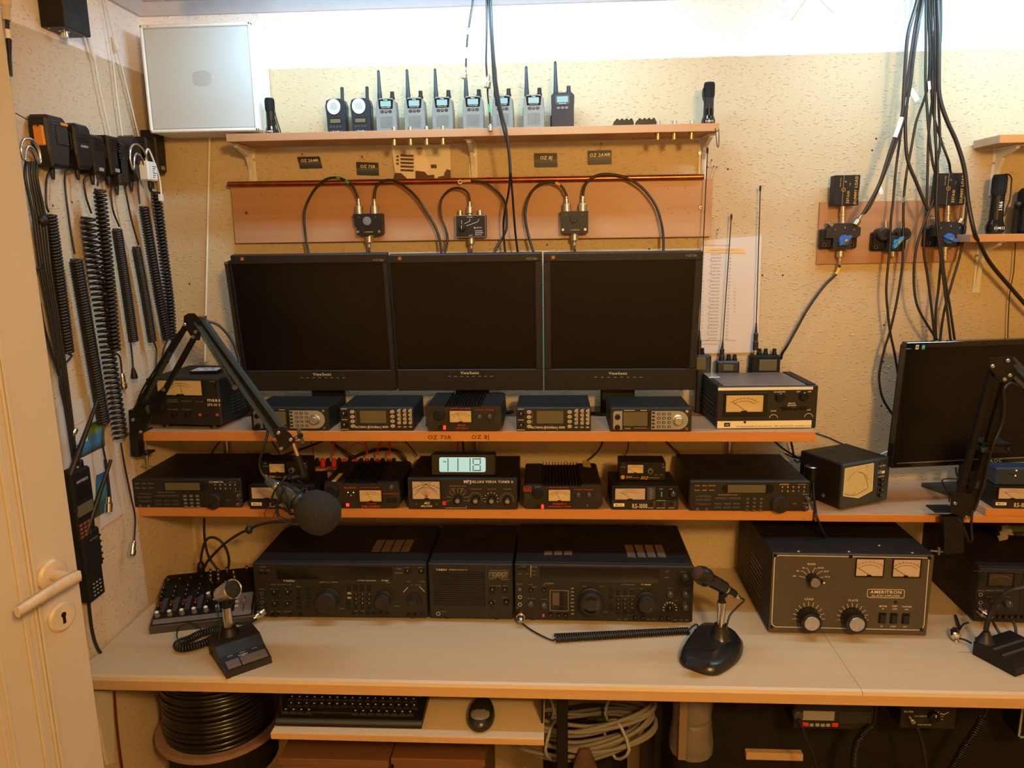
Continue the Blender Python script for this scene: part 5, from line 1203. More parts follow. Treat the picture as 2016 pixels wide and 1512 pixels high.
# ================================================================= MIDDLE EQUIPMENT SHELF
def scanner_c(lab, pl, pr, brand, bm, gold):
    D = Dev('scanner', lab, 'scanner', pl, pr, Z2, 'desktop scanners with large dials'); w = D.w; h = w*.275; R = D.root
    f = lambda x, y: ((x-1356)/236*w, 0, (1007.5-y)/66*h)
    MB().prism([(.006, .004), (w-.006, .004), (w-.004, h), (.004, h)], .006, .215, 'case').obj('case', R)
    MB().bb((0, 0, .002), (w, .010, h), 'panel', .003).obj('front_panel', R)
    b = MB(); P = [f(*q) for q in ((1419, 958), (1424, 950), (1431, 948), (1513, 948), (1520, 952), (1522, 959), (1516, 967), (1505, 968), (1431, 967), (1423, 964))]; b.prism([(p[0], p[2]) for p in P][::-1], -.0008, .002, 'black_gloss'); b.obj('screen_bezel', R)
    a, c = f(1431, 966), f(1505, 949.5); MB().bb((a[0], -.0014, a[2]), (c[0], .001, c[2]), 'lcd').obj('screen', R)
    x, _, z = f(1533, 989); k = w/236
    MB().lathe([(18*k, 0), (17.5*k, .008), (16.5*k, .013), (15.5*k, .014)], (x, 0, z), (0, -1, 0), 'panel', 32).lathe([(4.2*k, .0141), (3.4*k, .0135)], (x-5*k, 0, z-7*k), (0, -1, 0), 'black', 14).obj('dial', R)
    sm = knob_mesh(.0058, .010, 'dark_grey'); rep('knob', sm, R, [f(1587, 978), f(1585, 997)])
    rep('jack', jack_mesh(.0028), R, [f(1373, 1001.5), f(1391, 1001.5)])
    n = 0
    for r in range(4):
        for c in range(3):
            rep('button', button_mesh(.0085, .0052, .0022, 'dark_grey' if gold else 'grey', txt='123456789-0E'[n], tm='print_gold' if gold else 'print_dim'), R, [f(1471+13.2*c, 979.3+8*r)]); n += 1
    pill = button_mesh(.028, .0055, .0015, 'dark_grey', .0012); rep('button', pill, R, [f(1418.5, 978.6), f(1445, 978.6)])
    pill = button_mesh(.0165, .0055, .0015, 'dark_grey', .0012); rep('button', pill, R, [f(x_, y_) for x_ in (1413, 1431, 1449) for y_ in (990, 998)]+[f(1376, 982), f(1391, 982)])
    for cy, sg in ((976, 1), (988.5, -1)):
        P = [(f(1384+16*math.cos(a*math.pi/8), 0)[0], f(0, cy)[2]+sg*4.5*k*math.sin(a*math.pi/8)) for a in range(9)]; MB().prism(P if sg < 0 else P[::-1], -.0012, .001, 'dark_grey').obj('button', R)
    b = MB(); tm = 'print_gold' if gold else 'print_dim'
    def T(st, x, y, s_, m=tm, **kw): q = f(x, y); text(b, st, (q[0], -.0005, q[2]-s_*k/2), s_*k, m, **kw)
    T(brand, 1541, 948, 3.6, bm, bold=1, asp=1.2); T('TWINTURBO', 1575, 948.5, 1.9)
    for r in range(2):
        for c in range(5): T('ABCDEFGHIJ'[r*5+c], 1538+10.6*c, 954+8.6*r, 3.2, 'print_white', bold=1)
        for c in range(3): T(('SCAN', 'SRCH', 'STATUS', 'PROG', 'SEND', 'AUTO')[r*3+c], 1371+14.5*c, 951.5+9.8*r, 2.3, bold=1)
    T('PROGRAMMABLE SCANNER', 1432, 971, 2.0); T('SEARCH', 1384, 973.5, 1.9); T('SQUELCH', 1584, 969, 2.0); T('VOLUME', 1585, 988, 2.0); T('LOCK', 1563, 989, 2.0)
    b.obj('lettering', R)
    rep('vent_slot', MB().box((0, 0, 0), (.022, .0016, .0006), 'black_gloss').mesh('vent_slot'), R, [(w*.62+.004*i, .10+.006*i, h+.0002) for i in range(7)])
scanner_c('dark desktop scanner with large dial, left end of the middle shelf', (262, 1001), (478, 1001), 'COMMTEL', 'print_white', False)
scanner_c('desktop scanner with gold lettering and large dial, right part of the middle shelf', (1356, 1007.5), (1592, 1008.5), 'uniden', 'print_gold', True)

def rs_meter(lab, pl, pr, z, full=True, badge='MAAS'):
    D = Dev('power_meter', lab, 'meter', pl, pr, z, 'wide power meters'); w = D.w; h = w*.37; R = D.root
    f = lambda x, y: ((x-1204)/131*w, 0, (1004-y)/49*h); k = w/131
    MB().bb((.001, .006, 0), (w-.001, .115, h), 'case', .002).obj('case', R); MB().bb((0, 0, .0), (w, .008, h*.42), 'panel', .0015).obj('lower_panel', R); MB().bb((0, .0015, h*.42), (w, .008, h), 'black', .001).obj('front_panel', R)
    a, c = f(1210.5, 982), f(1269.5, 958); meter(R, (a[0]+c[0])/2, (a[2]+c[2])/2, c[0]-a[0], c[2]-a[2], 'meter_pink', .0010, needle=0, red=True)
    b = MB()
    def T(st, x, y, s_, m='print_white', **kw): q = f(x, y); text(b, st, (q[0], -.0004, q[2]-s_*k/2), s_*k, m, **kw)
    T('RS-1000', 1259.6, 995.5, 9, asp=.62, bold=1)
    for x, st in ((1281, 'POWER'), (1301, 'FUNCTION'), (1322, 'SENSOR')): T(st, x, 999.5, 2.2)
    T('CALIBRATION', 1301, 984, 1.8); T('SWR', 1301, 960, 2.2); T('CAL', 1320, 960, 2.2); b.obj('lettering', R)
    a, c = f(1208, 996.5), f(1229, 990); b = MB().bb((a[0], -.0008, a[2]), (c[0], .001, c[2]), 'label_white'); text(b, badge, ((a[0]+c[0])/2, -.001, a[2]+.0018), 3.4*k, 'print_maroon', bold=1); b.obj('maker_badge', R)
    if full:
        a, c = f(1273.5, 982.5), f(1289.5, 957); MB().bb((a[0], .0005, a[2]), (c[0], .003, c[2]), 'dark_grey').obj('scale_strip', R)
        rep('scale_mark', MB().box((0, 0, 0), (.006, .0004, .0009), 'print_dim').mesh('scale_mark'), R, [(f(1280+3*(i % 2), 0)[0], .0002, f(0, 960+2.6*i)[2]) for i in range(9)])
        q = f(1301.7, 971.5); MB().box((q[0], .0005, q[2]), (.0032, .003, .013), 'cyan_plastic', .001).obj('slide_switch', R)
        q = f(1323.5, 969); rep('knob', knob_mesh(.0085, .010, 'black', 'dark_grey'), R, [(q[0], .0015, q[2])])
        rep('switch', button_mesh(.004, .0062, .003, 'black_gloss'), R, [f(1281, 991), f(1300, 991.5), f(1321, 992)])
        b = MB()
        for x in (1288, 1308, 1329):
            for j in range(3): q = f(x, 988+3.4*j); b.box((q[0], -.0004, q[2]), (.0035, .0003, .0009), 'print_dim')
        o = b.obj('switch_print', R); o['kind'] = 'stuff'
    return D, h
Dr, hr = rs_meter('wide power meter right of the tuner, with a small gold lettered meter on top', (1204, 1004), (1335, 1004), Z2)
Dm, hm_ = rs_meter('wide power meter half hidden behind the boom microphone', (492, 1002), (620, 1003), Z2)
def swr(lab, D0, h0, pl, pr):
    D = Dev('swr_meter', lab, 'meter', pl, pr, D0.o.z+h0+.0005, 'small meters lettered in gold'); w = D.w; h = w*.42; R = D.root; k = w/91
    f = lambda x, y: ((x-1219)/91*w, 0, (946-y)/38*h)
    MB().bb((0, .003, 0), (w, .055, h), 'case', .0015).obj('case', R); MB().bb((0, 0, .0005), (w, .004, h), 'black', .001).obj('front_panel', R)
    a, c = f(1235, 930), f(1266, 912.5); meter(R, (a[0]+c[0])/2, (a[2]+c[2])/2, c[0]-a[0], c[2]-a[2], 'meter_warm', 0, needle=-.1)
    rep('knob', knob_mesh(.0068, .009, 'grey', 'black', None), R, [f(1279.5, 925)])
    b = MB()
    def T(st, x, y, s_, m='print_gold', **kw): q = f(x, y); text(b, st, (q[0], -.0004, q[2]-s_*k/2), s_*k, m, **kw)
    q = f(1226, 939); b.lathe([(4*k, 0), (4*k, .0004)], q, (0, -1, 0), 'print_gold', 16); T('SW', 1239, 939, 4, bold=1, asp=1.3); T('102', 1267, 940, 6, bold=1, slant=.4, asp=1.2); T('ZG', 1226, 939, 3.4, 'black', bold=1)
    for x0, x1 in ((1245, 1258), (1276, 1300)): p0, p1 = f(x0, 940), f(x1, 940); b.strip([(p0[0], -.0004, p0[2]), (p1[0], -.0004, p1[2])], .0007, (0, -1, 0), 'print_gold')
    T('TRANS', 1227, 918, 2.2, 'print_dim'); T('ANT', 1306, 918, 2.4, 'print_dim'); T('REF', 1291, 934, 2.2, 'print_dim'); T('FWD', 1302, 934, 2.2, 'print_dim'); b.obj('lettering', R)
    for x in (1227, 1305): q = f(x, 912.5); MB().lathe([(.0022, 0), (.0006, .002)], q, (0, -1, 0), 'silver', 4).obj('arrow', R)
swr('small black meter with gold lettering on the wide meter right of the tuner', Dr, hr, (1219, 946), (1310, 946.5))
swr('small black meter with gold lettering behind the boom microphone', Dm, hm_, (517, 945), (607, 946))

# ---- power supplies
Da, ha = psu('black finned power supply with green and red lamps, left of the tuner', (638, 1003), (790, 1003), Z2, 950, .17, (652, 970, 14), (709, 964, 751, 987), [(770, 961)], [(684, 994.5, 6, 6)],
    [('ALINCO', 689, 960, 4, 'print_red'), ('OUTPUT DUAL METER', 728, 960, 2.4, 'print_red'), ('DM-330MW', 731, 997, 4.6, 'print_red'), ('SWITCHING', 731, 991.5, 2.2, 'print_red'), ('OUTPUT', 651, 956, 2.2, 'print_red'), ('NOISE OFFSET', 762, 972, 2.2, 'print_red'), ('VOLTAGE', 779, 972, 2.2, 'print_red')], 'gold', sticker=((668, 932), (676, 932), (662, 948), (652, 948)), nf=13, finx=(.27, .70))
for px, py, m in ((685, 969.5, 'green_led'), (696, 969.5, 'green_led'), (691, 975.5, 'red_led')): MB().ball(Da.at(px, py, -.0005), .0013, m, 10, 6).obj('lamp', Da.root)
buttons(Da, [(765, 985), (777, 985)], .010, .012, .002, name='socket_cover')
Dp, hp = psu('black finned power supply with yellow meter, right of the tuner and clock', (1030, 1004), (1187, 1004), Z2, 955, .17, (1059, 972.5, 11), (1080, 963, 1123, 986), [(1139, 976), (1160, 976)], [(1068, 998, 5, 8)],
    [('OUTPUT DUAL METER', 1100, 960, 2.4, 'print_red'), ('P5300W II', 1102, 992, 3.8, 'print_red'), ('SWITCHING POWER', 1102, 997.5, 3, 'print_red'), ('ALINCO', 1059, 955.5+3, 2, 'print_dim'), ('CURRENT', 1139, 964, 2.4, 'print_red'), ('VOLTAGE', 1159, 964, 2.4, 'print_red'), ('DX', 1038, 963, 5, 'print_red')], 'gold', sticker=((1149, 907), (1164, 909), (1165, 921), (1151, 919)), nf=12, finx=(.25, .72))
b = MB(); Dp.line(b, [(1031, 958), (1045, 958), (1045, 967), (1031, 967), (1031, 958)], .9, 'print_red'); b.obj('logo_frame', Dp.root); jacks(Dp, [(1156, 995)], .0022)

# ---- antenna tuner with the clock on top
D = Dev('antenna_tuner', 'wide black antenna tuner with four silver capped knobs, under the clock', 'tuner', (804, 1003), (1019, 1004), Z2); h = D.H(942); R = D.root; w = D.w
MB().bb((0, .004, .001), (w, .185, h), 'case', .001).obj('case', R); MB().bb((.001, 0, .001), (w-.001, .004, h-.001), 'panel', .0006).obj('front_panel', R)
D.meter(813, 947, 866, 982, 'meter_pink', crossing=True)
def fan(b, D, cx, cy, r0, r1, a0, a1, n, m='print_dim', wp=.7, dots=None):
    for i in range(n):
        a = math.radians(a0+(a1-a0)*i/(n-1)); D.line(b, [(cx+r0*math.cos(a), cy-r0*math.sin(a)), (cx+r1*math.cos(a), cy-r1*math.sin(a))], wp, m)
b = MB()
D.text(b, 'MFJ', 920, 948.3, 6.2, bold=1); D.text(b, 'DELUXE VERSA TUNER II', 968, 948.5, 4.6, bold=1)
for st, x, y in (('ANTENNA SELECTOR', 901, 957), ('TRANSMITTER', 937, 963), ('INDUCTOR', 968, 963), ('ANTENNA', 998.5, 963), ('COAX', 892, 962), ('COAX', 909, 962), ('TUNED', 889, 966), ('BYPASS', 912, 966)): D.text(b, st, x, y, 2.2, 'print_dim' if y != 966 else 'print_red')
D.text(b, 'MFJ', 840, 990.5, 4.6, bold=1, slant=.4); D.text(b, 'MFJ-949E', 840, 996.5, 3.6, 'print_white', bold=1)
fan(b, D, 901, 983, 12, 22, -10, 190, 9); fan(b, D, 936, 983, 11, 15, -10, 190, 13); fan(b, D, 967, 983, 12, 14.5, -20, 200, 9, 'print_white', 1.1); fan(b, D, 998, 984, 11, 15, -10, 190, 13)
D.line(b, [(877, 1000), (887, 1000), (887, 998)], .6); D.line(b, [(887, 1000), (918, 1000), (918, 996)], .6); b.obj('lettering', R)
knobs(D, [(900.5, 986.5), (936, 987), (967.5, 987), (999, 987.5)], .0088, .016, m='black', cap='silver', mark=None)
buttons(D, [(874.5, 991.5)], .0085, .0085, .005, m='red', name='push_button'); rep('screw', MB().lathe([(.0018, 0), (.0015, .0008)], (0, 0, 0), (0, -1, 0), 'silver', 10).mesh('screw'), R, [D.at(820, 992.5), D.at(860, 992.5)])
zt_ = Z2+h
C = Dev('desk_clock', 'black digital clock with bright blue display showing 11 18, on the tuner', 'clock', (849, 936.5), (975, 937), zt_+.0004, tilt=-.16); R = C.root; w = C.w; h = C.L(910, 893)[1]
MB().bb((0, .004, 0), (w, .040, h), 'black', .003).obj('case', R); MB().bb((-.0008, 0, .0), (w+.0008, .006, h), 'black_gloss', .003).obj('front_frame', R)
b = MB(); a, c = C.L(865, 929), C.L(956, 900.5); r = .004; x0, z0, x1, z1 = a[0], a[1], c[0], c[1]
P = [(x+r*math.cos(t_), z+r*math.sin(t_)) for x, z, s_ in ((x1-r, z0+r, -90), (x1-r, z1-r, 0), (x0+r, z1-r, 90), (x0+r, z0+r, 180)) for t_ in [math.radians(s_+30*i) for i in range(4)]]
b.prism(P, -.0008, .002, 'clock_face'); sc = b.obj('display', R)
dm = MB().box((0, -.0002, 0), (.0026, .0003, .0026), 'print_black').mesh('dot')
D1 = []
for px in (882, 901.5, 925.5): D1 += [(px, 903.5+2.85*i) for i in range(9)]
D1 += [(931.5, 903.5+2.85*i) for i in range(9) if i != 4]+[(945.5, 903.5+2.85*i) for i in range(9) if i != 4]+[(934.8+2.8*i, 903.5+2.85*j) for i in range(4) for j in (0, 4, 8)]
rep('digit_dot', dm, sc, [C.at(x, y, -.0008) for x, y in D1])
b = MB(); C.text(b, 'PM', 875, 909, 3, 'print_black', y=-.0010, bold=1); b.obj('lettering', sc)

# ---- terminal bar with red clips behind
YR = -.055
a, c = onY(612, 905, YR), onY(778, 905, YR)
zb2 = .042
t = thing('terminal_bar', 'wooden bar with a row of red and black banana sockets behind the left equipment', 'terminal bar', (a.x-.13, YR, Z2))
MB().bb((0, -.016, 0), (c.x-a.x+.16, .016, zb2), 'plank_wood', .001).obj('bar', t)
cl = MB().bb((-.0075, -.006, 0), (.0075, .006, .003), 'black', .001).lathe([(.0062, .002), (.0066, .004), (.0066, .022), (.005, .024)], (0, -.002, 0), (0, 0, 1), 'red', 12).mesh('red_socket')
ck = MB().lathe([(.0055, 0), (.0055, .020), (.004, .022)], (.008, .008, 0), (0, 0, 1), 'black', 10).mesh('black_socket')
for px in (530, 552, 575, 614.5, 636, 658, 679, 701, 723, 744, 766):
    x = onY(px, 905, YR).x-t.location.x; rep('red_socket', cl, t, [(x, -.002, zb2)]); rep('black_socket', ck, t, [(x+.003, 0, zb2)])
def wire(lab, pts, Y, r, m='cable', name='wire', n=6): return lead(lab, pts, Y, r, m=m, name=name, n=n)
for lab, pts, m in (('thin red-black wire rising from the leftmost visible red socket', [(617, 896), (616, 885), (612, 868)], 'cable'), ('red plug lead standing in the third visible red socket', [(658, 897), (658, 880), (656, 866)], 'red'),
    ('red lead standing in a socket left of the tuner', [(723, 896), (722, 884), (719, 868)], 'red'), ('second red lead standing in a socket left of the tuner', [(744, 896), (744, 880), (752, 868)], 'red'), ('thick dark red lead nearest the tuner', [(766, 897), (767, 880), (765, 864)], 'red'),
    ('curved thin red wire looping over the terminal bar', [(684, 893), (690, 880), (704, 872), (716, 876)], 'red')): wire(lab, pts, YR, .0024 if 'thin' not in lab else .0011, m)
wire('black cable sweeping left from the third red socket', [(655, 868), (662, 878), (680, 890), (697, 899), (712, 893), (745, 885), (775, 886), (792, 896), (800, 908)], YR+.02, .0040)
wire('black wire running diagonally from shelf to the tuner', [(795, 866), (808, 880), (822, 898)], -.03, .0018)
wire('black lead hanging behind the boom microphone arm', [(535, 868), (548, 890), (556, 905)], -.06, .0022)
wire('black cable rising towards the wing nut behind the arm', [(530, 908), (560, 895), (600, 882), (640, 866)], -.045, .0028)
wire('red and black twin lead above the tuner, red one', [(903, 866), (901, 880), (902, 893)], -.05, .0022, 'red'); wire('red and black twin lead above the tuner, black one', [(911, 866), (912, 880), (913, 893)], -.05, .0026)
wire('black cable from the callsign shelf to the supply right of the tuner', [(1187, 868), (1180, 884), (1168, 898), (1157, 906)], -.03, .0024)
wire('thin black cable behind the small gold lettered meter', [(1237, 868), (1236, 884), (1228, 902)], -.03, .0014)
wire('black cable slanting down to the right desktop scanner', [(1308, 866), (1322, 880), (1340, 896)], -.02, .0028)
wire('black cable falling from the shelf end behind the right scanner', [(1522, 866), (1540, 882), (1562, 896), (1580, 905)], -.03, .0030)
wire('vertical dark red-black lead right of the slanting cable', [(1557, 868), (1560, 882), (1563, 899)], -.035, .0030); wire('black tangle of lead beside the cross needle meter', [(1545, 893), (1566, 901), (1580, 899), (1572, 910), (1563, 905)], -.03, .0022)
wire('long thin black wire along the wall to the cross needle meter', [(1606, 853), (1630, 861), (1650, 870), (1668, 880), (1680, 900)], -.01, .0016)
wire('white cable reaching the wide monitor behind the cross needle meter', [(1720, 905), (1738, 893), (1752, 888), (1775, 885)], -.05, .0024, 'cable_white')
wire('black curved lead between the left shelf ends', [(434, 868), (420, 886), (418, 900)], -.03, .0022)
p = onZ(632, 960, Z2+.0); t = thing('power_adapter', 'rounded black power adapter behind the boom microphone foam', 'adapter', (p.x-.004, -.115, Z2))
MB().slathe([(.026, 0), (.028, .004), (.026, .03), (.018, .045), (.004, .048)], (0, 0, 0), (0, 0, 1), 'black', 20).obj('housing', t); MB().tube([(.01, 0, .045), (.035, .01, .052), (.048, .015, .04), (.045, .02, .01)], .0025, 'cable', 7).obj('cable', t)

# ---- cross needle meter, turned to the right
D = Dev('cross_needle_meter', 'square black box with yellow cross-needle dial, turned towards the right', 'meter', (1655, 1007), (1747, 988), Z3); R = D.root; w = D.w; h = D.L(1655, 917)[1]
dz = .135
MB().bb((0, .006, .005), (w, dz, h), 'case', .003).obj('case', R); fr = MB(); fr.bb((0, 0, .005), (w, .010, h), 'steel_dark', .003); fr.obj('front_panel', R); feet(D, .0055, dz, .006, ins=.015)
b = MB(); P = [D.L(*q, -.001) for q in ((1664, 922.5), (1660, 976), (1690, 980), (1717, 965.5), (1720, 912))]; b.prism(P, -.0012, .002, 'meter_yellow'); o = b.obj('dial_face', R)
b = MB(); P5 = P+[P[0]]; b.strip([(x, -.0014, z) for x, z in P5], .0016, (0, -1, 0), 'meter_pale')
D.line(b, [(1667, 974), (1672, 955), (1680, 938), (1689, 929), (1700, 932), (1706, 945), (1709, 960)][3:], .9, 'print_black', y=-.0016); D.line(b, [(1662, 968), (1668, 946), (1676, 935), (1689, 928), (1702, 924)], 1.2, 'print_white', y=-.0016); D.line(b, [(1668, 948), (1676, 936), (1686, 928)], .8, 'print_black', y=-.0018)
D.line(b, [(1664, 973.5), (1682, 976), (1690, 972), (1708, 962)], .8, 'print_black', y=-.0016); D.line(b, [(1704, 934), (1709, 944)], .8, 'print_black', y=-.0016); D.text(b, '50', 1682, 972, 3, 'print_black', y=-.0016); D.text(b, 'W', 1707, 917, 3, 'print_black', y=-.0016); D.line(b, [(1686, 926), (1712, 919)], .5, 'print_dim', y=-.0016)
fan(b, D, 1690, 962, 30, 33, 20, 160, 14, 'print_black', .5); b.obj('dial_print', R)
b = MB(); x, z = D.L(1729.5, 945); b.bb((x-.0016, -.0008, .02), (x, .001, h-.008), 'black'); b.obj('groove', R)
b = MB(); D.text(b, 'CN-901', 1737, 917, 3.6, 'print_white', bold=1); D.text(b, 'SWR POWER METER', 1736, 922.5, 1.5, 'green_tape'); D.text(b, 'HF', 1731.5, 930.5, 4.5, 'print_white', bold=1); D.text(b, 'DAIWA', 1735, 938, 3.2, 'print_white', bold=1); D.rect(b, 1736, 926.5, 1742, 932.5, 'label_white', -.0008, .001); D.line(b, [(1728.5, 927), (1735, 926.5)], .7)
for y, st in ((947, 'CAL'), (957.5, 'FWD'), (967, 'REF'), (977, 'AVG')): D.text(b, st, 1728+.5, y, 1.8, 'print_dim')
b.obj('lettering', R); knobs(D, [(1738, 946), (1737.5, 956), (1737, 967), (1735, 977)], .0046, .007, m='black_gloss')
for q in ((1666, 994), (1713, 984), (1678, 991.5)): x, z = D.L(*q); MB().lathe([(.0016, 0), (.0014, .0006)], (x, 0, z), (0, -1, 0), 'black', 8).obj('screw', R)
MB().lathe([(.005, 0), (.0035, .001)], (-.0, .055, .022), (-1, 0, 0), 'silver', 12).obj('side_screw', R)
# black round object with a silver ring between scanner and meter
p = onY(1597, 1000, -.165)
t = thing('round_tin', 'black cylinder with silver ring on top between the right scanner and yellow meter', 'tin', (p.x+.001, -.150, Z3))
H_ = onY(1594, 918, -.15).z-Z3
MB().lathe([(.0155, 0), (.017, .003), (.017, H_*.86), (.0175, H_*.9), (.0175, H_)], (0, 0, 0), (0, 0, 1), 'black_gloss', 26).obj('body', t); MB().lathe([(.0165, 0), (.0145, .0015), (.011, .0015), (.010, .0004)], (0, 0, H_), (0, 0, 1), 'silver', 26).obj('ring', t)
lead('black cable dropping from the shelf joint towards the amplifier', [(1601, 950, -.17), (1603, 985, -.20), (1607, 1013, -.262), (1615, 1035, -.262), (1626, 1058, -.25)], -.2, .0030)

# ---- right shelf: second RS-1000 meter with a blue box on top
D2, h2 = rs_meter('wide power meter cut by the right edge, on the loose board', (1955, 1001), (2086, 1003), Z3+.0178)
t = thing('modem_box', 'dark blue box with amber lamps on top of the right power meter', 'box', D2.world(.0, .003, h2+.0006), D2.rz)
MB().bb((0, 0, 0), (.14, .045, .042), 'navy', .004).obj('case', t)
for x, z in ((.042, .036), (.041, .024)): MB().ball((x, -.0004, z), .0016, 'amber_led', 8, 5).obj('lamp', t)
MB().tube([(.018, -.001, .034), (.03, -.006, .030), (.038, -.003, .026)], .0012, 'cable', 5).obj('lead', t)
lead('black lead curling over the foot of the wide monitor', [(1882, 920, -.11), (1884, 935, -.12), (1893, 946, -.13), (1905, 952, -.135)], -.12, .0026)
lead('dark lead lying in a curve on the left of the monitor foot', [(1893, 944), (1868, 942), (1855, 946), (1860, 960), (1868, 975), (1869, 988)], -.19, .0018)
# ================================================================= ON THE WORKTOP
def small_text(D, b, items, m='print_dim', s_=2.2):
    for st, x, y in items: D.text(b, st, x, y, s_, m)
def vfo(D, px, py, rpx, h1, h2, name='tuning_knob', m='panel'):
    """large stepped tuning knob; px, py: centre of its front end"""
    k = D.k(); r = rpx*k; x, z = D.L(px, py, -h2)
    MB().lathe([(r, 0), (r, h1*.6), (r*.92, h1*.7), (r*.90, h2*.85), (r*.84, h2)], (x, 0, z), (0, -1, 0), m, 36).lathe([(r*.16, h2+.0002), (r*.13, h2-.001)], (x+r*.35, 0, z-r*.35), (0, -1, 0), 'black_gloss', 14).obj(name, D.root)
def flash(D, quad, z, m='grey', par=None):
    """thin plates on top of the cabinet, placed by their corners"""
    q = [onZ(px, py, D.o.z+z)-D.o for px, py in quad]; P = [(v.dot(D.u), v.dot(D.n)) for v in q]
    return P
# ---- left transceiver
F = Dev('transceiver', 'large dark transceiver with two tuning knobs, left one beside the mixer', 'transceiver', (506, 1219), (843, 1222), ZD); R = F.root; w = F.w; h = F.H(1109)
FD = .235
def big_case(D, h, depth, hd=.006):
    MB().bb((.001, .010, hd), (D.w-.001, depth, h), 'case', .003).obj('case', D.root)
    MB().bb((0, 0, hd), (D.w, .014, h-.001), 'panel', .003).obj('front_panel', D.root); feet(D, hd+.0005, depth, .010, ins=.04)
big_case(F, h, FD)
b = MB(); F.rect(b, 545, 1116, 773, 1141, 'black_gloss', -.0010, .003, .0015); b.obj('display', R)
vfo(F, 640, 1190, 24, .008, .028); vfo(F, 752, 1188, 17, .008, .024); 
x, z = F.L(815, 1182); MB().lathe([(15*F.k(), 0), (14*F.k(), .006)], (x, 0, z), (0, -1, 0), 'panel', 28).lathe([(9*F.k(), .006), (8*F.k(), .016)], (x, 0, z), (0, -1, 0), 'panel', 22).obj('mode_knob', R)
knobs(F, [(539.5, 1168), (566, 1168), (540.5, 1191), (566, 1191)], .0070, .009, m='black'); knobs(F, [(802, 1126.5), (829, 1126.5)], .0062, .008, m='black'); knobs(F, [(535, 1212), (545, 1212), (570, 1212), (590, 1212), (803, 1212), (816, 1212), (829, 1212)], .0036, .006, m='black', mark=None)
jacks(F, [(515.7, 1168), (516.6, 1185)], .0042)
bm = button_mesh(.0095, .0062, .0022, 'black')
rep('button', bm, R, [F.at(x_, y_) for x_ in (687, 700, 713, 726) for y_ in (1154, 1161, 1171.5, 1180, 1189, 1197)]+[F.at(x_, y_) for x_ in (588, 607) for y_ in (1160, 1169, 1178, 1187, 1196)]+[F.at(513+i*10, 1128) for i in range(2)]+[F.at(697+i*13, 1207) for i in range(6)])
b = MB(); F.text(b, 'YAESU', 569, 1143.5, 3.6, bold=1, asp=1.3); F.text(b, 'HF/50MHz TRANSCEIVER', 722, 1143, 2.2); F.text(b, 'FT-920', 758, 1143, 2.8, bold=1)
small_text(F, b, [('POWER', 518, 1116), ('MOX', 515, 1123), ('VOX', 528, 1123), ('METER', 538, 1151), ('AGC', 549, 1151), ('SLOW', 559, 1151), ('FAST', 570, 1151), ('MIC GAIN', 540, 1160), ('RF PWR', 567, 1160), ('AF GAIN', 541, 1182.5), ('SQL RF', 567, 1182.5), ('PROC', 588, 1155), ('VFO-A', 646, 1146.5), ('VFO-B', 763, 1147), ('SHIFT', 805, 1145), ('WIDTH', 831, 1145), ('NB', 535, 1204), ('DNR', 549, 1204), ('CONTOUR', 566, 1204), ('LOCK', 673, 1198), ('PHONES', 516, 1160), ('KEY', 516, 1177), ('MIC', 516, 1195), ('SELECT', 783, 1193), ('IPO', 701, 1203.5), ('ATT', 714, 1203.5), ('TUNER', 785, 1120), ('MONITOR', 785, 1128), ('VOX', 802, 1117.5), ('MONI', 828, 1117.5), ('CW', 811, 1152), ('PITCH', 823, 1152)])
for i in range(9): F.text(b, str(i+1), 701+13*(i % 3), 1170+8.8*(i//3), 2.8, 'print_white', y=-.0026)
F.line(b, [(629, 1146.5), (640, 1146)], .5); F.line(b, [(653, 1146), (666, 1146.5)], .5); F.line(b, [(794, 1166), (803, 1156)], .9); F.line(b, [(836, 1165), (826, 1155)], .9); F.rect(b, 684, 1166, 691, 1170, 'print_dim', -.0026, -.002); F.rect(b, 684, 1175, 691, 1179, 'print_dim', -.0026, -.002); b.obj('lettering', R)
for i in range(4): 
    P = flash(F, ((743+19*i, 1063.5), (759+19*i, 1063.5), (747+19.3*i, 1086), (731+19.3*i, 1086)), h); MB().prism(P[::-1], h-.001, h+.0012, 'vent_brown', axis=2).obj('vent_plate', R)
# ---- matching loudspeaker
Sx = Dev('loudspeaker', 'matching dark loudspeaker with slotted grille between the two transceivers', 'speaker', (846, 1222), (1011, 1224.5), ZD); R = Sx.root; hS = Sx.H(1109); big_case(Sx, hS, FD)
a, c = Sx.L(855, 1193), Sx.L(955.5, 1126); MB().bb((a[0], -.0004, a[1]), (c[0], .003, c[1]), 'black_gloss').obj('grille_recess', R)
n = 17; sm = MB().bb((0, -.0022, 0), (c[0]-a[0], .001, (c[1]-a[1])/n*.5), 'panel', .0004).mesh('grille_slat'); rep('grille_slat', sm, R, [(a[0], 0, a[1]+(c[1]-a[1])*(i+.25)/n) for i in range(n)])
b = MB(); Sx.text(b, 'YAESU', 869, 1121.6, 3.6, bold=1, asp=1.2); Sx.text(b, 'EXTERNAL SPEAKER SP-8', 902, 1121.8, 2.0)
for i in range(13): Sx.line(b, [(963+3.1*i, 1126), (963+3.1*((i*5) % 13), 1138)], .6, 'print_dim')
for y in (1123, 1126.5, 1129.5, 1132.5): Sx.line(b, [(963, y), (1001, y)], .6, 'print_dim')
Sx.line(b, [(962, 1140), (972, 1140), (974, 1138)], .6, 'print_dim'); Sx.line(b, [(986, 1138), (988, 1141), (1002, 1141)], .6, 'print_dim')
small_text(Sx, b, [('LOW', 970, 1153.5), ('FILTER', 981, 1153.5), ('HIGH', 994, 1153.5), ('PHONE', 970, 1182), ('INPUT', 994, 1177), ('PATCH', 970, 1185), ('PHONES', 873, 1204)]); b.obj('lettering', R)
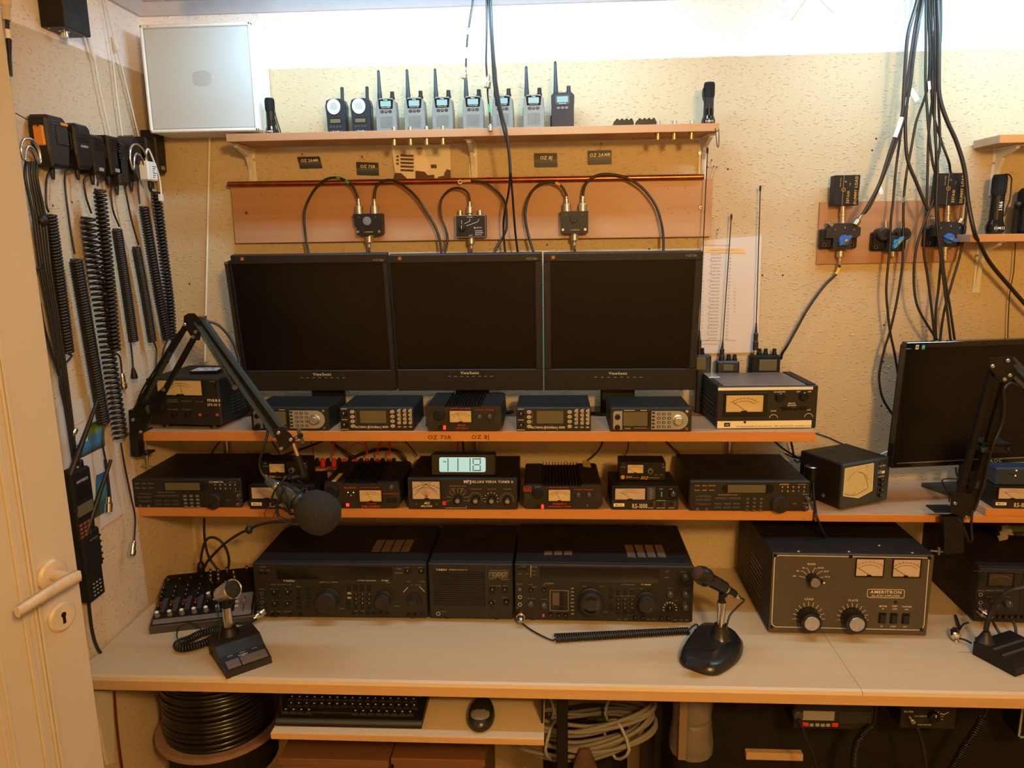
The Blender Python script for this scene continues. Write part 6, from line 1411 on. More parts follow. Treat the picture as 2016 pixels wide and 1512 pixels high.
knobs(Sx, [(969, 1164), (993.5, 1164), (967, 1190), (996.5, 1188)], .0068, .009, m='black'); jacks(Sx, [(863, 1207.5)], .0052)
b = MB(); Sx.line(b, [(957, 1110), (958, 1217)], .9, 'dark_grey'); b.obj('panel_joint', R)
# ---- right transceiver
G = Dev('transceiver', 'large dark transceiver with framed keypad, beside the amplifier and chrome stand microphone', 'transceiver', (1014, 1224.5), (1363, 1231), ZD); R = G.root; hG = G.H(1112); big_case(G, hG, .245)
b = MB(); G.rect(b, 1063, 1119.5, 1299, 1146, 'black_gloss', -.0010, .003, .0015); b.obj('display', R)
vfo(G, 1164, 1192, 25, .010, .030, m='panel'); x, z = G.L(1164, 1192, -.030); MB().lathe([(.020, 0), (.014, .0006)], (x, -.0302, z), (0, -1, 0), 'black_gloss', 30).obj('finger_dish', R)
vfo(G, 1275, 1193, 19, .008, .026)
knobs(G, [(1045, 1191), (1071, 1194), (1320, 1172), (1350, 1172), (1350, 1198), (1350, 1139)], .0072, .011, m='dark_grey'); knobs(G, [(1319, 1200)], .0068, .010, m='black'); knobs(G, [(1045, 1164), (1071, 1164)], .0045, .008, m='black'); knobs(G, [(1084, 1213), (1100, 1214), (1114, 1214.5), (1251, 1218), (1266, 1218.5), (1303, 1220), (1316, 1220)], .0046, .008, m='black')
jacks(G, [(1023.3, 1160)], .0030); jacks(G, [(1023.8, 1175), (1023.8, 1189.5)], .0048)
bm = button_mesh(.0085, .0055, .0022, 'black'); bt = button_mesh(.0080, .0050, .0022, 'dark_grey')
rep('button', bm, R, [G.at(x_, y_) for x_ in (1217, 1230.5, 1244) for y_ in (1163, 1170, 1181, 1189.5, 1198.5, 1206)]+[G.at(1203, y_) for y_ in (1161, 1168, 1176, 1191, 1199)]+[G.at(1106, y_) for y_ in (1167, 1174, 1182, 1190, 1198)]); rep('button', bt, R, [G.at(1127, 1158+7.2*i) for i in range(8)]+[G.at(x_, 1220.5) for x_ in (1329.5, 1340.5, 1351.5)]+[G.at(x_, 1219) for x_ in (1219, 1232, 1277, 1287)])
buttons(G, [(1070, 1212)], .005, .0085, .002, m='print_red', name='lamp_switch'); buttons(G, [(1029, 1120)], .020, .006, .003, name='power_button')
b = MB(); G.rect(b, 1088, 1167, 1101, 1192, 'grey_brown', -.0008, .001); b.obj('level_display', R)
b = MB(); G.line(b, [(1083, 1162), (1119, 1163), (1119, 1203), (1083, 1202), (1083, 1162)], .9, 'print_dim')
G.text(b, 'YAESU', 1081, 1148.5, 3.2, 'print_dim', bold=1, asp=1.2); G.text(b, 'HF TRANSCEIVER', 1236, 1151, 2.2, 'print_dim'); G.text(b, 'FT-1000MP', 1272, 1151, 2.6, 'print_white', bold=1)
small_text(G, b, [('POWER', 1029, 1115.5), ('MOX', 1024, 1130), ('VOX', 1038, 1130), ('METER', 1052, 1116), ('PROC', 1052, 1124.5), ('DIM', 1052, 1131.5), ('PHONES', 1023, 1150), ('AGC', 1045, 1151), ('SLOW', 1052, 1156), ('NB', 1071, 1152), ('MIC GAIN', 1046, 1178.5), ('RF PWR', 1072, 1180), ('MIC', 1019, 1196.5), ('MAIN', 1151, 1154), ('FAST', 1185, 1155), ('SUB', 1262, 1159), ('SUB AF', 1320, 1158), ('AF GAIN', 1348, 1159), ('VRF/MEM', 1318, 1186), ('RIT', 1349, 1186), ('SHIFT', 1314, 1125), ('WIDTH', 1345, 1126), ('ENT', 1244, 1160.5), ('KEYER', 1312, 1137), ('LOCK', 1192, 1205), ('AF', 1332, 1182)])
for i in range(9): G.text(b, str(i+1), 1217.5+13.5*(i % 3), 1180+8.6*(i//3), 2.6, 'print_white', y=-.0026)
for i in range(8): G.text(b, ('LSB', 'CW', 'AM', 'FM', 'RTTY', 'PKT', 'USB', 'A/B')[i], 1127, 1158+7.2*i, 2.2, 'print_white', y=-.0026)
fan(b, G, 1319, 1199, 11.5, 14, -10, 190, 9, 'print_white', 1.6); G.line(b, [(1047, 1114), (1045, 1114), (1045, 1136)], .6); G.line(b, [(1212, 1172.6), (1250, 1173.4)], .6, 'print_dim'); b.obj('lettering', R)
for i in range(4): P = flash(G, ((1229.6+19.6*i, 1073.4), (1244.5+19.6*i, 1073.8), (1252+20*i, 1097.5), (1236+20*i, 1097)), hG); MB().prism(P[::-1], hG-.001, hG+.0012, 'vent_brown', axis=2).obj('vent_plate', R)
for i in range(3): P = flash(G, ((1072+19.5*i, 1085.5), (1087.5+19.5*i, 1085.5), (1087+19.6*i, 1092.5), (1071+19.6*i, 1092.5)), hG); MB().prism(P[::-1], hG-.001, hG+.0012, 'vent_brown', axis=2).obj('vent_plate', R)
mp = MB().lathe([(.0098, 0), (.0098, .006), (.0105, .007), (.0105, .013), (.0078, .016), (.0072, .024), (.0045, .030)], (0, 0, 0), (0, -1, -.18), 'brass_chrome', 22).mesh('microphone_plug')
o = bpy.data.objects.new('microphone_plug', mp); COL.objects.link(o); q = G.L(1025.5, 1207); o.location = G.world(q[0], 0, q[1]-.001); tag(o, 'silver round microphone plug in the front of the right large transceiver', 'plug'); gplug = o.location.copy()
o = bpy.data.objects.new('microphone_plug', mp); COL.objects.link(o); q = F.L(519, 1204); o.location = F.world(q[0], 0, q[1]); o.rotation_euler = (0, 0, -.55); tag(o, 'silver round microphone plug in the front of the left large transceiver', 'plug')
# coiled cord of the right microphone
zc = ZD+.0095
pts = [gplug+Vector((0, -.030, -.006))]+[onZ(x_, y_, ZD+.004) for x_, y_ in ((1029, 1228), (1047, 1241), (1071, 1254), (1088, 1260.5))]+[onZ(1093, 1258, zc)]
A1, A2 = onZ(1093, 1256, zc), onZ(1357, 1240, zc)
n = 58; cp_ = []
for i in range(n*9+1):
    t_ = i/(n*9); a = 2*math.pi*i/9; r = .0088*(1-.25*t_)
    u_, v_ = basis(A2-A1); cp_.append(A1.lerp(A2, t_)+Vector((0, 0, -(.0088-r)))+u_*r*math.cos(a)+v_*r*math.sin(a))
t = thing('coiled_cord', 'black coiled microphone cord lying in front of the right large transceiver', 'cord', pts[0]); O = pts[0]
MB().tube([p-O for p in pts], .0019, 'cable', 7).obj('straight_lead', t); MB().tube([p-O for p in cp_], .0023, 'cable', 5, 1).obj('coil', t)
MB().tube([p-O for p in [A2, onZ(1364, 1233, ZD+.012), onZ(1371, 1229, ZD+.014), onZ(1374, 1236, ZD+.006), onZ(1368, 1241, ZD+.003), onZ(1382, 1241, ZD+.003), onZ(1397, 1241, ZD+.004)]], .0019, 'cable', 7).obj('end_lead', t)

# ---- linear amplifier
A = Dev('amplifier', 'large dark grey amplifier with white framed panel and three silver capped knobs', 'amplifier', (1512, 1247), (1824, 1253.5), ZD); R = A.root; w = A.w; h = A.H(1091)
MB().bb((0, .004, .004), (w, .305, h), 'case', .0015).obj('case', R); MB().bb((.001, 0, .003), (w-.001, .005, h-.001), 'amp_grey', .0008).obj('front_panel', R); feet(A, .0045, .30, .010)
b = MB()
fr = [(1533, 1093.5), (1825, 1098.5), (1829, 1101), (1828.5, 1106), (1819, 1231), (1815, 1239.5), (1806, 1240.5), (1527, 1234), (1520.5, 1230), (1519.5, 1224), (1525, 1102), (1527, 1096), (1533, 1093.5)]
A.line(b, fr, 1.3, 'print_white'); b.obj('panel_border', R)
A.meter(1683.5, 1100, 1740, 1133, 'meter_pink', needle=-.1, red=True); A.meter(1756, 1101, 1812.5, 1134.5, 'meter_pink', needle=-.1)
def bigknob(D, px, py, rpx, hh, cap=.66):
    k = D.k(); x, z = D.L(px, py, 0); r = rpx*k
    MB().lathe([(r, 0), (r*.97, hh*.7), (r*.90, hh*.95), (r*.72, hh)], (x, 0, z), (0, -1, 0), 'black_gloss', 32).lathe([(r*cap, hh*1.0), (r*cap*.97, hh*1.04)], (x, 0, z), (0, -1, 0), 'silver', 28).obj('knob', D.root)
bigknob(A, 1590, 1214.5, 22, .030); bigknob(A, 1677, 1216, 22, .030); bigknob(A, 1599, 1139, 12, .022, .75)
x, z = A.L(1599, 1139); MB().box((x+.012, -.012, z-.001), (.016, .012, .006), 'black_gloss', .0015).box((x+.0195, -.0185, z-.001), (.004, .001, .003), 'label_white').obj('pointer', R)
for q in ((1590, 1214.5), (1677, 1216)): x, z = A.L(*q); MB().box((x+.017, -.0225, z+.012), (.0045, .010, .0065), 'label_white', .001).obj('knob_glint', R)  # white square on each large knob, a reflected highlight made solid
b = MB()
for st, x_, y_, s_ in (('BAND', 1598, 1110.5, 3.6), ('40', 1582, 1118, 3), ('80', 1571, 1124, 3), ('160', 1564, 1134, 3), ('20/30', 1616, 1118, 3), ('15/17', 1627, 1125, 3), ('10/12', 1629, 1135.5, 3), ('LOAD', 1593, 1179.5, 4), ('PLATE', 1680, 1182, 4), ('METER', 1739, 1193.5, 3.2), ('XMT', 1762, 1193.5, 3.2), ('POWER', 1786, 1194.5, 3.2), ('IP', 1739, 1199, 2.8), ('OPR', 1762, 1199, 2.8), ('ON', 1785, 1200, 2.8), ('IG', 1735.5, 1233, 2.8), ('STBY', 1759, 1233.5, 2.8), ('OFF', 1782, 1234, 2.8)): A.text(b, st, x_, y_, s_, bold=1)
for L_ in (((1573, 1134), (1585, 1137)), ((1577, 1124.5), (1581, 1124.5), (1588, 1131)), ((1586, 1119), (1590, 1119), (1594, 1128)), ((1608, 1119), (1603.5, 1119), (1600, 1128)), ((1620, 1125), (1616, 1125), (1606, 1132)), ((1622, 1136), (1615, 1137))): A.line(b, L_, .8)
for cx, cy in ((1592, 1217), (1678, 1219)): fan(b, A, cx, cy, 24, 32, -3, 183, 11, 'print_white', .9); A.line(b, [(cx-34, cy+2), (cx-28, cy+1)], 1.2, 'print_red')
b.obj('lettering', R)
b = MB(); A.text(b, 'AMERITRON', 1744.5, 1165.8, 6.0, bold=1, asp=1.08); A.text(b, 'AL-811H AMPLIFIER', 1744, 1173, 4.2)
A.line(b, [(1710, 1160), (1778, 1161), (1781, 1163), (1780, 1175), (1777.5, 1177.5), (1710, 1176), (1707.5, 1173.5), (1708, 1162), (1710, 1160)], 1.0); b.obj('name_plate', R)
x, z = A.L(1763, 1186); MB().lathe([(.0036, 0), (.0030, .0015)], (x, 0, z), (0, -1, 0), 'black_gloss', 12).obj('lamp', R)
rk = MB().bb((-.008, -.003, -.0125), (.008, .001, .0125), 'black', .0008).prism([(-.0095, -.0042), (.0095, -.0042)][:0] or [(-.006, -.010), (.006, -.010), (.006, .010), (-.006, .010)], -.006, -.002, 'black_gloss').mesh('rocker_switch')
rep('rocker_switch', rk, R, [A.at(1736.5, 1216.5), A.at(1759, 1217), A.at(1782.5, 1217.7)])
sm = MB().lathe([(.0042, 0), (.0038, .002)], (0, 0, 0), (0, -1, 0), 'black_gloss', 14).mesh('screw'); rep('screw', sm, R, [A.at(1526, 1093.5), A.at(1674.5, 1095.5), A.at(1829.5, 1098), A.at(1518.5, 1234), A.at(1814, 1239.5)])
ts = MB().lathe([(.0035, 0), (.002, .0015)], (0, 0, 0), (0, 0, 1), 'silver', 10).mesh('screw'); rep('screw', ts, R, [(.06, .012, h), (w*.49, .014, h), (w*.88, .012, h), (w*.72, .05, h)])
rep('vent_slot', MB().box((0, 0, 0), (.0008, .10, .003), 'black_gloss').mesh('vent_slot'), R, [(-.0003, .12, .05+.012*i) for i in range(7)])

# ---- compact mixer on the left
X = Dev('audio_mixer', 'small audio mixer with white topped knobs in the left corner of the worktop', 'mixer', (295, 1249), (500, 1226), ZD); R = X.root; w = X.w
zf, zr, dep = .020, .060, .185; sl = math.atan2(zr-zf, dep); vv = Vector((0, math.cos(sl), math.sin(sl))); nn = Vector((0, -math.sin(sl), math.cos(sl)))
MB().prism([(0, 0), (dep, 0), (dep, zr-.002), (.002, zf-.001), (0, zf-.004)], 0, w, 'dark_grey', axis=0).obj('case', R)
Tm = Matrix(((1, 0, 0, 0), (0, vv.y, nn.y, 0), (0, vv.z, nn.z, zf), (0, 0, 0, 1)))   # x, along slope, normal
Ls = dep/math.cos(sl)
def MX(px, py):
    o = X.world(0, 0, zf); nw = X.n*nn.y+Vector((0, 0, 1))*nn.z; r = ray(px, py); t_ = (o-CAM).dot(nw)/r.dot(nw); p = CAM+r*t_-o; vw = X.n*vv.y+Vector((0, 0, 1))*vv.z
    return p.dot(X.u), p.dot(vw)
b = MB(); b.bb((.004, .002, -.001), (w-.004, Ls-.002, .0012), 'black', 0, T=Tm); b.obj('top_panel', R)
b = MB(); b.bb((.006, .003, .0012), (w-.006, .020, .0016), 'grey', 0, T=Tm); b.bb((w*.80, .02, .0012), (w-.008, .085, .0016), 'grey', 0, T=Tm)
for i in range(1, 7): x = i*w*.118+.004; b.bb((x-.0004, .02, .0012), (x+.0004, Ls*.9, .0017), 'dark_grey', 0, T=Tm)
for i in range(4): b.bb((.010+i*w*.118, .045, .0012), (.024+i*w*.118, .095, .0015), 'dark_grey', 0, T=Tm)
o = b.obj('printed_fields', R); o['kind'] = 'stuff'
rx = -(math.pi/2-sl)
def TP(px, py): a, s_ = MX(px, py); v = Tm @ Vector((a, s_, .0012)); return tuple(v)
kw_ = MB().lathe([(.0062, 0), (.0050, -.010), (.0046, -.012)][::1] and [(.0062, 0), (.0050, .010), (.0046, .012)], (0, 0, 0), (0, -1, 0), 'grey', 14).lathe([(.0045, .0121), (.0040, .0128)], (0, 0, 0), (0, -1, 0), 'white', 14).mesh('knob')
rep('knob', kw_, R, [TP(*q) for q in ((310, 1214), (334.5, 1211.5), (358.5, 1209), (382.5, 1206), (406, 1203.5), (429, 1201.5), (411, 1176), (433, 1174))], (rx, 0, 0))
for m_, r0, dy in (('black', 0, 0),):
    kb = MB().lathe([(.0050, 0), (.0042, .008), (.0038, .009)], (0, 0, 0), (0, -1, 0), 'black', 12).box((0, -.0092, .0015), (.0008, .0004, .004), 'print_white').mesh('knob'); kr = MB().lathe([(.0050, 0), (.0042, .008), (.0038, .009)], (0, 0, 0), (0, -1, 0), 'maroon', 12).mesh('knob')
for c in range(7):
    for r_, (bx, by) in enumerate(((312.5, 1201), (315.5, 1193), (318, 1182), (320, 1173), (322.5, 1164.5))):
        if c > 3 and r_ in (3,): continue
        if c > 5 and r_ > 2: continue
        rep('knob', kr if r_ == 1 else kb, R, [TP(bx+24.2*c, by-2.6*c)], (rx, 0, 0))
jk = MB().lathe([(.0095, 0), (.0088, .003), (.0060, .003), (.0055, .001)], (0, 0, 0), (0, -1, 0), 'black', 18).lathe([(.0034, .0012), (.0034, .0020)], (0, 0, 0), (0, -1, 0), 'silver', 12).mesh('xlr_socket')
rep('xlr_socket', jk, R, [TP(331.7, 1143), (TP(354, 1141)), TP(376, 1138.5), TP(397, 1136)], (rx, 0, 0))
rc = MB().lathe([(.0042, 0), (.0042, .004), (.0030, .004), (.003, .008)], (0, 0, 0), (0, -1, 0), 'silver', 12).mesh('socket')
rep('socket', rc, R, [TP(x_, y_) for x_, y_ in ((415, 1127), (415, 1135), (415, 1143), (430, 1125), (430, 1133), (430, 1141), (447, 1123), (460, 1128), (462, 1138), (486, 1120))], (rx, 0, 0))
a = TP(480.5, 1188); MB().box((0, -.006, 0), (.012, .012, .008), 'grey', .002).obj('fader', R, a, (rx, 0, 0))
a = MX(480, 1193); MB().bb((a[0]-.001, a[1]-.02, .0014), (a[0]+.001, a[1]+.035, .0018), 'black', 0, T=Tm).obj('fader_slot', R)
rep('button', MB().box((0, -.002, 0), (.009, .004, .005), 'mid_cream', .0008).mesh('button'), R, [TP(x_, y_) for x_, y_ in ((466, 1176), (466, 1186), (466, 1195), (423, 1182), (437, 1180))], (rx, 0, 0))

# ---- left desk microphone
D = Dev('desk_microphone', 'square based desk microphone with chrome stem in front of the mixer', 'microphone', (446, 1337), (536, 1305), ZD); R = D.root; w = D.w; dep = .125
MB().prism([(0, .0), (dep, .0), (dep, .040), (dep*.55, .040), (dep*.36, .026), (dep*.02, .013)], 0, w, 'panel', axis=0).obj('base', R)
sl2 = math.atan2(.013, dep*.34); Tb = Matrix.Translation((0, dep*.02, .0132)) @ Matrix.Rotation(sl2, 4, 'X')
MB().bb((w*.06, .003, 0), (w*.35, .024, .006), 'key_brown', .001, T=Tb).obj('key', R); MB().bb((w*.37, .003, 0), (w*.94, .024, .006), 'key_brown', .001, T=Tb).obj('key', R)
for i in range(3): MB().bb((w*(.16+.27*i), .0385, -.0005), (w*(.28+.27*i), .0395+.001, .0008), 'silver', 0, T=Tb).obj('slide_mark', R)
b = MB(); text(b, 'YAESU', (w*.48, .0305, .0004), .004, right=(1, 0, 0), up=(0, 1, 0), bold=1, T=Tb); text(b, 'MD-1', (w*.50, .0265, .0004), .003, right=(1, 0, 0), up=(0, 1, 0), T=Tb); b.obj('lettering', R)
st = onZ(451, 1247, ZD+.040); sx, sy = (st-D.o).dot(D.u), (st-D.o).dot(D.n)
MB().lathe([(.022, 0), (.021, .003), (.015, .016), (.0105, .018)], (sx, sy, .040), (0, 0, 1), 'black', 26).obj('stem_socket', R)
MB().lathe([(.0098, 0), (.0098, .046)], (sx, sy, .057), (0, 0, 1), 'chrome', 24).obj('stem', R)
MB().lathe([(.0085, 0), (.0085, .020), (.0065, .026)], (sx, sy, .103), (0, 0, 1), 'black', 16).bb((sx+.006, sy-.006, .108), (sx+.018, sy+.006, .124), 'black', .002).obj('swivel', R)
hc = Vector((sx, sy, .138)); hd_ = Vector((.36, -.78, .46)).normalized()
MB().lathe([(.0145, -.022), (.0160, -.018), (.0200, .010), (.0210, .022), (.0215, .027)], hc, hd_, 'silver', 30).obj('head', R)
MB().lathe([(.0215, .027), (.0222, .0285), (.0205, .031), (.0185, .030)], hc, hd_, 'chrome', 30, cap=False).obj('rim', R); MB().slathe([(.0188, .026), (.0180, .030), (.010, .0325), (.002, .033)], hc, hd_, 'foam', 26).obj('grille', R)
MB().tube([(sx-.012, sy+.004, .120), (sx-.020, sy, .105), (sx-.019, sy-.01, .07), (sx-.03, sy-.015, .035), (sx-.045, sy-.01, .012)], .0016, 'cable', 6).obj('lead', R)
# its coiled cord
t = thing('coiled_cord', 'black coiled cord heaped left of the square based desk microphone', 'cord', onZ(400, 1262, ZD)); O = Vector(t.location)
ax = [onZ(x_, y_, ZD+.011)-O for x_, y_ in ((437, 1236), (415, 1242), (394, 1248), (374, 1258), (356, 1264), (349, 1271), (360, 1276), (380, 1273), (402, 1266), (422, 1256), (440, 1244))]
MB().tube(coil_pts(ax, .0075, 44, 8), .0023, 'cable', 5, 1).obj('coil', t)
MB().tube([onZ(x_, y_, ZD+zz__)-O for x_, y_, zz__ in ((352, 1262, .02), (348, 1250, .03), (354, 1234, .03), (370, 1226, .03), (386, 1230, .03), (402, 1246, .02))], .0016, 'cable', 6).obj('loose_loop', t)
MB().tube([onZ(x_, y_, ZD+zz__)-O for x_, y_, zz__ in ((440, 1243, .012), (458, 1228, .004), (475, 1228, .004), (492, 1226, .006), (505, 1219, .02))], .0028, 'cable', 7).obj('end_lead', t)

# ---- chrome stand microphone right of centre
c0 = onZ(1400, 1290, ZD)
t = thing('desk_microphone', 'black desk microphone with oval base and chrome stem, before the right transceiver', 'microphone', c0, .35)
def inv(px, py, z=0, Y=None):
    p = onZ(px, py, ZD+z) if Y is None else onY(px, py, Y); v = p-c0; ca, sa = math.cos(-.35), math.sin(-.35); return Vector((v.x*ca-v.y*sa, v.x*sa+v.y*ca, v.z))
out = [inv(x_, y_) for x_, y_ in ((1337, 1299), (1341, 1285), (1355, 1268), (1373, 1252), (1386, 1246), (1420, 1247), (1447, 1256), (1461, 1268), (1463, 1282), (1457, 1300), (1440, 1316), (1418, 1329), (1404, 1332), (1385, 1330), (1358, 1320), (1340, 1309))]
out = spline(out, 3, True); cen = sum(out, Vector())/len(out)
rings = [[cen+(p-cen)*s_+Vector((0, 0, z)) for p in out] for s_, z in ((.97, 0), (1.0, .004), (.99, .010), (.92, .017))]
top_ = [[cen+(p-cen)*s_+Vector((0, 0, z+max(0, (p-cen).y*s_)*.16)) for p in out] for s_, z in ((.86, .021), (.70, .024), (.4, .0265))]
MB().loft(rings+top_, 'black_gloss2', True, True).obj('base', t)
q0 = inv(1372, 1305, .024); MB().prism([(-.020, -.012), (.010, -.014), (.026, .004), (.020, .010), (-.016, .010), (-.022, .0)], 0, .006, 'panel', axis=2).obj('key', t, (q0.x, q0.y, .0205), (.08, 0, -.35-.12))
s0 = inv(1415, 1247, .030); s0 = Vector((s0.x, s0.y-.006, 0))
MB().slathe([(.030, .018), (.024, .028), (.017, .040), (.0135, .055)], s0, (0, 0, 1), 'black_gloss2', 28).obj('stem_socket', t)
MB().lathe([(.0085, .050), (.0085, .098), (.0095, .0985), (.0095, .108)], s0, (0, 0, 1), 'chrome', 24).obj('stem', t)
MB().lathe([(.0075, .106), (.0070, .128)], s0, (0, 0, 1), 'black', 16).bb(s0+Vector((-.004, -.009, .120)), s0+Vector((.010, .009, .138)), 'black', .003).obj('swivel', t)
h0_ = s0+Vector((0, 0, .146)); k_ = 1.55/FPX; yy_ = Vector(c0).y-.0
pa = inv(1371, 1127, Y=c0.y+.0); pb = inv(1426, 1157, Y=c0.y+.03); pc = inv(1447, 1172, Y=c0.y+.04)
ax_ = (pb-pa).normalized(); L_ = (pb-pa).length
MB().lathe([(.0165, .004), (.0205, .016), (.0200, .030), (.0150, .040), (.0135, L_)], pa, ax_, 'black_gloss2', 28).obj('head', t); MB().slathe([(.003, -.004), (.013, -.001), (.0168, .008), (.0172, .016)], pa, ax_, 'foam_brown', 24).obj('grille', t)
MB().lathe([(.0118, 0), (.0112, .006)], pb, ax_, 'chrome', 20).lathe([(.0095, .006), (.0065, (pc-pb).length)], pb, ax_, 'black', 16).lathe([(.0062, 0), (.0066, .004), (.0045, .012)], pc, ax_, 'chrome', 14).obj('connector', t)
MB().tube([pc+ax_*.012, pc+ax_*.030, inv(1452, 1195, Y=c0.y+.04), inv(1437, 1212, Y=c0.y+.03), inv(1430, 1236, Y=c0.y+.02)], .0022, 'cable', 7).obj('lead', t)

# ---- transceiver at the right edge and its hand microphone
T3 = Dev('transceiver', 'dark older transceiver cut off by the right edge, behind the gooseneck microphone', 'transceiver', (1917, 1228), (2160, 1236), ZD); R = T3.root; h3 = T3.H(1121); big_case(T3, h3, .30)
T3.meter(1944, 1129, 1996, 1153, 'meter_dark', red=True, needle=.1)
jacks(T3, [(1930, 1170), (1929.5, 1185.5)], .0045); knobs(T3, [(1988, 1191), (1962, 1192)], .0082, .014, m='dark_grey'); knobs(T3, [(1956+12*i, 1217) for i in range(6)], .0040, .008, m='black'); rep('button', button_mesh(.014, .0045, .002, 'black'), R, [T3.at(1931, 1127+7.5*i) for i in range(3)])
b = MB(); small_text(T3, b, [('NARROW', 1949, 1162.5), ('MONITOR', 1968, 1162.5), ('TUNE', 1991, 1163), ('METER', 1949, 1175), ('KEYER', 1983, 1175), ('PHONES', 1931, 1163), ('MIC', 1930, 1193)]); T3.line(b, [(1917, 1124), (2016, 1127)], 1.2, 'dark_grey'); T3.rect(b, 2005, 1128, 2030, 1205, 'black_gloss', -.0008, .001); b.obj('lettering', R)
o = bpy.data.objects.new('microphone_plug', mp); COL.objects.link(o); q = T3.L(1929, 1201); o.location = T3.world(q[0], 0, q[1]); o.rotation_euler = (0, 0, .35); tag(o, 'silver round microphone plug in the transceiver at the right edge', 'plug')
# small radio on top of it
q = onZ(1972, 1063, ZD+h3+.001)
t = thing('car_radio', 'small black mobile radio with display on top of the right edge transceiver', 'radio', (q.x, q.y+.02, ZD+h3+.001))
MB().bb((0, .004, 0), (.17, .12, .034), 'case', .002).obj('case', t); MB().bb((0, 0, 0), (.17, .006, .034), 'panel', .002).obj('front_panel', t); MB().bb((.026, -.0008, .015), (.10, .001, .029), 'lcd').obj('display', t)
rep('knob', MB().lathe([(.006, 0), (.005, .009)], (0, 0, 0), (0, -1, 0), 'dark_grey', 14).mesh('knob'), t, [(.012, 0, .010)]); rep('button', button_mesh(.010, .004, .002, 'dark_grey'), t, [(.035+.014*i, 0, .007) for i in range(5)])
q = onZ(1976, 1060, ZD+h3+.001); t2 = thing('plastic_wrap', 'crumpled clear plastic wrap beside the small mobile radio', 'plastic', (q.x-.006, q.y-.01, ZD+h3+.001))
b = MB(); random.seed(3)
for i in range(9): c = Vector((random.uniform(-.010, .010), random.uniform(-.006, .006), .004+.0035*i)); b.sheet(c, (random.uniform(.004, .010), random.uniform(-.006, .006), random.uniform(-.004, .004)), (random.uniform(-.004, .004), random.uniform(.002, .006), random.uniform(.004, .008)), 'plastic_clear', .0004)
o = b.obj('film', t2); o['kind'] = 'stuff'
# gooseneck hand microphone
zb3 = ZD
q = [onZ(x_, y_, zb3) for x_, y_ in ((1914, 1288), (1998, 1333), (2075, 1310), (1990, 1258))]
D = Dev('gooseneck_microphone', 'flat black paging microphone with gooseneck at the right edge of the worktop', 'microphone', None, None, 0, pts=(q[0], q[1])); R = D.root
wv = (q[2]-q[1]); dp = wv.dot(D.n)
MB().prism([(0, .0), (D.w, .0), (D.w, .018), (D.w*.92, .022), (D.w*.3, .030), (.0, .030)], 0, dp, 'black', axis=1).obj('base', R)
tz = lambda x: .030-.008*(x/D.w-.3)/.62
for a, c_ in ((.38, .44), (.60, .66)): MB().bb((D.w*a, .010, tz(D.w*a)-.001), (D.w*c_, dp-.012, tz(D.w*a)+.0005), 'dark_grey').bb((D.w*a, .010, tz(D.w*a)), (D.w*a+.0015, dp-.012, tz(D.w*a)+.0016), 'silver').obj('key', R)
g0 = onZ(1940, 1262, zb3+.030); v = g0-D.o; gx, gy = v.dot(D.u), v.dot(D.n)
MB().slathe([(.020, .029), (.016, .033), (.009, .046), (.0065, .052)], (gx, gy, 0), (0, 0, 1), 'rubber', 20).obj('neck_socket', R)
GP = [onY(x_, y_, g0.y+dy) for x_, y_, dy in ((1941, 1240, 0), (1945, 1222, 0), (1956, 1194, 0), (1975, 1172, -.01), (2001, 1160, -.02), (2040, 1155, -.03))]
MB().tube([Vector(((p-D.o).dot(D.u), (p-D.o).dot(D.n), (p-D.o).z)) for p in GP], .0052, 'rubber', 10).obj('gooseneck', R)
lead('black cable curling from the right edge transceiver behind the gooseneck', [(1952, 1219, -.33), (1963, 1239, -.36), (1976, 1258, -.38), (1984, 1266, -.39), (1997, 1258, -.37), (2000, 1240, -.35), (1994, 1222, -.34)], -.36, .0030, name='microphone_cable')
t = thing('loose_plug', 'chrome plug lying on the worktop left of the gooseneck microphone', 'plug', onZ(1880, 1260, ZD)); O = Vector(t.location)
MB().lathe([(.0020, -.022), (.0030, -.020), (.0030, -.008), (.0085, -.007), (.0105, -.003), (.0105, .012), (.0085, .016), (.006, .024)], (0, 0, .0105), (.35, .9, .12), 'chrome', 22).obj('shell', t)
MB().tube([Vector((.008, .022, .013)), onZ(1888, 1238, ZD+.006)-O, onZ(1886, 1226, ZD+.006)-O, onZ(1881, 1212, ZD+.004)-O], .0030, 'cable', 7).obj('lead', t)
lead('thin black cable from the chrome plug to the gooseneck microphone', [(1889, 1257), (1900, 1260), (1912, 1266)], q[0].y+.01, .0022, name='microphone_cable')
lead('black cable loop between loose plug and right edge transceiver', [(1889, 1240, -.34), (1896, 1230, -.32), (1906, 1226, -.30)], -.33, .0022, name='microphone_cable')
# leads around the mixer
for lab, pts, Y, r in (('black cable falling from the shelf into the mixer', [(402, 1020), (402, 1045), (404, 1070), (411, 1096), (425, 1117), (430, 1126)], -.165, .0032), ('black cable arching out of the mixer and back', [(397, 1136), (395, 1110), (398, 1085), (406, 1063), (420, 1058), (436, 1067), (447, 1085), (451, 1106), (448, 1122)], -.175, .0034),
    ('black cable sagging from the boom microphone to the mixer', [(566, 1027, -.36), (535, 1028, -.33), (510, 1033, -.30), (492, 1041, -.27), (469, 1052, -.24), (445, 1068, -.21), (425, 1087, -.19), (408, 1106, -.18), (400, 1122, -.18)], -.2, .0033)):
    lead(lab, pts, Y, r, name='audio_cable')
b = MB(); p = onY(397, 1118, -.175); tag(b.lathe([(.0085, 0), (.0095, .004), (.0095, .030), (.006, .040)], (0, 0, 0), (.02, .02, 1), 'black', 16).obj('audio_plug', None, onY(397, 1136, -.175)), 'fat black plug standing in the top of the mixer', 'plug')
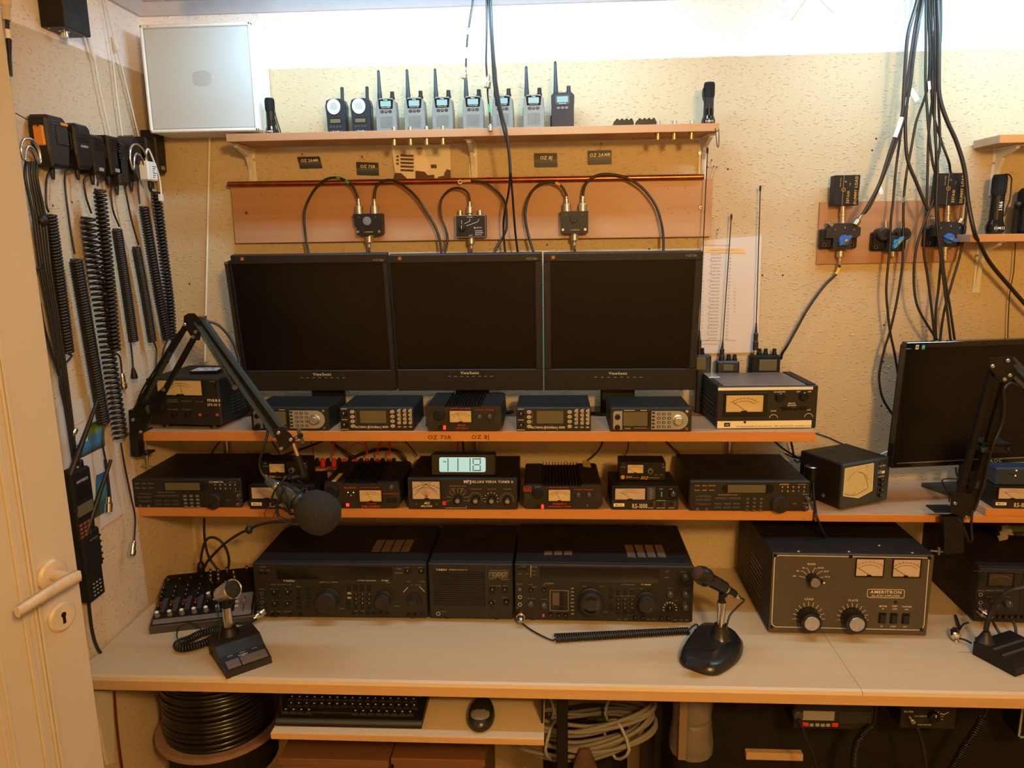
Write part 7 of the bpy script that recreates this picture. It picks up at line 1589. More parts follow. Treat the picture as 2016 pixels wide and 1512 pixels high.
tag(MB().ball((0, 0, 0), .009, 'cable', 12, 7, (1, .8, 1.2)).obj('cable_knot', None, onY(490, 1043, -.272)), 'black knot in the cable hanging below the middle shelf', 'knot')

# ================================================================= BOOM ARMS
def spring(mb, a, b_, r, n, wr=.0007, seg=6):
    mb.tube(coil_pts([a, (Vector(a)+Vector(b_))/2, b_], r, n, seg), wr, 'steel_blue_lit', 4, 1)
def P3(px, py, Y): return onY(px, py, Y)
t = thing('microphone_boom', 'black spring boom arm clamped to the left shelf end, holding the foam microphone', 'boom arm', P3(272, 850, -.262)); O = Vector(t.location)
def q_(px, py, Y): return P3(px, py, Y)-O
YA = -.262; YE = -.30; YW = -.40
b = MB(); beam(b, q_(266, 806, YA), q_(271, 897, YA), .020, .022, 'black'); b.obj('clamp_column', t)
b = MB(); a = q_(282, 894, YA); b.bb(a+Vector((-.010, -.006, -.002)), a+Vector((.014, .03, .003)), 'black', .001); b.bb(Vector((a.x-.024, -.01, Z1+.0006-O.z)), Vector((a.x+.006, .045, Z1+.004-O.z)), 'black', .001); b.obj('clamp_jaw', t)
b = MB(); a = q_(285, 860, YA+.03); b.cyl((a.x, a.y, Z1-.027-O.z), (a.x, a.y, q_(285, 917, YA+.03).z), .0026, 'silver', n=10); z_ = q_(285, 917, YA+.03).z; b.cyl((a.x-.016, a.y, z_+.001), (a.x+.016, a.y-.006, z_-.001), .0016, 'silver', n=8); b.obj('clamp_screw', t)
def plate(mb, pts, Y, th, m='black', Y2=None):
    P = [q_(x_, y_, Y) for x_, y_ in pts]; Q = [p+Vector((0, th, 0)) for p in P]; n = len(P)
    return mb.add(P+Q, [tuple(range(n)), tuple(range(2*n-1, n-1, -1))]+[(i, (i+1) % n, (i+1) % n+n, i+n) for i in range(n)], m)
b = MB(); plate(b, ((262, 826), (264, 808), (272, 798), (283, 800), (290, 815), (288, 842), (276, 856), (264, 850)), YA-.012, .003); plate(b, ((262, 826), (264, 808), (272, 798), (283, 800), (290, 815), (288, 842), (276, 856), (264, 850)), YA+.012, .003); b.obj('lower_plate', t)
b = MB(); beam(b, q_(268, 806, YA), q_(366, 642, YE), .0095, .012, 'black'); b.obj('rear_bar', t)
b = MB(); beam(b, q_(286, 838, YA-.004), q_(384, 662, YE-.004), .010, .012, 'black'); b.obj('front_bar', t)
b = MB(); beam(b, q_(274, 806, YA+.012), q_(338, 690, YE+.010), .0085, .010, 'black'); beam(b, q_(278, 802, YA-.010), q_(327, 764, YA-.016), .009, .010, 'black'); b.obj('link_bar', t)
b = MB(); spring(b, q_(281, 796, YA-.004), q_(336, 694, YE), .0038, 46); b.obj('spring', t)
b = MB(); b.cyl(q_(322, 766, YA-.028), q_(322, 766, YA+.004), .0055, 'black'); b.obj('bar_pin', t)
pe = ((361, 640), (362, 622), (370, 617), (382, 617), (391, 626), (397, 650), (392, 670), (381, 670))
b = MB(); plate(b, pe, YE-.014, .003); plate(b, pe, YE+.012, .003); b.obj('elbow_plate', t)
bolt = MB().lathe([(.0042, 0), (.0042, .0015), (.0032, .003)], (0, 0, 0), (0, -1, 0), 'silver', 12).mesh('bolt')
rep('bolt', bolt, t, [q_(363.5, 639, YE-.014), q_(380, 663, YE-.014), q_(385, 653.5, YE-.014), q_(262, 826.5, YA-.012), q_(277, 850, YA-.012)])
pin = MB().cyl((-.008, 0, 0), (.008, 0, 0), .0034, 'silver', n=12).mesh('elbow_pin'); rep('elbow_pin', pin, t, [q_(374, 624, YE-.004), q_(399, 624, YE-.004)])
b = MB(); beam(b, q_(397, 625, YE), q_(556, 842, YW), .0075, .012, 'steel_blue_lit', bev=.001); b.obj('upper_bar', t); b = MB(); beam(b, q_(388, 634, YE-.004), q_(543, 860, YW-.004), .0070, .012, 'steel_blue_lit'); b.obj('lower_bar', t)
b = MB(); beam(b, q_(392, 630, YE+.004), q_(549, 851, YW+.004), .011, .006, 'black'); b.obj('channel', t)
b = MB(); spring(b, q_(383, 634, YE-.010), q_(462, 763, YE-.055), .0040, 70); b.obj('spring', t); b = MB(); spring(b, q_(404, 630, YE+.004), q_(462, 712, YE-.040), .0040, 50); b.obj('spring', t)
b = MB(); b.cyl(q_(462, 763, YE-.062), q_(462, 763, YE-.035), .0055, 'black'); b.obj('bar_pin', t)
pw = ((536, 846), (547, 841), (557, 843), (572, 855), (581, 870), (561, 887), (551, 887), (545, 868))
b = MB(); plate(b, pw, YW-.012, .003); plate(b, pw, YW+.010, .003); b.obj('wrist_plate', t); rep('bolt', bolt, t, [q_(548.5, 852, YW-.012), q_(572.5, 865.5, YW-.012), q_(554, 882.5, YW-.012)])
b = MB(); b.cyl(q_(574, 866, YW-.002), q_(592, 858, YW-.004), .004, 'silver'); b.box(q_(591, 858, YW-.004), (.010, .012, .010), 'black', .002); b.box(q_(588.5, 848, YW-.004), (.009, .004, .014), 'steel_blue_lit', .002); b.box(q_(595, 868, YW-.004), (.009, .004, .014), 'steel_blue_lit', .002); b.obj('wing_knob', t)
b = MB(); beam(b, q_(577, 862, YW-.002), q_(575, 874, YW-.002), .009, .003, 'brass_chrome'); b.cyl(q_(577, 872, YW-.002), q_(587, 900, YW-.002), .0044, 'brass_chrome', n=14); b.obj('rod', t)
b = MB(); b.cyl(q_(585, 897, YW-.002), q_(595, 928, YW-.002), .0085, 'black', .0075, n=16); b.cyl(q_(594, 926, YW), q_(597, 938, YW), .010, 'black', n=12); b.obj('rod_socket', t)
MB().tube([q_(x_, y_, YE+dy) for x_, y_, dy in ((405, 632, 0), (430, 640, .01), (455, 668, .01), (468, 700, 0), (474, 730, -.02), (490, 765, -.05), (515, 815, -.08), (527, 848, -.09), (517, 886, -.10), (511, 913, -.10), (516, 932, -.10), (527, 943, -.10))], .0030, 'cable', 8).obj('microphone_lead', t)
MB().tube([q_(x_, y_, YA-.008+dy) for x_, y_, dy in ((268, 800, 0), (280, 768, 0), (305, 728, -.01), (325, 696, -.02), (345, 664, -.03), (362, 644, -.03))], .0024, 'cable', 6).obj('arm_lead', t)
# microphone in its cradle
YM = -.405; ma = onY(528, 946, YM); mb_ = onY(690, 1050, YM-.035); axm = (onY(640, 1018, YM-.03)-onY(545, 957, YM)).normalized()
t = thing('boom_microphone', 'large microphone with round black foam windscreen hanging from the boom arm', 'microphone', ma); 
MB().lathe([(.0075, -.004), (.0100, .010), (.0105, .020)], (0, 0, 0), axm, 'steel_blue_lit', 20).obj('cable_boot', t); MB().lathe([(.0112, .020), (.0118, .024), (.0112, .030)], (0, 0, 0), axm, 'chrome', 22).obj('collar', t)
MB().lathe([(.0105, .030), (.0185, .036), (.0200, .046), (.0200, .075), (.0170, .082), (.0170, .115)], (0, 0, 0), axm, 'steel_dark', 28).obj('body', t)
fc = axm*.128
MB().slathe([(.010, -.040), (.028, -.036), (.040, -.022), (.0460, .000), (.0450, .020), (.0380, .038), (.022, .050), (.004, .054)], fc, axm, 'foam', 36).obj('windscreen', t)
t2 = thing('shock_mount', 'black wire cradle with elastic cords around the boom microphone', 'mount', ma)
u_, v_ = basis(axm)
for i, (s_, r) in enumerate(((.040, .036), (.085, .034))): MB().tube([axm*s_+(u_*math.cos(k*math.pi/10)+v_*math.sin(k*math.pi/10))*r for k in range(20)], .0022, 'black', 6, 1, closed=True).obj('ring', t2)
for k in range(6):
    a = k*math.pi/3+.2; MB().tube([axm*.040+(u_*math.cos(a)+v_*math.sin(a))*.036, axm*.062+(u_*math.cos(a+.5)+v_*math.sin(a+.5))*.0215, axm*.085+(u_*math.cos(a+1)+v_*math.sin(a+1))*.034], .0014, 'rubber', 5, 4).obj('elastic', t2)
for k in range(4):
    a = k*math.pi/2+.6; MB().cyl(axm*.040+(u_*math.cos(a)+v_*math.sin(a))*.036, axm*.085+(u_*math.cos(a)+v_*math.sin(a))*.034, .002, 'black', n=6).obj('rib', t2)
MB().cyl(onY(596, 936, YW)-ma, axm*.060+Vector((.004, 0, .036)), .006, 'black', n=10).obj('stem', t2)
MB().tube([onY(x_, y_, YM-.03)-ma for x_, y_ in ((560, 962), (548, 985), (545, 1005), (552, 1020), (568, 1026), (582, 1022))], .0032, 'cable', 8).obj('hanging_cord', t2); MB().tube([onY(x_, y_, YM-.02)-ma for x_, y_ in ((541, 988), (526, 1001), (521, 1013), (527, 1022), (536, 1020), (544, 1004), (550, 990))], .0010, 'print_maroon', 5).obj('thin_cord', t2)
MB().tube([onY(x_, y_, YM-.025)-ma for x_, y_ in ((556, 990), (572, 1008), (590, 1020), (575, 1030), (560, 1040))], .0022, 'cable', 6).obj('hanging_cord', t2)

# right boom arm
t = thing('microphone_boom', 'black boom arm clamped to the right shelf in front of the wide monitor', 'boom arm', P3(1872, 1020, -.285)); O = Vector(t.location); YA = -.287; YE = -.33
b = MB(); beam(b, q_(1873, 1015, YA), q_(1874, 1086, YA), .042, .020, 'black'); b.obj('clamp_column', t)
b = MB(); a = q_(1850, 1008, YA); b.bb(Vector((a.x-.012, -.004, Z3+.0186-O.z)), Vector((a.x+.04, .040, Z3+.023-O.z)), 'black', .002); b.obj('clamp_jaw', t)
b = MB(); b.cyl(q_(1831, 1084, YA), q_(1862, 1087, YA), .0022, 'silver', n=8); b.box(q_(1848, 1085, YA), (.006, .006, .018), 'silver', .001); b.obj('clamp_screw', t)
pl2 = ((1875, 968), (1915, 972), (1921, 990), (1908, 1022), (1870, 1010)); b = MB(); plate(b, pl2, YA-.014, .003); plate(b, pl2, YA+.012, .003); b.obj('lower_plate', t)
b = MB(); beam(b, q_(1882, 1000, YA), q_(1954, 722, YE), .012, .012, 'black'); b.obj('rear_bar', t); b = MB(); beam(b, q_(1909, 1004, YA-.002), q_(1982, 745, YE-.002), .016, .012, 'black'); b.obj('front_bar', t)
pe2 = ((1946, 722), (1950, 705), (1993, 702), (2002, 716), (1999, 740), (1984, 756), (1970, 752)); b = MB(); plate(b, pe2, YE-.014, .003); plate(b, pe2, YE+.012, .003); b.obj('elbow_plate', t)
rep('bolt', bolt, t, [q_(1954, 721, YE-.014), q_(1984, 710, YE-.014), q_(1977.5, 747, YE-.014), q_(1988, 739, YE-.014), q_(1880, 991, YA-.014), q_(1903.5, 1018, YA-.014)])
b = MB(); beam(b, q_(1992, 706, YE), q_(2060, 775, YE-.05), .008, .012, 'black'); b.obj('upper_bar', t); b = MB(); beam(b, q_(1990, 738, YE), q_(2060, 805, YE-.05), .008, .012, 'black'); b.obj('lower_bar', t); b = MB(); spring(b, q_(1990, 712, YE-.006), q_(2050, 778, YE-.05), .0042, 36); b.obj('spring', t); b = MB(); spring(b, q_(1938, 895, YA-.014), q_(1922, 960, YA-.014), .0045, 30); b.obj('spring', t)
MB().tube([q_(x_, y_, YE+dy) for x_, y_, dy in ((2030, 775, -.02), (2000, 756, -.02), (1985, 756, -.02), (1976, 770, -.02), (1977, 800, -.01), (1972, 835, 0), (1957, 872, 0), (1948, 900, .01), (1938, 950, .02), (1920, 1000, .03), (1914, 1010, .03), (1912, 1040, .03), (1914, 1060, .04), (1908, 1066, .05), (1897, 1040, .04), (1887, 1022, .03))], .0028, 'cable', 7).obj('arm_lead', t)
MB().bb(q_(1940, 872, YA-.03), q_(1956, 879, YA+.01), 'rubber', .001).obj('cable_tie', t)
# ================================================================= LEFT WALL
XM = XL+.030
def lp(px, py, X=XM): return onX(px, py, X)
def walltube(mb, pts, r, m, O, n=7, X=XM): return mb.tube([lp(*(list(q)+[X])[:3])-O for q in pts], r, m, n)
def handmic(lab, cx, cy, hpx, wid, m='black', shape=0, cord=None, lead_=None, tail=None, cr=.0085, turns=45, endplug=None, detail=None, wr=.0021):
    """hand microphone hanging on the wall with its coiled cord"""
    c = lp(cx, cy); k = (c-CAM).dot(CF)/FPX; H_ = hpx*k
    t = thing('hand_microphone', lab, 'microphone', (XL+.004, c.y, c.z), math.pi/2, 'hand microphones hanging in a row on the left wall')
    b = MB(); P = [(-wid*.36, -H_*.5), (wid*.36, -H_*.5), (wid*.46, -H_*.2), (wid*.5, H_*.2), (wid*.46, H_*.44), (wid*.36, H_*.5), (-wid*.36, H_*.5), (-wid*.46, H_*.44), (-wid*.5, H_*.2), (-wid*.46, -H_*.2)]
    if shape == 1: P = [(wid*.5*math.cos(a)*(1 if math.sin(a) > -.2 else .75), H_*.5*math.sin(a)) for a in [2*math.pi*i/16 for i in range(16)]]
    if shape == 2: P = [(-wid*.42, -H_*.5), (wid*.42, -H_*.5), (wid*.5, H_*.1), (wid*.5, H_*.5), (-wid*.5, H_*.5), (-wid*.5, H_*.1)]
    body(b, P, .036, m, .005); b.obj('body', t)
    b = MB()
    if shape != 1:
        for i in range(6): b.box((0, -.0364, H_*(.12+.055*i)), (wid*.6, .0012, H_*.018), 'black_gloss')
        o = b.obj('grille', t); o['kind'] = 'stuff'
    else: b.lathe([(wid*.3, 0), (wid*.26, .004)], (0, -.036, 0), (0, -1, 0), 'panel', 20); b.obj('speaker_disc', t)
    MB().bb((-wid*.5-.004, -.030, -H_*.1), (-wid*.42, -.010, H_*.28), 'orange' if detail == 'orange' else 'black_gloss', .002).obj('talk_key', t)
    if detail == 'orange': MB().bb((-wid*.1, -.0385, -H_*.05), (wid*.42, -.034, H_*.32), 'panel', .001).bb((wid*.15, -.0392, H_*.33), (wid*.45, -.035, H_*.39), 'orange', .001).obj('front_plate', t)
    if detail and detail != 'orange': b = MB(); text(b, detail, (0, -.0366, -H_*.02), .0042, 'print_white', bold=1); b.obj('lettering', t)
    if detail == 'tag' or shape == 2: MB().bb((-wid*.18, -.0375, -H_*.42), (wid*.18, -.035, -H_*.33), 'mid_grey').obj('badge', t)
    O = Vector(t.location); t3 = t; RZ = (0, 0, -math.pi/2)
    st = Vector((XM-.012, c.y, c.z-H_*.5))-O
    MB().lathe([(.0055, .004), (.0045, -.012), (.003, -.022)][::1], st, (0, 0, 1), 'rubber', 10).obj('strain_relief', t3, rot=RZ)
    walltube_pts = [st]+[lp(*q)-O for q in lead_]
    MB().tube(walltube_pts, wr, 'cable', 7).obj('lead', t3, rot=RZ)
    A_ = [lp(*q)-O for q in cord]
    MB().tube(coil_pts(A_, cr*1.08, turns, 8), wr*1.6, 'cable', 5, 1).obj('coil', t3, rot=RZ)
    if tail: MB().tube([lp(*q)-O for q in tail], wr, 'cable', 7).obj('tail', t3, rot=RZ)
    if endplug:
        a, b2 = lp(*endplug[0])-O, lp(*endplug[1])-O; L_ = (b2-a).length; d = (b2-a).normalized()
        if endplug[2] == 'rj': MB().slathe([(.003, 0), (.0075, L_*.5), (.0075, L_*.7)], a, d, 'black', 10).box(a+d*L_*.85, (.007, .010, L_*.3), 'plastic_clear').obj('plug', t3, rot=RZ)
        else: MB().lathe([(.0045, 0), (.0062, L_*.2), (.0068, L_*.6), (.0088, L_*.62), (.0088, L_*.85), (.0065, L_)], a, d, 'chrome', 18).obj('plug', t3, rot=RZ)
handmic('big grey hand microphone with orange key, leftmost of the row', 107, 280, 98, .066, 'panel', 0, [(98, 423), (116, 560), (133, 695)], [(92, 352), (91, 400), (96, 418)], [(135, 697), (141, 700), (136, 708), (125, 718)], .0095, 44, detail='orange')
handmic('black hand microphone with white lettering, second of the row', 157, 289, 84, .056, 'black', 0, [(149, 512), (176, 670), (204, 834)], [(128, 345), (137, 440), (147, 500)], [(205, 836), (203, 860), (203, 880), (208, 906)], .0098, 62, detail='ALINCO')
handmic('slim black hand microphone with ribbed face, third of the row', 187, 305, 74, .044, 'black', 2, [(172, 428), (184, 520), (205, 640), (238, 862)], [(166, 352), (169, 386), (180, 420)], [(238, 872), (246, 920), (258, 979), (266, 1019), (264, 1068)], .0125, 42, ((263, 1064), (259, 1095), 'din'))
handmic('boxy black hand microphone, fourth of the row', 219, 307, 74, .044, 'black', 2, [(196, 373, XM+.022), (212, 530, XM+.022), (226, 692, XM+.022)], [(196, 352), (192, 366)], [(224, 694), (236, 703), (240, 737)], .0098, 40, ((240, 735), (243, 766), 'din'))
handmic('ribbed black hand microphone tapering downwards, fifth of the row', 234, 322, 82, .044, 'rubber', 0, [(230, 452), (247, 560), (263, 672)], [(219, 372), (222, 412), (235, 446)], [(257, 674), (260, 700), (262, 726)], .0080, 52, ((262, 724), (266, 754), 'rj'))
handmic('round headed black hand microphone next to the carabiner', 262, 312, 88, .050, 'black_gloss2', 1, [(268, 488), (285, 580), (300, 672)], [(247, 366), (258, 430), (273, 482)], [(303, 674), (308, 690), (307, 724)], .0072, 50)
handmic('small black hand microphone under the white speaker, near the corner', 291, 302, 60, .038, 'black', 2, [(283, 408), (300, 510), (316, 600), (330, 668)], [(272, 350), (275, 402)], [(330, 668), (322, 690), (318, 714)], .0088, 50)
handmic('rightmost black hand microphone in the corner below the white speaker', 310, 300, 80, .044, 'black', 2, [(307, 378), (322, 500), (334, 600), (338, 668)], [(300, 352), (303, 372)], [(338, 668), (336, 690), (330, 715)], .0095, 44)
# carabiners, cable bundle, white adapter
for px, py, s_, lab in ((60, 297, 1.0, 'silver carabiner holding thin black cables at the left end of the row'), (273, 312, 1.15, 'silver carabiner beside the white adapter')):
    c = lp(px, py, XM+.022); k = (c-CAM).dot(CF)/FPX*s_
    tag(MB().tube([(0, a*k, z*k) for a, z in ((-24, -18), (-26, 4), (-14, 20), (8, 22), (24, 8), (26, -14), (20, -20), (10, 2), (-4, 8), (-14, -2), (-18, -16))], .0026, 'chrome', 8, closed=True).obj('carabiner', None, c), lab, 'carabiner')
t = thing('cable_bundle', 'bundle of thin black cables hanging from the carabiner down the left wall', 'cables', lp(60, 320)); O = Vector(t.location)
for i in range(5):
    d = i*5.2; MB().tube([lp(*q)-O for q in ((52+d, 318), (54+d*.9+(i == 0)*-4, 350), (66+d*1.1, 430), (80+d*.95, 530), (97+d*.8, 620), (112+d*.7, 706), (121+d*.6-(6 if i == 1 else 0), 760), (134+d*.45, 840), (145+d*.2, 915))], .0022 if i % 2 else .0030, 'cable', 6).obj('cable', t)
MB().ball(lp(82, 434)-O, .012, 'rubber', 12, 7).obj('knot', t); MB().tube([lp(82, 520)-O, lp(86, 526)-O, lp(76, 528)-O, lp(70, 532)-O], .003, 'rubber', 6).obj('cable_tie', t)
MB().tube([lp(79, 597, XM+.002)-O, lp(86, 640)-O, lp(101, 690)-O, lp(116, 740)-O], .0026, 'cable', 6).obj('cable', t)
a = lp(145, 852)-O; MB().lathe([(.004, -.006), (.006, 0), (.006, .008), (.004, .010)], a, (.3, .6, 1), 'chrome', 12).obj('plug', t)
a, b_ = lp(277, 316, XM+.02), lp(306, 358, XM+.02); c = (a+b_)/2
t = thing('adapter_box', 'small white adapter with a barcode label hanging among the hand microphones', 'adapter', c); hh = (a.z-b_.z)/2
MB().bb((-.012, -.021, -hh), (.012, .021, hh), 'cable_white', .003).obj('case', t); MB().bb((.0115, -.006, -hh*.75), (.0124, .017, hh*.6), 'label_white').obj('label', t)
b = MB(); [b.bb((.0122, -.003, hh*(.45-.22*i)), (.0128, .014-(i % 3)*.004, hh*(.53-.22*i)), 'print_black') for i in range(6)]; o = b.obj('label_print', t); o['kind'] = 'stuff'
MB().tube([(.0, -.005, hh), (.002, -.004, hh+.02), (.002, .010, hh+.028), (.002, .035, hh*.5), (.002, .045, -hh*.6), (.002, .046, -hh-.03)], .0022, 'cable_white', 7).bb((-.004, .040, -hh-.045), (.004, .052, -hh-.028), 'cable_white', .001).obj('lead', t)
MB().lathe([(.0045, 0), (.005, -.016), (.002, -.026)], (0, .002, -hh), (0, 0, 1), 'black', 10).tube([(0, .002, -hh-.02), (0, .004, -hh-.09), (.0, .03, -hh-.22)], .0012, 'cable', 5).obj('lower_lead', t)
# white cables from the ceiling
for lab, pts, bx in (('left thin white cable from the ceiling with a white inline plug', [(160, -30), (162, 0), (169, 58), (178, 95), (187, 122), (196, 172), (217, 268)], ((169, 60), (186, 118), .0045)), ('middle thin white cable hanging from the ceiling behind the hand microphones', [(201, -30), (203, 0), (220, 103), (230, 189), (242, 275)], None), ('right thin white cable from the ceiling with a small white box', [(205, -30), (208, 0), (224, 69), (232, 103), (241, 137), (275, 276)], ((224, 70), (232, 102), .0065))):
    O = lp(*pts[0], XL+.012); t = thing('white_cable', lab, 'cable', O); MB().tube([lp(*q, XL+.012)-O for q in pts], .0017, 'cable_white', 6).obj('cable', t)
    if bx: a, b_ = lp(*bx[0], XL+.012)-O, lp(*bx[1], XL+.012)-O; MB().lathe([(bx[2]*.7, 0), (bx[2], .006), (bx[2], (b_-a).length-.006), (bx[2]*.7, (b_-a).length)], a, b_-a, 'cable_white', 8).obj('inline_plug', t)
# black box with coax socket
a, b_ = lp(80, 53, XL+.002), lp(146, 68, XL+.05)
t = thing('filter_box', 'black metal box with a coax socket below, high on the left wall', 'box', (XL+.002, a.y, a.z))
MB().bb((0, 0, 0), (.050, .085, .13), 'black', .0015).obj('case', t); MB().lathe([(.010, .0), (.010, -.002), (.0075, -.0025), (.0075, -.012)], (.028, .030, 0), (0, 0, 1), 'chrome', 16).obj('socket', t); rep('screw', MB().lathe([(.002, 0), (.0018, -.001)], (0, 0, 0), (0, 0, 1), 'silver', 8).mesh('screw'), t, [(.01, .01, 0), (.04, .075, 0)])
O = onX(12, -20, XL+.06); t = thing('coax_plug', 'cream coax plug with a tapering black cable at the left edge above the door', 'plug', O); E_ = [onX(*q, XL+.06)-O for q in ((12, 0), (14, 38), (15, 58), (17, 78), (21, 150))]
MB().lathe([(.0085, 0), (.0085, .02), (.0065, .024), (.0065, .045)], E_[0]+Vector((0, 0, .01)), E_[1]-E_[0], 'door_handle', 14).obj('shell', t); MB().tube(E_[1:], .0035, 'cable', 8).obj('cable', t); MB().lathe([(.0042, 0), (.0042, .015)], E_[2], E_[3]-E_[2], 'label_white', 10).obj('tape', t); MB().cyl(E_[3], E_[4], .005, 'black', .001).obj('tip', t)
tag(MB().cyl(onX(31, 223, XM), onX(76, 248, XM), .0009, 'black', n=5).obj('wire', None), 'short thin wire pointing left from the orange keyed hand microphone', 'wire')
# laminated poster and hung radios
def quad(name, pts, X, m, O=None, par=None, th=.0012):
    P = [onX(*q, X) for q in pts]; O2 = O or P[0]; b = MB(); n = len(P); b.add([p-O2 for p in P]+[p-O2-Vector((th, 0, 0)) for p in P], [tuple(range(n)), tuple(range(2*n-1, n-1, -1))]+[(i, (i+1) % n, (i+1) % n+n, i+n) for i in range(n)], m)
    return b.obj(name, par) if par else (b, P[0])
t = thing('poster', 'laminated white sheet with two landscape pictures low on the left wall', 'poster', onX(95, 808, XL+.0035)); O = Vector(t.location)
zz1 = [onX(200, y_, XL).z-O.z for y_ in (1015, 990, 960, 935, 905, 880, 862, 852, 838, 822)]
paint('poster_photo', list(zip(zz1, ((.05, .09, .05), (.03, .10, .08), (.06, .25, .30), (.03, .10, .35), (.10, .10, .10), (.03, .04, .03), (.05, .22, .45), (.04, .20, .42), (.15, .28, .03), (.02, .03, .02)))), noise=.16, nscale=45)
quad('sheet', ((95, 808), (215, 764), (246, 1010), (120, 1092)), XL+.0035, 'laminate', O, t)
quad('picture', ((171, 838), (204, 822), (207, 878), (147, 908), (150, 868), (172, 862)), XL+.0045, 'poster_photo', O, t); quad('picture', ((190, 936), (211, 926), (222, 1000), (187, 1020)), XL+.0045, 'poster_photo', O, t)
quad('photo_band', ((150, 868), (172, 860), (173, 868), (151, 876)), XL+.0048, 'box_white', O, t); quad('photo_band', ((146, 836), (166, 826), (166, 829), (146, 839)), XL+.0048, 'label_tan', O, t)
def hung(lab, x0, y0, x1, y1, ant, kx, ky, extra):
    a, b_ = onX(x0, y0, XL+.03), onX(x1, y1, XL+.03); t = thing('handheld_radio', lab, 'radio', (XL+.006, a.y, b_.z), math.pi/2); W_ = b_.y-a.y; H_ = a.z-b_.z
    MB().bb((0, -.036, H_*.42), (W_, 0, H_), 'black_matte', .004).bb((.004, -.034, 0), (W_-.004, -.002, H_*.45), 'black_matte', .003).obj('case', t)
    f = lambda X_, Y_: (onX(X_, Y_, XL+.042).y-a.y, onX(X_, Y_, XL+.042).z-b_.z)
    MB().lathe([(.0075, 0), (.0075, .012), (.006, .014)], (*f(kx, ky+10)[:1], -.018, H_-.001), (0, 0, 1), 'black', 14).obj('knob', t)
    p, q = Vector((f(*ant[0])[0], -.030, H_-.004)), Vector((f(*ant[1])[0], -.050, f(*ant[1])[1])); MB().slathe([(.0070, 0), (.0062, .03), (.0042, (q-p).length*.7), (.0038, (q-p).length)], p, q-p, 'rubber', 12).obj('aerial', t)
    extra(t, W_, H_, f)
def ex1(t, W_, H_, f):
    MB().bb((.006, -.0372, H_*.36), (W_-.008, -.034, H_*.52), 'lcd').obj('display', t)
    rep('button', button_mesh(.010, .0062, .002, 'brick_key', txt='8', tm='mid_cream'), t, [(.011+.0125*i, -.034, H_*.06+.0085*j) for i in range(int((W_-.014)/.0125)) for j in range(4)])
    b = MB(); text(b, 'ANYSECU', (W_*.5, -.0366, H_*.83), .0052, 'print_white', bold=1); b.obj('lettering', t); MB().ball((W_*.7, -.020, H_), .0035, 'orange', 10, 5).obj('top_button', t)
    rep('grille_slat', MB().box((0, 0, 0), (W_*.7, .0012, .0014), 'black_gloss').mesh('grille_slat'), t, [(W_*.5, -.0364, H_*(.60+.035*i)) for i in range(6)])
def ex2(t, W_, H_, f):
    rep('button', MB().box((0, -.0008, 0), (.0055, .0016, .0030), 'print_dim', .0005).mesh('button'), t, [(W_*.30+.011*i, -.0345, H_*.08+.0085*j) for i in range(3) for j in range(4)])
    rep('rib', MB().box((0, 0, 0), (.010, .004, .004), 'black').mesh('rib'), t, [(W_-.004, -.034, H_*(.5+.09*i)) for i in range(5)]); MB().bb((-.0015, -.026, H_*.42), (.001, -.010, H_*.80), 'black_gloss', .001).obj('side_key', t); b = MB(); text(b, 'BAOFENG', (W_*.6, -.0366, H_*.86), .0040, 'print_dim'); b.obj('lettering', t)
mat('brick_key', (.16, .035, .015), .5)
hung('black handheld radio with orange top button hanging beside the door edge', 128, 934, 184, 1046, ((144, 938), (181, 784)), 176, 926, ex1)
hung('black handheld radio with long aerial hanging above the door handle', 150, 1056, 202, 1164, ((176, 1058), (206, 905)), 192, 1040, ex2)
O = lp(207, 905); t = thing('coax_lead', 'short black lead with chrome plug hanging over the lower poster picture', 'cable', O); MB().tube([Vector(), lp(211, 935)-O, lp(216, 980)-O], .0034, 'cable', 7).obj('cable', t); a, b_ = lp(214, 978)-O, lp(213, 1008)-O; MB().lathe([(.0055, 0), (.0060, .012), (.0085, .014), (.0085, (b_-a).length)], a, b_-a, 'chrome', 16).obj('plug', t)
O = lp(173, 1164, XL+.012); t = thing('wall_cable', 'grey-black cable curving down the left wall to the worktop', 'cable', O); MB().tube([lp(*q, XL+.012)-O for q in ((173, 1164), (176, 1200), (182, 1245), (193, 1278), (212, 1300))], .0036, 'cable', 8).obj('cable', t)
O = lp(225, 1362, XL+.02); t = thing('wall_cable', 'thin dark cable hanging below the left end of the worktop', 'cable', O); MB().tube([lp(*q, XL+.02)-O for q in ((225, 1362), (229, 1417), (235, 1472), (243, 1530))], .0026, 'print_maroon', 7).obj('cable', t)

# ================================================================= UNDER THE WORKTOP
ZT = .650
a, b_ = onZ(532, 1444, ZT), onZ(1071, 1455, ZT)
tr = board('keyboard_tray', 'pull-out light wooden tray under the worktop holding keyboard and mouse', (a.x, (a.y+b_.y)/2, ZT-.014), (b_.x, -.12, ZT), 'desk_wood', 'desk_edge', 'tray')
for x in (.004, b_.x-a.x-.006): MB().bb((x, .05, .014), (x+.004, .36, .0645), 'black').obj('runner', tr)
K = Dev('keyboard', 'black full size keyboard with bluish palm edge on the pull-out tray', 'keyboard', (543, 1429), (830, 1435), ZT+.0004); R = K.root; w = K.w; dp = .155
MB().prism([(0, 0), (dp, 0), (dp, .024), (.02, .013), (.004, .010), (0, .006)], 0, w, 'black', axis=0).obj('base', R); MB().slathe([(.0058, 0), (.0062, .004), (.0062, w-.004), (.0058, w)], (0, .006, .0078), (1, 0, 0), 'steel_dark', 12).obj('palm_edge', R)
kp = (w-.016)/17.5
km = MB(); P0, P1 = .0082, .0066
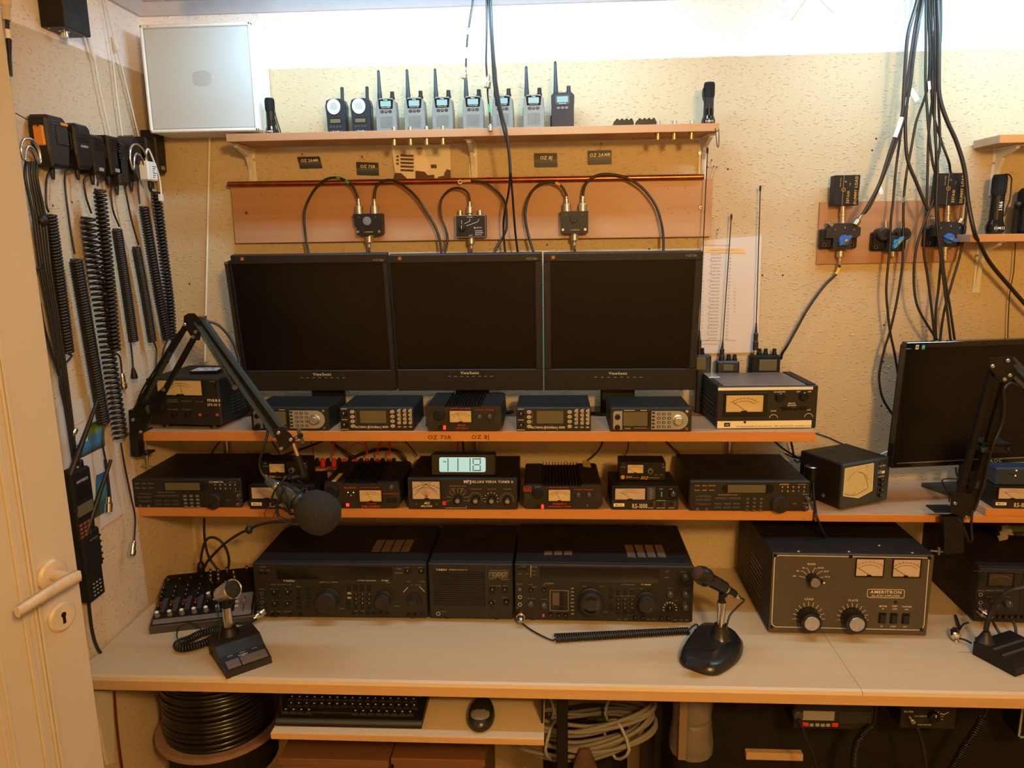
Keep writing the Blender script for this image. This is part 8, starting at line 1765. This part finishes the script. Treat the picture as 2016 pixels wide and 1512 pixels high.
km.loft([[Vector((i*P0, j*P0, 0)) for i, j in ((-1, -1), (1, -1), (1, 1), (-1, 1))], [Vector((i*P1, j*P1, .006)) for i, j in ((-1, -1), (1, -1), (1, 1), (-1, 1))]], 'black_gloss2', False); km.box((-.001, .001, .0061), (.003, .003, .0003), 'print_white'); km = km.mesh('key')
sb = MB().bb((-.045, -.0075, 0), (.045, .0075, .006), 'black_gloss2', .001).mesh('key'); random.seed(2)
for r_ in range(6):
    for c_ in range(17):
        y = .026+.0195*r_; x = .014+kp*(c_+.3*(r_ % 2))
        if x > w-.012: continue
        if r_ == 0 and 4 <= c_ <= 8:
            if c_ == 6: rep('key', sb, R, [(x, y, .0135+.0115*(y-.02)/.135)])
            continue
        rep('key', km, R, [(x, y, .0135+.0115*(y-.02)/.135)])
m0 = onZ(946, 1425, ZT); t = thing('computer_mouse', 'black glossy computer mouse with grey back on the pull-out tray', 'mouse', (m0.x, m0.y+.02, ZT+.0004))
R_ = []
for z, s_ in ((0, .93), (.006, 1.0), (.014, .97), (.022, .82), (.027, .55), (.029, .2)): R_.append([Vector((.0285*s_*math.cos(a)*(1-.12*math.sin(a)), .052*s_*math.sin(a), z)) for a in [2*math.pi*i/28 for i in range(28)]])
MB().loft(R_, 'black_gloss2').obj('shell', t); R_ = [[Vector((.020*s_*math.cos(a), -.018+.022*s_*math.sin(a), z)) for a in [2*math.pi*i/20 for i in range(20)]] for z, s_ in ((.022, 1.05), (.0262, .85), (.0282, .45), (.0288, .1))]; MB().loft(R_, 'grey').obj('palm_cap', t); MB().cyl((-.003, .026, .0235), (.003, .026, .0235), .006, 'rubber', n=12).obj('wheel', t)
# cable drum
c0 = onY(440, 1440, -.28); zf_ = onY(440, 1496, -.28-.145).z
t = thing('cable_drum', 'large drum of shiny black cable under the left end of the worktop', 'drum', (c0.x, -.28, zf_))
MB().lathe([(.152, -.010), (.155, -.008), (.155, 0), (.150, .002)], (0, 0, 0), (0, 0, 1), 'drum_board', 48).obj('flange', t); MB().lathe([(.05, .0), (.05, .205)], (0, 0, 0), (0, 0, 1), 'drum_board', 24).lathe([(.120, .205), (.120, .211)], (0, 0, 0), (0, 0, 1), 'drum_board', 48).obj('core', t); random.seed(9)
for i in range(17):
    z = .008+.0118*i; r = .128+random.uniform(-.002, .002); MB().tube([(r*math.cos(a)+random.uniform(-.0012, .0012), r*math.sin(a), z+.003*math.sin(a*1+i)) for a in [2*math.pi*k/22 for k in range(22)]], .0062, 'spool_wrap', 7, 2, closed=True).obj('cable_turn', t)
MB().lathe([(.13, -.10), (.13, -.012)], (0, 0, 0), (0, 0, 1), 'black_matte', 30).obj('lower_core', t)
# low cabinet boards
for x0, x1, lab in ((548, 765, 'left brown wooden box top below the keyboard tray'), (769, 955, 'right brown wooden box top below the keyboard tray')):
    zc_ = .50; a, b_ = onZ(x0, 1493, zc_), onZ(x1, 1497, zc_); t = thing('storage_box', lab, 'box', (a.x, a.y, zc_-.30), 0, 'brown boxes under the tray')
    MB().bb((0, 0, .284), (b_.x-a.x, .30, .30), 'drawer_wood', .001).obj('lid', t); MB().bb((.004, .006, 0), (b_.x-a.x-.004, .29, .283), 'drawer_wood', .001).obj('body', t)
# grey cable heap, bucket, jars, brown rag
cc = onY(1140, 1500, -.35); t = thing('cable_coil', 'big coil of grey cable on the floor clutter under the worktop', 'cable', (cc.x, -.350, .470)); random.seed(4)
for i in range(12):
    rx_, ry_ = .155+random.uniform(-.02, .025), .080+random.uniform(-.02, .012); z = .004+.0065*i; ph = random.uniform(-.15, .15)
    MB().tube([(rx_*math.cos(a+ph), ry_*math.sin(a), z+.014*math.sin(a*1+i)+.03*max(0, math.cos(a))) for a in [2*math.pi*k/16 for k in range(16)]], .0052, 'cable_grey', 6, 3, closed=True).obj('cable_turn', t)
for a in (.9, 2.2, 4.3, 5.3): MB().tube([(.145*math.cos(a), .07*math.sin(a), -.002), (.195*math.cos(a), .10*math.sin(a), .04), (.145*math.cos(a), .07*math.sin(a), .095), (.10*math.cos(a), .04*math.sin(a), .05)], .004, 'mid_grey', 5, 3, closed=True).obj('tie', t)
MB().lathe([(.085, -.20), (.085, -.008)], (0, 0, 0), (0, 0, 1), 'black_matte', 24).obj('stand', t)
p = onY(1178, 1450, -.14); t = thing('bucket', 'dark green-grey bucket standing behind the grey cable coil', 'bucket', (p.x, -.125, .42)); MB().lathe([(.085, 0), (.105, .20), (.110, .205), (.110, .215), (.103, .215), (.098, .20)], (0, 0, 0), (0, 0, 1), 'bucket', 36).obj('tub', t); MB().lathe([(.108, .150), (.1095, .152), (.1095, .158), (.108, .16)], (0, 0, 0), (0, 0, 1), 'bucket', 36, cap=False).obj('rim', t); MB().lathe([(.08, -.2), (.08, -.001)], (0, 0, 0), (0, 0, 1), 'black_matte', 20).obj('stand', t)
p = onY(1362, 1440, -.35); t = thing('jar_bag', 'stacked glass jars in a clear plastic bag under the worktop', 'bag', (p.x, -.345, .455))
for z in (0, .078, .156): MB().lathe([(.034, 0), (.037, .006), (.037, .058), (.031, .064)], (.004, 0, z), (0, 0, 1), 'jar_glass', 24).obj('jar', t); MB().lathe([(.033, .062), (.034, .064), (.034, .074)], (.004, 0, z), (0, 0, 1), 'silver', 24).obj('jar_lid', t)
MB().slathe([(.050, -.004), (.052, .02), (.044, .09), (.047, .13), (.040, .21), (.030, .245)], (0, 0, 0), (0, 0, 1), 'plastic_clear', 14).obj('bag', t); MB().bb((-.037, -.047, .0), (-.020, -.042, .235), 'tape_tan').obj('tape', t); MB().lathe([(.045, -.2), (.045, -.006)], (0, 0, 0), (0, 0, 1), 'black_matte', 20).obj('stand', t)
p = onY(1150, 1470, -.40); t = thing('rag', 'crumpled brown cloth beside the steel post under the worktop', 'cloth', (p.x, -.452, p.z-.02)); b = MB(); random.seed(8)
b.loft([[Vector((.028*s_*math.cos(a)*random.uniform(.8, 1.15), .010*s_*math.sin(a), z)) for a in [2*math.pi*i/12 for i in range(12)]] for z, s_ in ((-.03, .9), (0, 1.1), (.03, .8), (.055, .35))], 'rag'); b.obj('cloth', t)
# dark box added to stand for the shade here, then radio and echo box
a = onY(1310, 1400, -.28); t = thing('dark_filler_box', 'added dark box standing for the shade under the right half of the worktop', 'rack', (a.x-.02, -.28, .0))
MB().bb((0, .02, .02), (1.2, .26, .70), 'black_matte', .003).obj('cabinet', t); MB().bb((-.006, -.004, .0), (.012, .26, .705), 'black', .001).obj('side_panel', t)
a = onY(1484, 1490, -.34); c = onY(1600, 1498, -.34); 
board('low_shelf', 'short light wooden shelf board in the dark under the worktop', (a.x, -.28, onY(1600, 1499, -.28).z), (c.x, -.262, onY(1600, 1486, -.28).z), 'desk_edge', 'desk_edge')
R1 = Dev('mobile_radio', 'mobile radio with grey display and two red keys under the worktop', 'radio', None, None, 0, pts=(onY(1562, 1436, -.40), onY(1718, 1438, -.40))); R = R1.root; w = R1.w; R1.o.z = R.location.z = onY(1640, 1436, -.40).z; h = .7144-R1.o.z
MB().bb((0, .003, 0), (w, .11, h), 'case', .002).obj('case', R); MB().bb((0, 0, 0), (w, .005, h), 'panel', .002).obj('front_panel', R); b = MB(); R1.rect(b, 1580, 1401, 1643, 1417.5, 'lcd_pale', -.0012, .001); b.obj('display', R)
buttons(R1, [(1586, 1427), (1644, 1428)], .0135, .0085, .003, m='red'); buttons(R1, [(1598, 1428), (1609.5, 1428), (1620, 1428.5), (1630.5, 1428.5)], .009, .0065, .003, m='mid_grey'); knobs(R1, [(1572, 1411)], .011, .012, m='dark_grey', mark=None)
rep('grille_slat', MB().box((0, -.0008, 0), (.068, .0014, .0012), 'dark_grey').mesh('grille_slat'), R, [R1.at(1683, 1402+3.4*i) for i in range(7)])
R2 = Dev('echo_box', 'black echo microphone box with chrome plug under the worktop', 'box', None, None, 0, pts=(onY(1772, 1434, -.40), onY(1880, 1436, -.40))); R = R2.root; w = R2.w; h = .7144-R2.location.z if 0 else .7144-R2.o.z
MB().bb((0, .003, 0), (w, .10, h), 'case', .002).obj('case', R); MB().bb((0, 0, 0), (w, .005, h), 'panel', .002).obj('front_panel', R); knobs(R2, [(1842, 1416)], .012, .014, m='black', mark='print_white')
b = MB(); R2.text(b, 'EC-990', 1789, 1401, 3.6, bold=1); R2.text(b, 'LEVEL', 1815, 1410, 2.6); R2.text(b, 'ECHO MASTER', 1820, 1427, 2.6); R2.line(b, [(1801, 1410), (1808, 1410)], .7); R2.line(b, [(1821, 1410), (1828, 1410)], .7); R2.line(b, [(1852, 1404), (1858, 1407), (1868, 1402)], 1.2); fan(b, R2, 1842, 1414, 11, 15, -10, 190, 9, 'print_white', 1); b.obj('lettering', R)
for lab, pts, Y, r in (('grey lead falling from the mobile radio knob', [(1572, 1416), (1580, 1432), (1590, 1460), (1602, 1488), (1612, 1530)], -.42, .0032), ('black cable falling from the echo box plug', [(1804, 1430), (1808, 1438), (1815, 1462), (1821, 1490), (1827, 1530)], -.43, .0040)): lead(lab, pts, Y, r, [(1789, 1409, 1805, 1432, -.425, .6)] if 'echo' in lab else (), name='microphone_cable')
for lab, pts in (('black coiled cord hanging right of the mobile radio', [(1716, 1430), (1695, 1450), (1684, 1480), (1680, 1530)]), ('black coiled cord slanting down right of the echo box', [(1936, 1412), (1920, 1440), (1896, 1475), (1866, 1530)])):
    O = onY(*pts[0], -.41); t = thing('coiled_cord', lab, 'cord', O); MB().tube(coil_pts([onY(*q, -.41)-O for q in pts], .0075, 30, 8), .0019, 'black_gloss2', 5, 1).obj('coil', t); MB().tube([Vector(), Vector((.006, .0, .02)), Vector((.008, .0, .712-O.z))], .002, 'cable', 6).obj('lead', t)
a = onY(2003, 1452, -.40); c = onY(2060, 1398, -.40); t = thing('lamp_panel', 'grey framed panel with greenish lamps at the lower right corner', 'panel', (a.x, -.40, a.z)); MB().bb((0, 0, 0), (c.x-a.x, .06, .7144-a.z), 'black', .002).obj('case', t); b = MB(); h_ = .712-a.z
for lo, hi in (((0, -.002, 0), (.004, 0, h_)), ((0, -.002, 0), (c.x-a.x, 0, .004))): b.bb(lo, hi, 'mid_grey')
b.obj('frame', t); rep('lamp', MB().box((0, -.001, 0), (.008, .002, .004), 'label_gold').mesh('lamp'), t, [(.013, 0, h_*.45+.008*i) for i in range(4)])
def attach(child, par, name):
    c, p = bpy.data.objects[child], bpy.data.objects[par]; c.parent = p; c.location = Vector(c.location)-Vector(p.location); c.name = name
    for k in ('label', 'category', 'group'):
        if k in c: del c[k]
attach('microphone_plug', 'coiled_cord', 'plug'); attach('microphone_plug.001', 'coiled_cord.001', 'plug')
attach('ring_terminal', 'coax_lead.003', 'terminal'); attach('audio_plug', 'audio_cable.001', 'plug'); attach('cable_knot', 'audio_cable.002', 'knot'); attach('paper_flag', 'coax_lead.006', 'flag')
for o in COL.objects:
    if o.name.startswith('lettering'): o['kind'] = 'stuff'
